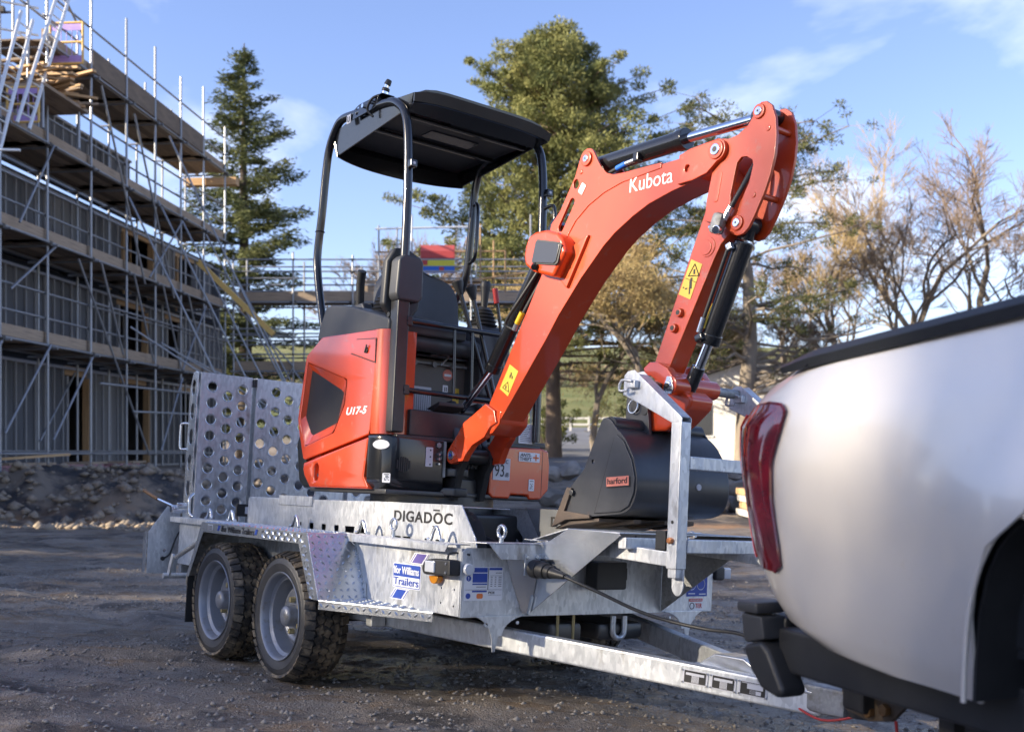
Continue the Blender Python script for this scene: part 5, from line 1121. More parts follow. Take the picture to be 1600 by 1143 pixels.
# floor, seat base
box2(E, 'floor_plate', (-.30, -.40, 1.062), (.085, .42, 1.082), 'black_paint', .006)
box2(E, 'front_toe_board', (.045, -.33, 1.08), (.075, .02, 1.20), 'black_paint', .008)
link('pedal', prism([(.06, 1.20), (.11, 1.225), (.11, 1.245), (.0, 1.215)], 'y', -.20, -.06, .004), 'plastic_dark', E)
sb = box2(E, 'seat_base', (-.55, -.30, 1.08), (-.16, .26, 1.475), 'brown_panel', .012)
sticker(sb, 'instruction_sheet', (-.158, -.225, 1.150), .150, .185, 'grey_sticker', FRONT); rects(sb, 'sheet_lines', (-.158, -.225, 1.150), [(.008 + .012 * k, .012, .010 + .012 * k, .172) for k in range(12)] + [(.004, .150, .146, .153)], 'black_print', FRONT)
sticker(sb, 'yellow_sticker', (-.158, .050, 1.21), .036, .135, 'yellow_sticker', FRONT); text(sb, 'warning_mark', '4', (-.156, .058, 1.29), 'black_print', height=.034, dirs=FRONT)
cyl(sb, 'round_sticker', (-.160, .015, 1.405), (-.1575, .015, 1.405), .028, 'salmon_print', seg=24); rects(sb, 'round_bar', (-.158, -.005, 1.398), [(0, 0, .04, .012)], 'white_print', FRONT)
sticker(sb, 'small_sticker', (-.158, -.010, 1.315), .03, .04, 'white_sticker', FRONT); rects(sb, 'small_mark', (-.158, -.010, 1.315), [(.009, .01, .013, .03), (.018, .01, .022, .03)], 'black_print', FRONT)
sticker(sb, 'red_sticker', (-.158, .130, 1.20), .13, .13, 'red_print', FRONT); sticker(sb, 'red_sticker_panel', (-.1565, .140, 1.215), .11, .07, 'grey_sticker', FRONT)
for z, m_ in ((1.49, 'steel_dark'), (1.455, 'galv_dull')): box2(E, 'seat_slide', (-.52, -.26, z - .012), (-.14, .22, z), m_, .003)
for y in (-.19, -.08, .03): cyl(E, 'slide_bolt', (-.14, y, 1.445), (-.128, y, 1.445), .014, 'galv_dull', seg=10)
tube(E, 'seat_handle', [(-.14, -.10, 1.49), (-.10, -.04, 1.49), (-.10, -.02, 1.49), (-.11, -.06, 1.44)], .006, 'galv_dull', 8, 3)
cyl(E, 'lap_roll', (-.02, -.36, 1.522), (-.02, .085, 1.520), .041, 'plastic', seg=28, bev=.012)
link('seat_cushion', prism([(-.52, 1.50), (-.50, 1.575), (-.18, 1.60), (-.12, 1.575), (-.12, 1.51)], 'y', -.22, .23, .03, 3), 'vinyl', E)
bk = link('seat_back', grid([[Vector((-.46 - .06 * t - .012 * math.cos(u * 2.2), u * .235 * math.sqrt(max(0.02, 1 - (max(0, t - .55) / .46) ** 2.2)) - .0, 1.56 + .42 * t)) for u in [i / 8 - 1 for i in range(17)]] for t in [j / 12 for j in range(13)]], .07), 'vinyl', E)
for s_ in (-1, 1):
    for k in range(3): tube(bk, 'seat_crease', [(-.439 - .06 * t_, s_ * (.06 + .05 * q), 1.70 + .065 * k + .045 * q) for q, t_ in ((0, .33 + .155 * k), (1, .43 + .155 * k), (1.9, .5 + .155 * k))], .007, 'plastic_dark', 8, 3)
# right console, engine cover
tk = link('engine_cover', prism([(-.655, 1.560), (-.64, 1.62), (-.580, 1.722), (-.50, 1.724), (-.31, 1.695), (.03, 1.606), (.045, 1.59), (.040, 1.545), (-.05, 1.552)], 'y', -.445, -.02, .022, 3), 'plastic', E)
for x in (-.62, -.53): cyl(tk, 'cover_knob', (x, -.22, 1.72), (x, -.22, 1.765), .022, 'plastic_dark', bev=.004)
def joystick(c, nm):
    x, y, z = c
    b = link('bellows', lathe([(.060, 0), (.072, .008), (.058, .018), (.066, .027), (.052, .037), (.060, .046), (.046, .056), (.053, .064), (.040, .074), (.044, .080), (.022, .098), (.0001, .10)], (x, y, z), (0, 0, 1), 24, closed=False), 'plastic_dark', E)
    link('grip', lathe([(.014, 0), (.018, .03), (.020, .07), (.026, .105), (.027, .125), (.020, .138), (.0001, .142)], (x, y, z + .09), (.05, 0, 1), 18, closed=False), 'plastic_dark', b)
joystick((-.12, .185, 1.66), 'l'); joystick((-.30, -.27, 1.675), 'r')
link('left_console', prism([(-.20, 1.30), (-.21, 1.62), (-.17, 1.67), (-.06, 1.66), (-.03, 1.60), (-.02, 1.30)], 'y', .115, .295, .02, 3), 'plastic', E)
link('right_console', prism([(-.40, 1.55), (-.40, 1.66), (-.22, 1.675), (-.18, 1.60)], 'y', -.36, -.20, .02, 3), 'plastic', E)
link('arm_rest', prism([(-.55, 1.66), (-.53, 1.73), (-.40, 1.74), (-.36, 1.68)], 'y', -.345, -.29, .012), 'plastic', E)
tube(E, 'seat_belt', [(-.50, -.30, 1.72), (-.47, -.32, 1.84), (-.44, -.33, 1.90)], .022, 'plastic_dark', 8, 3); cyl(E, 'belt_buckle', (-.52, -.30, 1.66), (-.49, -.31, 1.72), .014, 'chrome', seg=10)
for (a, b_) in (((.03, -.065, 1.785), (.07, .115, 1.28)), ((.03, .012, 1.77), (.07, .145, 1.28))):
    l_ = tube(E, 'travel_lever', [a, tuple(Vector(a).lerp(Vector(b_), .5)), b_], .0105, 'black_gloss', 10, 3)
    d_ = (Vector(a) - Vector(b_)).normalized(); cyl(l_, 'lever_knob', Vector(a) - d_ * .02, Vector(a) + d_ * .045, .013, 'plastic_dark', r2=.030, seg=14, bev=.004)
l_ = tube(E, 'blade_lever', [(0, .168, 1.80), (.0, .214, 1.60), (0, .23, 1.45)], .008, 'black_gloss', 8, 3); cyl(l_, 'lever_tip', (0, .160, 1.835), (0, .176, 1.762), .014, 'red_tip', seg=12, bev=.004)
# ---- roll bars and canopy
ra = [(.070, 1.09), (.072, 1.4), (.074, 1.70), (.074, 2.06), (.062, 2.31), (.040, 2.478), (.004, 2.564), (-.055, 2.615), (-.112, 2.640), (-.226, 2.656), (-.446, 2.672), (-.59, 2.682), (-.659, 2.655), (-.727, 2.564), (-.753, 2.429), (-.769, 2.240), (-.795, 2.028), (-.775, 1.902), (-.723, 1.747), (-.66, 1.59)]
rl_ = [(.090, 1.09), (.085, 1.383), (.066, 2.05), (.062, 2.31), (.040, 2.49), (.0, 2.58), (-.054, 2.612), (-.172, 2.630), (-.40, 2.650), (-.59, 2.65), (-.66, 2.62), (-.727, 2.53), (-.753, 2.40), (-.769, 2.24), (-.79, 2.03), (-.80, 1.96), (-.853, 1.80), (-.80, 1.56)]
arL = [(.090, 1.10), (.085, 1.383), (.066, 2.05), (.055, 2.35), (.034, 2.50), (.0, 2.575), (-.054, 2.610), (-.172, 2.625), (-.30, 2.625), (-.42, 2.612), (-.50, 2.575), (-.535, 2.50), (-.551, 2.40), (-.560, 2.244), (-.585, 2.03), (-.637, 1.929), (-.75, 1.85), (-.853, 1.78)]
b1 = tube(E, 'roll_bar', [(x, -.40, z) for x, z in ra], .0205, 'black_gloss', 16, 4); b2 = tube(E, 'roll_bar', [(x, .385, z) for x, z in arL], .0205, 'black_gloss', 16, 4)
for b_, y, zz in ((b1, -.40, 2.30), (b2, .385, 2.33)): box(b_, 'lamp_bracket', (.10, y, zz), (.03, .035, .035), 'black_gloss', .005); cyl(b_, 'bracket_hole', (.113, y, zz), (.1165, y, zz), .007, 'grey_sticker', seg=10)
for b_, pts in ((b1, [(-.763, 2.30), (-.772, 2.215)]),): pass
tube(b1, 'pipe_ring', [(-.782 + .022 * math.cos(R(a)), -.40 + .022 * math.sin(R(a)), 2.14) for a in range(0, 360, 20)], .003, 'plastic_dark', 6, 0, True)
tube(b2, 'grab_handle', [(-.552, .385, 2.39), (-.49, .36, 2.385), (-.462, .355, 2.345), (-.462, .355, 2.15), (-.485, .36, 2.085), (-.575, .385, 2.078)], .010, 'black_gloss', 10, 4)
tube(b2, 'grab_handle', [(.066, .385, 2.255), (.13, .38, 2.26), (.165, .375, 2.235), (.175, .375, 2.10), (.15, .38, 2.0), (.07, .385, 1.985)], .009, 'black_gloss', 10, 4)
zc = 2.0
rowsC = []
for t in [i / 10 for i in range(11)]:
    x = .075 - .83 * t
    w = .392 + .01 * math.sin(math.pi * t)
    zt = 2.655 + .075 * math.sin(math.pi * min(1, t * 1.05 + .06)) - (.05 if t > .95 else 0)
    zt = 2.652 + .060 * math.sin(math.pi * (0.15 + .72 * t))
    row = []
    for u in [i / 12 for i in range(13)]:
        v = u * 2 - 1; y = w * math.copysign(abs(v) ** .85, v); z = zt - .05 * abs(v) ** 6 - (.02 * max(0, t - .8) / .2)
        row.append(Vector((x, y, z)))
    rowsC.append(row)
cn = link('canopy', grid(rowsC, .012), 'black_gloss', E)
# front lip, rear skirt, side skirts
def skirt(name, top, bot, th=.008): return link(name, grid([[Vector(q) for q in top], [Vector(a).lerp(Vector(b), .5) for a, b in zip(top, bot)], [Vector(q) for q in bot]], th), 'black_gloss', cn)
yy = [-.40 + .8 * i / 12 for i in range(13)]
skirt('front_lip', [(.078, y, 2.664 - .03 * abs(y / .4) ** 6) for y in yy], [(.072 - .01 * (1 if abs(y) < .38 else .5), y * .985, 2.618 - .02 * abs(y / .4) ** 4) for y in yy])
skirt('under_lip', [(.066, y * .98, 2.618 - .02 * abs(y / .4) ** 4) for y in yy], [(-.02, y * .93, 2.585) for y in yy])
skirt('rear_skirt', [(-.752 + .05 * (abs(y / .4)) ** 3, y, 2.670 - .04 * abs(y / .4) ** 6) for y in yy], [(-.768 + .10 * (abs(y / .4)) ** 2.5, y * .97, 2.508) for y in yy])
for s_ in (-1, 1):
    skirt('side_skirt_panel', [(.07 - .80 * t, s_ * .398, 2.635 + .02 * math.sin(math.pi * t)) for t in [i / 8 for i in range(9)]], [(.03 - .71 * t, s_ * .382, 2.590 - .075 * t) for t in [i / 8 for i in range(9)]])
ul = plate(cn, 'roof_lining', [(-.70, -.36), (.0, -.36), (.0, .36), (-.70, .36)], 'z', 2.600, .010, 'plastic_dark')
for (a, b_, c_, d_, m_) in ((-.10, -.10, .0, .20, 'lens_dark'), (-.30, -.12, -.20, .16, 'lens_dark'), (-.42, -.30, -.34, -.16, 'plastic'), (-.16, -.30, -.06, -.16, 'plastic')): plate(ul, 'lining_panel', [(a, b_), (c_, b_), (c_, d_), (a, d_)], 'z', 2.593, .006, m_)
for x in (-.08, -.36): box2(cn, 'roof_rib', (x - .012, -.36, 2.575), (x + .012, .36, 2.598), 'black_gloss', .005)
# beacon on the near bar
bb = plate(E, 'beacon_bracket', [(-.46, 2.637), (-.45, 2.684), (-.40, 2.698), (-.22, 2.696), (-.22, 2.672), (-.24, 2.642)], 'y', -.418, .004, 'black_gloss', holes=[slot((-.415, 2.662), (-.412, 2.679), .012)])
for x in (-.345, -.27): cyl(bb, 'bracket_bolt', (x, -.420, 2.675), (x, -.432, 2.675), .011, 'chrome', seg=6)
plate(bb, 'beacon_shelf', [(-.30, -.42), (-.18, -.42), (-.18, -.35), (-.30, -.35)], 'z', 2.696, .004, 'black_gloss')
bs = cyl(bb, 'beacon_stem', (-.215, -.385, 2.697), (-.212, -.383, 2.728), .016, 'chrome', bev=.003); cyl(bb, 'beacon_socket', (-.213, -.384, 2.719), (-.209, -.381, 2.737), .0185, 'plastic_dark', bev=.004); cyl(bb, 'beacon_stem', (-.211, -.382, 2.734), (-.206, -.378, 2.759), .012, 'chrome'); cyl(bb, 'beacon_cap', (-.207, -.379, 2.751), (-.198, -.372, 2.776), .017, 'plastic_dark', r2=.013, bev=.004)
tube(bb, 'beacon_wire', [(-.21, -.40, 2.703), (-.25, -.432, 2.684), (-.29, -.432, 2.642), (-.27, -.41, 2.607)], .006, 'plastic_dark', 8)
sticker(b1, 'bar_sticker', (-.515, -.4215, 2.627), .04, .045, 'grey_sticker'); text(b1, 'bar_mark', 'U', (-.505, -.4235, 2.635), 'black_print', height=.026)
# post sleeve
lp = box2(E, 'post_sleeve', (.030, -.435, 1.088), (.098, -.372, 1.705), 'black_paint', .008)
for z in (1.15, 1.30, 1.49, 1.62): cyl(lp, 'sleeve_bolt', (.02, -.430, z), (.02, -.438, z), .012, 'plastic_dark', seg=10)
link('post_cover', prism([(-.455, 1.700), (-.447, 1.86), (-.42, 1.885), (-.34, 1.885), (-.318, 1.86), (-.315, 1.700), (-.335, 1.675), (-.44, 1.675)], 'x', .035, .112, .012, 3), 'plastic', E)
link('post_guard', prism([(-.47, 1.66), (-.462, 1.86), (-.425, 1.925), (-.36, 1.935), (-.285, 1.90), (-.262, 1.80), (-.285, 1.66), (-.33, 1.60), (-.41, 1.60)], 'x', -.02, .030, .014, 3), 'plastic_dark', E)
# front guard rails
gb = cyl(E, 'guard_rail', (.09, -.385, 1.592), (.09, .150, 1.594), .0125, 'black_gloss', seg=16); cyl(E, 'guard_rail', (.09, -.385, 1.281), (.09, .110, 1.276), .0125, 'black_gloss', seg=16)
for y in (-.122, -.022): cyl(gb, 'guard_bar', (.09, y, 1.59), (.09, y + .012, 1.28), .0075, 'black_gloss', seg=12)
for z in (1.592, 1.281): box(gb, 'rail_clamp', (.085, -.37, z), (.035, .03, .045), 'black_paint', .005)
# ---- front left side
fl = link('front_left_box', prism([(.118, .838), (.118, 1.062), (.420, 1.073), (.470, 1.060), (.482, .99), (.480, .870), (.432, .822), (.36, .818), (.35, .838), (.25, .838), (.24, .818), (.14, .818)], 'x', -.50, .088, .010, 3), 'orange', E)
box2(fl, 'panel_gap', (-.30, .4318, .84), (.0892, .4335, 1.06), 'black_print', .0004)
sticker(fl, 'anti_theft_sticker', (.0905, .285, 1.002), .128, .045, 'white_sticker', FRONT); text(fl, 'anti_theft', 'ANTI-', (.092, .292, 1.026), 'black_print', width=.068, height=.016, dirs=FRONT, bold=.001, shear=.2); text(fl, 'anti_theft', 'THEFT', (.092, .290, 1.007), 'black_print', width=.074, height=.016, dirs=FRONT, bold=.001)
rects(fl, 'anti_theft_cross', (.0905, .285, 1.002), [(.086, .018, .122, .026), (.100, .007, .108, .038)], 'orange_print', FRONT)
sticker(fl, 'noise_sticker', (.0905, .135, .905), .100, .105, 'grey_sticker', FRONT); text(fl, 'noise_value', '93', (.092, .145, .922), 'black_print', width=.055, height=.058, dirs=FRONT); text(fl, 'noise_unit', 'dB', (.092, .206, .922), 'black_print', width=.022, height=.020, dirs=FRONT); text(fl, 'noise_mark', 'c', (.092, .206, .985), 'black_print', width=.016, height=.018, dirs=FRONT)
sticker(fl, 'code_sticker', (.0905, .352, .862), .034, .056, 'white_sticker', FRONT); rects(fl, 'code_marks', (.0905, .352, .862), [(.008 + .006 * (k % 3), .008 + .006 * (k // 3), .012 + .006 * (k % 3), .012 + .006 * (k // 3)) for k in (0, 2, 3, 4, 7, 8, 10, 12, 14)] + [(.006, .046, .028, .049)], 'black_print', FRONT)
link('left_step', prism([(.12, 1.072), (.13, 1.18), (.355, 1.18), (.40, 1.10), (.462, 1.10), (.468, 1.072)], 'x', -.25, .070, .008), 'black_paint', E)
sticker(E, 'notice_sticker', (.072, .292, 1.09), .085, .095, 'white_sticker', FRONT); rects(E, 'notice_lines', (.072, .292, 1.09), [(.008, .010 + .009 * k, .008 + .066 * random.uniform(.6, 1), .012 + .009 * k) for k in range(9)], 'black_print', FRONT)
# ---- swing bracket
for y in (-.075, .075):
    plate(E, 'swing_bracket_side', [(-.02, 1.255), (.035, 1.262), (.06, 1.235), (.07, 1.15), (.10, 1.06), (.155, 1.035), (.178, 1.00), (.165, .965), (.135, .93), (.095, .80), (-.02, .795), (-.05, .84), (-.06, 1.08)], 'y', y, .034, 'black_paint', bev=.006)
box2(E, 'swing_bracket_body', (-.10, -.085, .80), (.045, .085, 1.16), 'black_paint', .02); box2(E, 'swing_bracket_web', (.02, -.06, .80), (.075, .06, .90), 'black_paint', .01)
cyl(E, 'bracket_pin', (.128, -.075, 1.003), (.128, .075, 1.003), .036, 'black_paint', bev=.004)
cyl(E, 'ram_foot_pin', (.005, -.10, 1.215), (.005, .10, 1.215), .034, 'black_paint', bev=.006); cyl(E, 'ram_foot_cap', (.005, -.093, 1.215), (.005, -.106, 1.215), .019, 'galv_dull', bev=.003)
for z in (.925, .835): link('swing_lug', prism([(-.16, -.24), (-.06, -.24), (.12, -.10), (.13, -.03), (-.16, -.02)], 'z', z - .02, z + .02, .008), 'black_paint', E)
cyl(E, 'king_pin', (-.09, -.195, .80), (-.09, -.195, .955), .034, 'steel_dark', bev=.005); cyl(E, 'king_pin_bolt', (-.06, -.19, .95), (-.06, -.19, .975), .014, 'galv_bright', seg=6)
tube(E, 'safety_ring', ring_pts((.02, -.255, .872), (1, 0, 0), (0, .2, 1), .022, 18), .003, 'galv_bright', 6, 0, True)
for k in range(4): tube(E, 'hydraulic_hose', [(-.03, -.06 + .03 * k, 1.20), (.06, -.05 + .03 * k, 1.10), (.10, -.04 + .028 * k, 1.04), (.09, -.03 + .02 * k, .95)], .012, 'plastic_dark', 8)
# ---- boom
BY0, BY1 = -.085, .045
boxo = [(.340, 1.232), (.678, 1.769), (.76, 1.83), (.828, 1.905), (.889, 1.975), (.966, 2.024), (1.057, 2.058), (1.161, 2.078), (1.258, 2.083), (1.376, 2.086), (1.53, 2.086), (1.56, 2.05), (1.575, 1.99), (1.511, 1.981), (1.430, 1.970), (1.313, 1.946), (1.228, 1.915), (1.129, 1.868), (1.065, 1.826), (.936, 1.716), (.803, 1.580), (.730, 1.490), (.420, 1.145)]
bo = link('boom', prism(boxo, 'y', BY0, BY1, .004, 2, 12), 'orange_satin', E)
ear = [(.676, 1.764), (.732, 1.971), (.788, 2.018), (.874, 2.143)] + [(.946 + .046 * math.cos(R(a)), 2.198 + .046 * math.sin(R(a))) for a in range(160, 10, -15)] + [(1.015, 2.175), (1.035, 2.148), (1.067, 2.118), (1.110, 2.102), (1.180, 2.097), (1.280, 2.094), (1.376, 2.091), (1.376, 2.07), (1.161, 2.06), (1.057, 2.040), (.966, 2.006), (.889, 1.957), (.828, 1.887), (.76, 1.81)]
for y in (BY0 + .002, BY1 - .002):
    pe = plate(bo, 'boom_ear', ear, 'y', y, .012, 'orange_satin', holes=[slot((.882, 2.114), (.884, 2.108), .017), slot((.862, 2.040), (.796, 1.945), .017)], bev=.002)
    o2 = -1 if y < 0 else 1
    for (x, z, r) in ((.948, 2.200, .030),): cyl(pe, 'pin_boss', (x, y, z), (x, y + o2 * .016, z), r, 'orange_satin', bev=.004); cyl(pe, 'pin', (x, y + o2 * .012, z), (x, y + o2 * .020, z), .015, 'chrome', bev=.003); cyl(pe, 'pin_hole', (x, y + o2 * .0195, z), (x, y + o2 * .0208, z), .004, 'black_print', seg=8)
    for (x, z) in ((.912, 2.155), (.772, 1.925)): cyl(pe, 'plug', (x, y, z), (x, y + o2 * .010, z), .010, 'orange_satin', bev=.003)
for y in (BY0 - .004, BY1 + .004):
    o2 = -1 if y < 0 else 1
    nose = [(1.478, 2.092), (1.530, 2.104), (1.614, 2.108)] + [(1.661 + .040 * math.cos(R(a)), 2.070 + .040 * math.sin(R(a))) for a in range(80, -100, -15)] + [(1.617, 1.997), (1.55, 1.985), (1.475, 1.985)]
    pn = plate(bo, 'boom_nose', nose, 'y', y, .018, 'orange_satin', holes=[circ((1.520, 2.035), .013, 14)], bev=.003)
    cyl(pn, 'pin_boss', (1.661, y, 2.070), (1.661, y + o2 * .016, 2.070), .034, 'orange_satin', bev=.004); cyl(pn, 'pin', (1.661, y + o2 * .014, 2.070), (1.661, y + o2 * .020, 2.070), .021, 'chrome', bev=.003); cyl(pn, 'pin_hole', (1.661, y + o2 * .0195, 2.070), (1.661, y + o2 * .0207, 2.070), .010, 'black_print', seg=16)
    foot = [(.420, 1.145), (.375, 1.128), (.342, 1.082), (.274, 1.047), (.235, 1.004), (.218, .976)] + [(.128 + .038 * math.cos(R(a)), 1.003 + .038 * math.sin(R(a))) for a in range(-70, -230, -16)] + [(.116, 1.05), (.159, 1.092), (.210, 1.150), (.273, 1.186), (.340, 1.232), (.40, 1.20)]
    yo = -.112 if y < 0 else .092
    ftm = prism(foot, 'y', yo - .018, yo + .018, .006, 2, 12)
    for v in ftm.vertices:
        f = max(0, min(1, (v.co.x - .20) / .20)); v.co.y += f * f * (3 - 2 * f) * (.030 if y < 0 else -.050)
    ff = link('boom_foot', ftm, 'orange', bo)
    cyl(ff, 'foot_boss', (.128, yo - .02, 1.003), (.128, yo + .02, 1.003), .040, 'orange', bev=.005)
    cyl(ff, 'foot_pin', (.128, yo + o2 * .018, 1.003), (.128, yo + o2 * .026, 1.003), .022, 'chrome', bev=.003); cyl(ff, 'pin_hole', (.128, yo + o2 * .025, 1.003), (.128, yo + o2 * .0272, 1.003), .009, 'blue_print', seg=14)
link('boom_throat', prism([(.36, 1.19), (.44, 1.20), (.43, 1.14), (.38, 1.10), (.34, 1.09)], 'y', -.09, .07, .01), 'orange', bo)
text(bo, 'maker_name', 'Kubota', (1.205, BY0 - .0012, 2.010), 'white_print', width=.232, height=.058, bold=.0002, dirs=((1, 0, -.03), (0, 0, 1)))
bst = plate(bo, 'warning_sticker', [(.483, 1.399), (.546, 1.364), (.480, 1.259), (.416, 1.296)], 'y', BY0 - .0008, .0014, 'yellow_sticker', bev=.0003)
mb = MB(); tri = [(.438, 1.300), (.487, 1.277), (.476, 1.322)]
for a, b_ in zip(tri, tri[1:] + tri[:1]): mb.bar((a[0], BY0 - .002, a[1]), (b_[0], BY0 - .002, b_[1]), .0016)
for (x, z) in ((.463, 1.300), (.497, 1.355), (.505, 1.340), (.490, 1.345)): mb.box((x, BY0 - .002, z), (.008, .001, .014))
link('warning_symbol', mb.mesh(), 'black_print', bst)
sticker(bo, 'small_sticker', (.90, BY0 - .006, 2.075), .030, .042, 'white_sticker', ((.8, 0, -.6), (.6, 0, .8)))
# work lamp housing on the boom
lh = [(.628, 1.837), (.636, 1.885), (.657, 1.923), (.70, 1.935), (.776, 1.930), (.85, 1.905), (.883, 1.874), (.905, 1.82), (.835, 1.725), (.80, 1.735), (.694, 1.765), (.64, 1.80)]
wl = link('lamp_housing', prism(lh, 'y', -.150, -.070, .016, 3, 15), 'orange', bo)
lens = [(.733, 1.888), (.862, 1.858), (.878, 1.845), (.860, 1.785), (.845, 1.776), (.712, 1.800), (.703, 1.812), (.722, 1.880)]
plate(wl, 'lamp_bezel', [(.795 + (x - .795) * 1.12, 1.832 + (z - 1.832) * 1.16) for x, z in lens], 'y', -.1505, .010, 'plastic_dark', bev=.003); plate(wl, 'lamp_lens', lens, 'y', -.1565, .006, 'lens_dark', bev=.002)
cyl(wl, 'lamp_pivot', (.71, -.15, 1.79), (.73, -.168, 1.775), .014, 'black_gloss', bev=.004)
link('lamp_bracket', prism([(.80, 1.74), (.90, 1.86), (.985, 1.885), (.96, 1.84), (.86, 1.68)], 'y', -.10, -.075, .008), 'orange_satin', wl)
# ---- arm
ax = [(1.640, 1.690), (1.430, 1.300), (1.350, 1.300), (1.355, 1.327), (1.540, 1.760), (1.604, 1.905), (1.628, 1.999), (1.66, 2.03), (1.72, 1.95), (1.72, 1.775), (1.670, 1.739)]
ay0, ay1 = -.066, .020
am = link('arm', prism(ax, 'y', ay0, ay1, .004, 2, 12), 'orange_satin', E)
cr = [(1.817, 2.169), (1.824, 2.186), (1.843, 2.198), (1.866, 2.195), (1.889, 2.176), (1.907, 2.130), (1.914, 2.066), (1.910, 2.005), (1.893, 1.937), (1.870, 1.880), (1.834, 1.814), (1.806, 1.771), (1.784, 1.754), (1.757, 1.750), (1.732, 1.760), (1.712, 1.778), (1.69, 1.80), (1.60, 1.83), (1.607, 1.905), (1.628, 1.999), (1.632, 2.04), (1.628, 2.08), (1.642, 2.105), (1.670, 2.112), (1.700, 2.104), (1.740, 2.108), (1.786, 2.130)]
sl2 = [(1.743, 2.009), (1.762, 2.025), (1.786, 2.022), (1.812, 2.005), (1.816, 1.986), (1.801, 1.929), (1.770, 1.875), (1.740, 1.845), (1.722, 1.85), (1.718, 1.90)]
for y in (ay0 - .008, ay1 + .008):
    o2 = -1 if y < 0 else 1
    cp = plate(am, 'crank_plate', cr, 'y', y, .013, 'orange_satin', holes=[sl2] if y < 0 else [], bev=.002)
    for (x, z, r) in ((1.837, 2.166, .026), (1.756, 1.795, .027)):
        cyl(cp, 'pin_boss', (x, y, z), (x, y + o2 * .014, z), r, 'orange_satin', bev=.004); cyl(cp, 'pin', (x, y + o2 * .012, z), (x, y + o2 * .018, z), .0155, 'chrome', bev=.003); cyl(cp, 'pin_hole', (x, y + o2 * .0175, z), (x, y + o2 * .0187, z), .004, 'black_print', seg=8)
    for (x, z) in ((1.878, 2.098), (1.824, 1.880)): cyl(cp, 'plug', (x, y, z), (x, y + o2 * .010, z), .010, 'orange_satin', bev=.003)
for (x, z) in ((1.885, 2.10), (1.836, 1.88)): cyl(am, 'spacer', (x, ay0, z), (x, ay1, z), .011, 'orange_satin')
cyl(am, 'crank_pin', (1.837, ay0, 2.166), (1.837, ay1, 2.166), .025, 'black_gloss')
plate(am, 'arm_groove', slot((1.665, 1.985), (1.650, 1.90), .012), 'y', ay0 - .0150, .002, 'orange_satin')
cyl(am, 'arm_boss', (1.607, ay0, 1.738), (1.607, ay0 - .003, 1.738), .036, 'orange_satin', bev=.0015); cyl(am, 'arm_boss_cap', (1.603, ay0 - .002, 1.735), (1.603, ay0 - .006, 1.735), .026, 'orange_satin', bev=.002)
for (x, z) in ((1.486, 1.514), (1.460, 1.460)): b_ = cyl(am, 'grease_boss', (x, ay0, z), (x, ay0 - .016, z), .018, 'orange_satin', r2=.015, bev=.003); cyl(b_, 'boss_hole', (x, ay0 - .015, z), (x, ay0 - .0172, z), .009, 'black_print', seg=14)
stA = plate(am, 'warning_sticker', [(1.530, 1.705), (1.585, 1.679), (1.532, 1.558), (1.473, 1.584)], 'y', ay0 - .0010, .0014, 'yellow_sticker', bev=.0003)
mb = MB(); tri = [(1.520, 1.645), (1.572, 1.640), (1.550, 1.685)]
for a, b_ in zip(tri, tri[1:] + tri[:1]): mb.bar((a[0], ay0 - .0022, a[1]), (b_[0], ay0 - .0022, b_[1]), .0018)
for (x, z, w, h) in ((1.548, 1.657, .008, .018), (1.532, 1.612, .012, .030), (1.535, 1.632, .010, .010), (1.527, 1.590, .006, .024), (1.510, 1.600, .012, .005), (1.497, 1.606, .007, .004)): mb.box((x, ay0 - .0022, z), (w, .001, h))
for a, b_ in (((1.503, 1.640), (1.560, 1.616)),): mb.bar((a[0], ay0 - .0022, a[1]), (b_[0], ay0 - .0022, b_[1]), .001)
link('warning_symbol', mb.mesh(), 'black_print', stA)
vb = box(am, 'shut_off_valve', (1.690, ay0 - .04, 1.800), (.05, .04, .075), 'galv_dull', .014, rot=20); cyl(vb, 'valve_nut', (1.705, ay0 - .055, 1.772), (1.712, ay0 - .075, 1.768), .016, 'chrome', seg=12, bev=.003); cyl(vb, 'valve_port', (1.655, ay0 - .04, 1.79), (1.67, ay0 - .04, 1.795), .012, 'chrome')
tube(am, 'hydraulic_hose', [(1.716, ay0 - .035, 1.815), (1.745, ay0 - .03, 1.86), (1.775, ay0 - .012, 1.925), (1.790, ay0 + .01, 1.98), (1.792, ay0 + .03, 2.01)], .009, 'plastic_dark', 8); cyl(am, 'hose_fitting', (1.714, ay0 - .036, 1.81), (1.740, ay0 - .032, 1.852), .0115, 'galv_bright', seg=10)
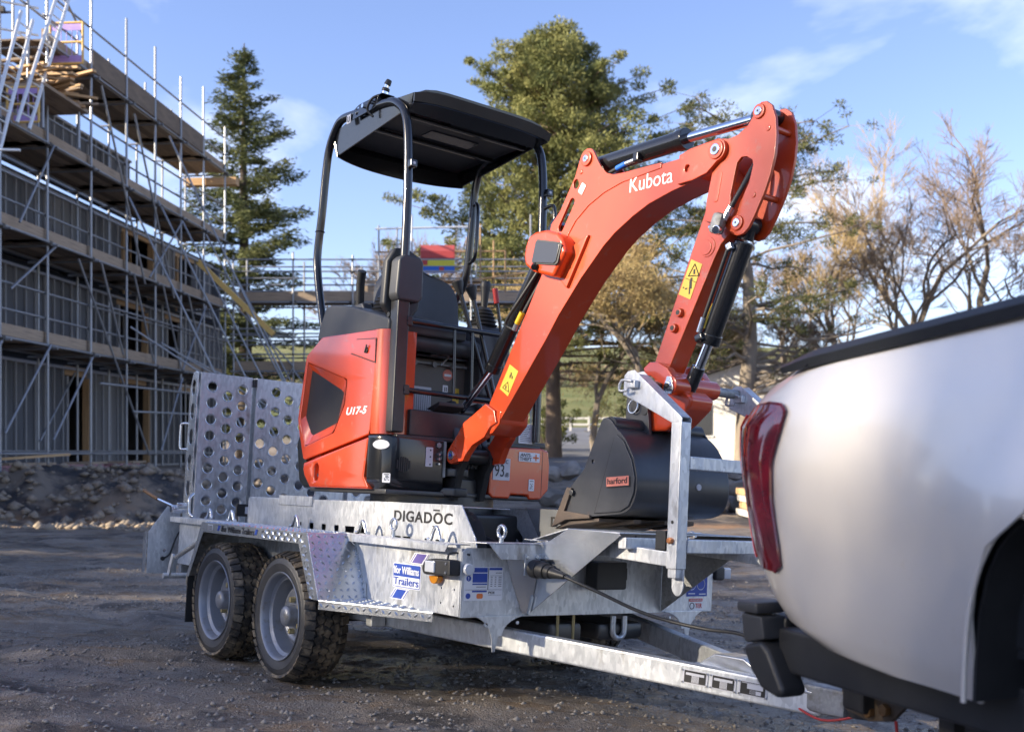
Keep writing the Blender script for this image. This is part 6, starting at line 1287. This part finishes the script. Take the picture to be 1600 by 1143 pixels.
# ---- rams
def ram(nm, a, b, c_, rb_, rr_, y):
    a, b, c_ = (Vector((q[0], y, q[1])) for q in (a, b, c_))
    q = cyl(E, nm, a, b, rb_, 'black_gloss', seg=32, bev=.006); d = (b - a).normalized()
    cyl(q, 'gland', b - d * .03, b + d * .008, rb_ * 1.12, 'black_gloss', seg=32, bev=.004); cyl(q, 'rod', b, c_, rr_, 'chrome', seg=24)
    return q
r_ = ram('arm_ram', (.955, 2.185), (1.432, 2.182), (1.80, 2.170), .037, .019, -.022); cyl(r_, 'ram_eye', (1.80, -.05, 2.168), (1.80, .005, 2.168), .03, 'black_gloss')
tube(r_, 'hydraulic_hose', [(1.0, -.055, 2.115), (1.07, -.062, 2.128), (1.14, -.062, 2.140)], .008, 'plastic_dark', 8); cyl(r_, 'hose_fitting', (1.10, -.062, 2.134), (1.15, -.062, 2.142), .011, 'blue_hose', seg=12); cyl(r_, 'hose_fitting', (1.15, -.062, 2.142), (1.20, -.06, 2.146), .009, 'galv_bright', seg=10); box(r_, 'ram_port', (1.21, -.055, 2.155), (.03, .03, .035), 'black_gloss', .005); tube(r_, 'hydraulic_hose', [(1.03, -.03, 2.110), (1.15, -.03, 2.118), (1.30, -.03, 2.112)], .008, 'plastic_dark', 8)
r_ = ram('bucket_ram', (1.735, 1.745), (1.587, 1.405), (1.515, 1.262), .036, .018, -.018); cyl(r_, 'ram_eye', (1.757, -.045, 1.80), (1.757, .01, 1.80), .034, 'black_gloss', bev=.004); cyl(r_, 'ram_neck', (1.757, -.018, 1.80), (1.738, -.018, 1.75), .030, 'black_gloss'); cyl(r_, 'ram_rod_eye', (1.540, -.018, 1.318), (1.495, -.018, 1.235), .026, 'black_gloss', bev=.005)
tube(r_, 'steel_pipe', [(1.715, -.066, 1.735), (1.70, -.070, 1.700), (1.60, -.066, 1.48), (1.590, -.066, 1.46)], .007, 'plastic_dark', 8); cyl(r_, 'hose_fitting', (1.600, -.066, 1.485), (1.578, -.064, 1.435), .010, 'galv_bright', seg=10); box(r_, 'ram_port', (1.583, -.055, 1.415), (.035, .04, .026), 'black_gloss', .005, rot=-20); box(r_, 'pipe_clamp', (1.712, -.066, 1.722), (.026, .02, .026), 'galv_bright', .004, rot=-20)
tube(r_, 'yellow_hose', [(1.69, -.02, 1.66), (1.625, -.045, 1.53), (1.59, -.05, 1.45)], .006, 'yellow_sticker', 8)
r_ = ram('boom_ram', (.70, 2.00), (.262, 1.400), (.02, 1.215), .034, .018, -.02)
tube(r_, 'hydraulic_hose', [(.66, -.08, 1.80), (.56, -.10, 1.68), (.478, -.105, 1.600), (.462, -.10, 1.570), (.49, -.085, 1.552)], .0075, 'plastic_dark', 8); tube(r_, 'hydraulic_hose', [(.70, -.06, 1.80), (.60, -.07, 1.68), (.52, -.072, 1.585)], .0105, 'plastic_dark', 8)
cyl(r_, 'yellow_sleeve', (.555, -.085, 1.618), (.520, -.085, 1.573), .013, 'yellow_hose', seg=12, bev=.002); cyl(r_, 'hose_fitting', (.520, -.085, 1.573), (.500, -.083, 1.548), .012, 'galv_bright', seg=10)
# ---- quick hitch and bucket
for y in (-.088, .080):
    plate(E, 'hitch_cheek', [(1.345, 1.318), (1.375, 1.338), (1.42, 1.335), (1.47, 1.310), (1.505, 1.268), (1.508, 1.235), (1.485, 1.215), (1.45, 1.225), (1.42, 1.262), (1.385, 1.285), (1.35, 1.290)], 'y', y, .040, 'orange', bev=.006)
cyl(E, 'hitch_tube', (1.487, -.11, 1.246), (1.487, .125, 1.246), .035, 'orange', seg=28, bev=.006); bq = plate(E, 'hitch_bolt_plate', [(1.462, 1.235), (1.478, 1.278), (1.498, 1.276), (1.512, 1.235), (1.500, 1.212), (1.474, 1.212)], 'y', -.113, .006, 'galv_bright'); cyl(bq, 'hitch_bolt', (1.487, -.114, 1.244), (1.487, -.124, 1.244), .015, 'chrome', seg=16, bev=.003); cyl(bq, 'bolt_hole', (1.487, -.1235, 1.244), (1.487, -.1250, 1.244), .007, 'black_print', seg=12)
link('hitch_body', prism([(1.36, 1.31), (1.43, 1.31), (1.50, 1.24), (1.555, 1.20), (1.545, 1.165), (1.48, 1.115), (1.43, 1.085), (1.345, 1.085), (1.335, 1.18)], 'y', -.062, .058, .012, 3), 'orange', E)
cyl(E, 'lock_pin', (1.487, .12, 1.246), (1.487, .27, 1.246), .018, 'galv_dull', seg=18); cyl(E, 'lock_pin', (1.43, -.10, 1.245), (1.487, -.26, 1.246), .014, 'steel_dark', seg=14)
BK = link('bucket', None, None, E)
by0, by1 = -.232, .238
back = [(1.300, 1.100), (1.345, 1.085), (1.40, 1.045), (1.449, .975), (1.472, .905), (1.470, .845), (1.445, .797), (1.40, .775), (1.34, .768), (1.22, .757), (1.10, .745), (1.035, .722)]
cb = crom([(a, b_, 0) for a, b_ in back], 4)
link('bucket_shell', grid([[Vector((q.x, by0 + .004 + (by1 - by0 - .008) * k / 4, q.y)) for k in range(5)] for q in cb], .010, angle=50), 'bucket_steel', BK)
sidep = [(1.268, 1.108), (1.280, 1.122), (1.300, 1.125), (1.325, 1.112)] + [(q.x, q.y) for q in cb[5:]] + [(1.024, .713), (1.105, .862), (1.184, .935), (1.215, 1.0)]
for y, o2 in ((by0, -1), (by1, 1)):
    sp_ = plate(BK, 'bucket_side', sidep, 'y', y, .010, 'bucket_plate', holes=[circ((1.232, .962), .008, 12)], bev=.002)
    dd_ = [(1.352, 1.052), (1.366, 1.058), (1.40, 1.035), (1.445, .970), (1.466, .905), (1.464, .850), (1.440, .803), (1.398, .783), (1.34, .777), (1.262, .772)]
    plate(sp_, 'side_cheek', dd_, 'y', y + o2 * .008, .008, 'bucket_plate', bev=.002); plate(sp_, 'cheek_gap', [(1.344, 1.050), (1.352, 1.054), (1.262, .770), (1.252, .770)], 'y', y + o2 * .0056, .001, 'black_print', bev=.0002)
    plate(sp_, 'side_cutter', [(1.020, .712), (1.100, .866), (1.128, .862), (1.090, .775), (1.236, .764), (1.238, .752), (1.10, .742)], 'y', y + o2 * .010, .012, 'worn_edge', bev=.002)
    cyl(sp_, 'cutter_bolt', (1.128, y, .845), (1.128, y + o2 * .018, .845), .012, 'steel_dark', seg=8, bev=.003)
cyl(BK, 'bucket_tube', (1.312, by0 + .004, 1.098), (1.312, by1 - .004, 1.098), .030, 'bucket_steel', seg=24)
link('cutting_edge', prism([(1.018, .709), (1.10, .738), (1.27, .754), (1.27, .742), (1.10, .722), (1.018, .704)], 'y', by0 + .004, by1 - .004, .002), 'worn_edge', BK)
for y in (-.10, .06, .18): link('wear_strip', prism([(1.10, .722), (1.34, .756), (1.34, .740), (1.16, .716)], 'y', y - .02, y + .02, .003), 'worn_edge', BK)
for y in (-.078, .078):
    e_ = plate(BK, 'bucket_ear', [(1.236, 1.125), (1.236, 1.20), (1.250, 1.285), (1.30, 1.25), (1.352, 1.175), (1.362, 1.12), (1.368, 1.06), (1.392, .985), (1.384, .975), (1.345, 1.04), (1.318, 1.10), (1.27, 1.12)], 'y', y, .014, 'bucket_plate', bev=.002)
    cyl(e_, 'ear_pin', (1.290, y - .012, 1.178), (1.290, y + .012, 1.178), .021, 'steel_dark', bev=.003); cyl(e_, 'ear_pin', (1.340, y - .010, 1.160), (1.340, y + .010, 1.160), .016, 'steel_dark', bev=.003)
tube(BK, 'lynch_ring', ring_pts((1.288, -.098, 1.178), (1, 0, 0), (0, .1, 1), .025, 22), .003, 'galv_bright', 6, 0, True)
o = Vector((1.325, by0 - .0155, .870)); dh_ = ((1, 0, .06), (-.06, 0, 1))
lb = sticker(BK, 'maker_badge', o, .118, .034, 'salmon_print', dh_, r=.002); sticker(lb, 'badge_shadow', o + Vector((.003, .0006, -.004)), .120, .036, 'black_print', dh_, r=.002); text(lb, 'badge_name', 'harford', o + Vector((.006, -.0012, .008)), 'black_print', width=.104, height=.022, dirs=dh_, bold=.0012)
sticker(BK, 'scuff', (1.43, -.02, .90), .010, .02, 'grey_sticker', FRONT)
cyl(BK, 'weld_dot', (1.473, .075, .885), (1.478, .075, .885), .012, 'grey_sticker', seg=10)

# ================================================================ lead that joins trailer and truck
LC = thing('electrical_lead', 'black electrical lead plugged into the trailer socket, running to the pale pickup', 'lead', MT, off=Vector((0, 0, 0)))
tube(LC, 'cable', [(1.26, -.375, .540), (1.30, -.37, .530), (1.38, -.33, .500), (1.50, -.235, .440), (1.60, -.17, .412), (1.74, -.14, .400), (1.90, -.145, .402), (2.02, -.14, .36), (2.10, -.08, .32)], .0062, 'plastic_dark', 10)
pg = cyl(LC, 'plug', (1.132, -.39, .556), (1.175, -.387, .552), .030, 'plastic_dark', bev=.006); cyl(LC, 'plug_collar', (1.170, -.387, .552), (1.20, -.385, .549), .024, 'plastic_dark', bev=.004); cyl(LC, 'plug_tail', (1.195, -.385, .549), (1.265, -.375, .540), .020, 'plastic_dark', r2=.010, bev=.002)

# ================================================================ the pickup that tows
PF, PLf = Vector((.375009, -.927021, 0)), Vector((.927021, .375009, 0)); PO = Vector((.54, 2.45, 0))
PM = Matrix(((PF.x, PLf.x, 0, PO.x), (PF.y, PLf.y, 0, PO.y), (0, 0, 1, 0), (0, 0, 0, 1)))
K = thing('pickup_truck', 'pale silver-white pickup truck hitched to the trailer, red tail lamp at its corner', 'pickup', PM)
def interp(x, xs, ys): return float(np.interp(x, xs, ys))
ZT = [.550, .556, .565, .605, .644, .70, .753, .88, .981, 1.033, 1.068, 1.116, 1.145]; ST = [.225, .16, .104, .046, .022, .010, -.010, -.036, -.062, -.068, -.040, -.002, .050]
def s_tail(z): return interp(z, ZT, ST) - .085 * interp(z, [.55, .60, .70, 1.10, 1.145], [0, .6, 1, 1, .6])
def top(s_): return 1.141 + .0795 * max(0, s_)
def yprof(z): return interp(z, [.5, .55, .60, .70, .85, .95, 1.05, 1.12, 1.2], [.055, .030, .012, -.004, -.012, -.012, -.002, .014, .030])
def ycorner(s_, z):
    d = s_ - s_tail(min(z, 1.145)); return .080 * max(0, 1 - d / .21) ** 2.0
def flare(s_): return -.030 * math.exp(-((s_ - .74) / .16) ** 2) if s_ < .74 else -.030
ARZ = [.50, .553, .615, .712, .789, .836, .865, .89]; ARS = [.640, .641, .643, .653, .676, .707, .739, .80]
zs = [.550, .556, .565, .585, .605, .644, .70, .753, .82, .88, .93, .981, 1.01, 1.033, 1.05, 1.068, 1.09, 1.116, 1.13]
rows = []
for i, z in enumerate(zs + [None]):
    row = []
    for u in [k / 30 for k in range(31)]:
        if z is None: s_ = .050 + u * (.80 - .050); zz = top(s_)
        else:
            a, b = s_tail(z), interp(z, ARZ, ARS) if z < .89 else .80; s_ = a + (b - a) * (u ** 1.4); zz = z + (top(s_) - 1.141) * max(0, (z - .9) / .241) if z > .9 else z
        fl_ = flare(s_) * max(0, min(1, (1.02 - zz) / .14))
        crease = -.010 * math.exp(-((zz - .735) / .022) ** 2) * (1 if .16 < s_ < .50 else 0)
        row.append(Vector((s_, yprof(zz) + ycorner(s_, zz) + fl_ + crease * -1, zz)))
    rows.append(row)
side_ = link('bed_side', grid(rows, .006, angle=60), 'silver_paint', K)
# panel above the arch and ahead of it
def archz(s_): q = (s_ - 1.10) / .37; return .50 + .43 * (max(0, 1 - abs(q) ** 2.6)) ** (1 / 2.6)
rows = []
for s_ in np.linspace(.80, 1.47, 24):
    zb_ = max(.89 if s_ < .83 else .55, archz(s_) if s_ < 1.46 else .55); rows.append([Vector((s_, yprof(z) + flare(1) * max(0, min(1, (1.02 - z) / .14)), z)) for z in np.linspace(zb_, top(s_), 10)])
rows[0] = [Vector((.80, yprof(z) + flare(1) * max(0, min(1, (1.02 - z) / .14)), z)) for z in np.linspace(.89, top(.80), 10)]
link('arch_panel', grid(rows, .006, angle=60), 'silver_paint', side_)
link('bed_front_panel', grid([[Vector((s_, yprof(z) - .012, z)) for z in np.linspace(.48, top(s_), 9)] for s_ in np.linspace(1.46, 1.70, 5)], .006, angle=60), 'silver_paint', side_)
arl = [Vector((interp(z, ARZ, ARS), -.03, z)) for z in (.556, .585, .62, .70, .77, .82, .85, .875)] + [Vector((s_, -.045, archz(s_) - .004)) for s_ in np.linspace(.84, 1.44, 14)] + [Vector((1.46, -.03, .55))]
tube(side_, 'arch_lip', arl, .005, 'silver_paint', 8, 3)
link('wheel_well', grid([[q + Vector((0, dy, 0)) for q in arl] for dy in (.02, .20, .40)], .006), 'plastic_dark', K)
# pressed pad behind the lamp
# tail lamp, wrapping the corner
LZ = [.716, .725, .773, .869, .953, 1.022, 1.060, 1.076]; LS = [.082, .104, .100, .082, .080, .104, .116, .098]
rows, rowsb = [], []
for z in [.716 + (.36 * i / 24) for i in range(25)]:
    a, b = s_tail(z) - .006, interp(z, LZ, LS); bl = -.010 * math.sin(math.pi * min(1, (z - .716) / .36))
    rows.append([Vector((a + (b - a) * u, yprof(z) + ycorner(max(a, a + (b - a) * u), z) - .007 + bl * math.sin(math.pi * u) , z)) for u in [k / 12 for k in range(13)]])
    rowsb.append([Vector((a - .003 + .016 * q, yprof(z) + ycorner(a + .016 * q, z) - .0125 + .012 * (1 - q) ** 2, z)) for q in (0, .5, 1)])
tl = link('tail_lamp', grid(rows, .010, angle=60), 'red_lens', K)
link('lamp_strip', grid(rowsb[1:24], .002), 'red_bright', tl)
link('lamp_edge', tubem([Vector((interp(z, LZ, LS), yprof(z) + ycorner(interp(z, LZ, LS), z) - .007, z)) for z in np.linspace(.716, 1.074, 26)] + [Vector((.05, yprof(1.078) + ycorner(.05, 1.078) - .006, 1.080)), Vector((-.03, yprof(1.078) + ycorner(-.03, 1.078) - .006, 1.076))], .0035, 6), 'red_lens', tl)
# rail cap, tailgate, bed, far side
cap = [Vector((s_, .030, top(s_) + .012)) for s_ in np.linspace(.10, 1.70, 12)]
def capsec(s_, k): r_ = .035 if s_ > .18 else .035 * max(.25, (s_ - .06) / .12) ** .5; return [Vector((s_, .016, top(s_) - .006)), Vector((s_, .010, top(s_) + r_ * .4)), Vector((s_, .022, top(s_) + r_ * .85)), Vector((s_, .045, top(s_) + r_)), Vector((s_, .085, top(s_) + r_ * .8)), Vector((s_, .10, top(s_) - .006))]
link('rail_cap', grid([capsec(s_, 0) for s_ in [.075, .085, .10, .14, .18, .24, .4, .7, 1.0, 1.35, 1.70]], .003), 'cap_black', K)
cyl(K, 'cap_joint', (.165, .008, top(.16) - .004), (.165, .05, top(.16) + .036), .002, 'black_print', seg=6)
WT = 1.72
box2(K, 'tailgate', (-.05, .10, .66), (.0, WT - .10, 1.12), 'silver_paint', .015); box2(K, 'bed_floor', (0, .08, .62), (1.68, WT - .08, .66), 'cap_black', .005); box2(K, 'bed_liner', (.02, .075, .64), (1.68, .095, 1.13), 'cap_black', .005)
box2(K, 'bed_head', (1.66, .06, .62), (1.70, WT - .06, 1.26), 'silver_paint', .01); box2(K, 'bed_side', (0, WT - .08, .55), (1.70, WT, 1.19), 'silver_paint', .02); box2(K, 'rail_cap', (.05, WT - .10, 1.18), (1.70, WT - .01, 1.215), 'cap_black', .01)
tl2 = box2(K, 'tail_lamp', (-.05, WT - .10, .72), (.05, WT + .004, 1.07), 'red_lens', .02)
# bumper with stepped plastic ends
for y0, y1 in ((.045, .115), (WT - .115, WT - .045)):
    bq = link('bumper_end', prism([(-.125, .522), (-.100, .530), (-.050, .545), (-.022, .525), (.030, .452), (.034, .434), (.010, .425), (-.052, .436), (-.090, .470)], 'y', y0, y1, .014, 3), 'plastic_dark', K)
    link('bumper_step', prism([(-.128, .600), (-.045, .600), (-.035, .548), (-.112, .530), (-.12, .55)], 'y', y0, y1, .008), 'plastic', bq); link('bumper_pad', prism([(-.130, .628), (-.05, .632), (-.048, .604), (-.132, .602)], 'y', y0 - .01, y1, .008), 'plastic', bq)
box2(K, 'bumper_bar', (-.10, .10, .50), (-.03, WT - .10, .60), 'plastic_dark', .02); box2(K, 'shade_filler', (-.04, .085, .476), (.66, WT - .085, .575), 'plastic_dark', .01)  # dark filler block stands in for the shaded void under the body
pl_ = plate(K, 'tow_bar_plate', [(-.205, .395), (-.16, .425), (.02, .420), (.022, .375), (-.02, .335), (-.10, .318), (-.19, .330)], 'y', .40, .012, 'hitch_rust')
for a, b in ((-.115, .385), (-.035, .360), (-.092, .345)): cyl(pl_, 'tow_bar_bolt', (a, .394, b), (a, .378, b), .016, 'rust_bolt', seg=6, bev=.003)
box2(K, 'tow_bar', (-.16, .36, .34), (-.08, WT - .36, .42), 'black_paint', .01); box2(K, 'tow_tongue', (-.36, WT / 2 - .03, .30), (-.12, WT / 2 + .03, .36), 'black_paint', .01); cyl(K, 'tow_ball', (-.34, WT / 2, .33), (-.34, WT / 2, .40), .022, 'chrome')
box2(K, 'chassis_rail', (-.1, .40, .40), (4.0, .50, .52), 'black_paint', .01); box2(K, 'chassis_rail', (-.1, WT - .50, .40), (4.0, WT - .40, .52), 'black_paint', .01)
tube(K, 'lead_wire', [(-.20, .42, .37), (-.24, .45, .36), (-.30, .52, .37)], .004, 'red_print', 6); tube(K, 'lead_wire', [(.0, .39, .34), (.03, .37, .31), (.06, .36, .28)], .004, 'red_print', 6)
for a in (.08, .16): box2(K, 'spring_hanger', (a, .44, .24), (a + .05, .50, .42), 'steel_dark', .006)
box2(K, 'leaf_spring', (.1, .45, .26), (1.6, .51, .30), 'hitch_rust', .01); cyl(K, 'rear_axle', (1.10, .12, .41), (1.10, WT - .12, .41), .06, 'hitch_rust')
TP = [(.215, .10), (.222, .118), (.27, .128), (.32, .122), (.350, .105), (.360, .07), (.362, 0), (.360, -.07), (.350, -.105), (.32, -.122), (.27, -.128), (.222, -.118), (.215, -.10)]
TY = lathe(TP, (0, 0, 0), (0, -1, 0), 56); TR = lathe([(.225, .10), (.215, .115), (.205, .09), (.195, .03), (.15, .02), (.06, .05), (.0001, .055)], (0, 0, 0), (0, -1, 0), 40, closed=False)
mb = MB()
for k in range(44):
    a = 2 * math.pi * k / 44; er = Vector((math.cos(a), 0, math.sin(a))); et = Vector((-math.sin(a), 0, math.cos(a)))
    for y in (-.085, -.03, .03, .085): mb.box(er * .362 + Vector((0, y, 0)) + et * (.012 if y > 0 else -.008), (.036, .046, .02), (et, Vector((0, 1, 0)), er))
TB = mb.mesh()
for sx in (1.10, 4.05):
    for yy_, sd in ((.16, -1), (WT - .16, 1)):
        q = PM @ Vector((sx, yy_, 0)); w_ = link('wheel', None, None, K); w_.location = (sx, yy_, gh(q.x, q.y) + .372)
        if sd > 0: w_.rotation_euler = (0, 0, math.pi)
        link('tyre', TY, 'sidewall', w_); link('tread', TB, 'rubber', w_, kind='stuff'); link('rim', TR, 'rim_silver', w_)
# the cab and bonnet, beyond the right edge of the view
cabo = [(1.72, .50), (1.72, 1.20), (1.80, 1.62), (1.95, 1.72), (2.75, 1.74), (3.35, 1.25), (3.45, 1.20), (4.65, 1.08), (4.80, .95), (4.80, .50), (4.45, .45), (4.40, .72), (4.05, .84), (3.70, .72), (3.62, .42), (1.78, .42)]
link('cab', prism(cabo, 'y', .02, WT - .02, .03, 3), 'silver_paint', K)
for yy_, o2 in ((.016, -1), (WT - .016, 1)):
    for w_ in ([(1.90, 1.24), (1.96, 1.60), (2.40, 1.64), (2.40, 1.24)], [(2.46, 1.24), (2.46, 1.64), (2.74, 1.64), (3.20, 1.26)]): plate(K, 'side_window', w_, 'y', yy_, .008, 'glass_dark')
    for xx in (2.43,): box2(K, 'door_seam', (xx - .003, yy_ - .001, .55), (xx + .003, yy_ + .001, 1.22), 'black_print', .0005)
    box(K, 'door_mirror', (3.05, yy_ + o2 * .12, 1.28), (.10, .20, .14), 'silver_paint', .03); box(K, 'door_handle', (2.25, yy_ + o2 * .012, 1.10), (.16, .03, .03), 'chrome', .008)
    box(K, 'headlamp', (4.72, yy_ - o2 * .16, .98), (.16, .26, .12), 'lens_clear', .03)
link('windscreen', grid([[Vector((2.80, .14, 1.70)), Vector((2.80, WT - .14, 1.70))], [Vector((3.34, .10, 1.275)), Vector((3.34, WT - .10, 1.275))]], .01), 'glass_dark', K); link('rear_window', grid([[Vector((1.735, .25, 1.26)), Vector((1.735, WT - .25, 1.26))], [Vector((1.80, .28, 1.58)), Vector((1.80, WT - .28, 1.58))]], .01), 'glass_dark', K)
box2(K, 'front_grille', (4.80, .45, .70), (4.82, WT - .45, .95), 'plastic_dark', .01); box2(K, 'front_bumper', (4.70, .06, .42), (4.90, WT - .06, .62), 'silver_paint', .03)
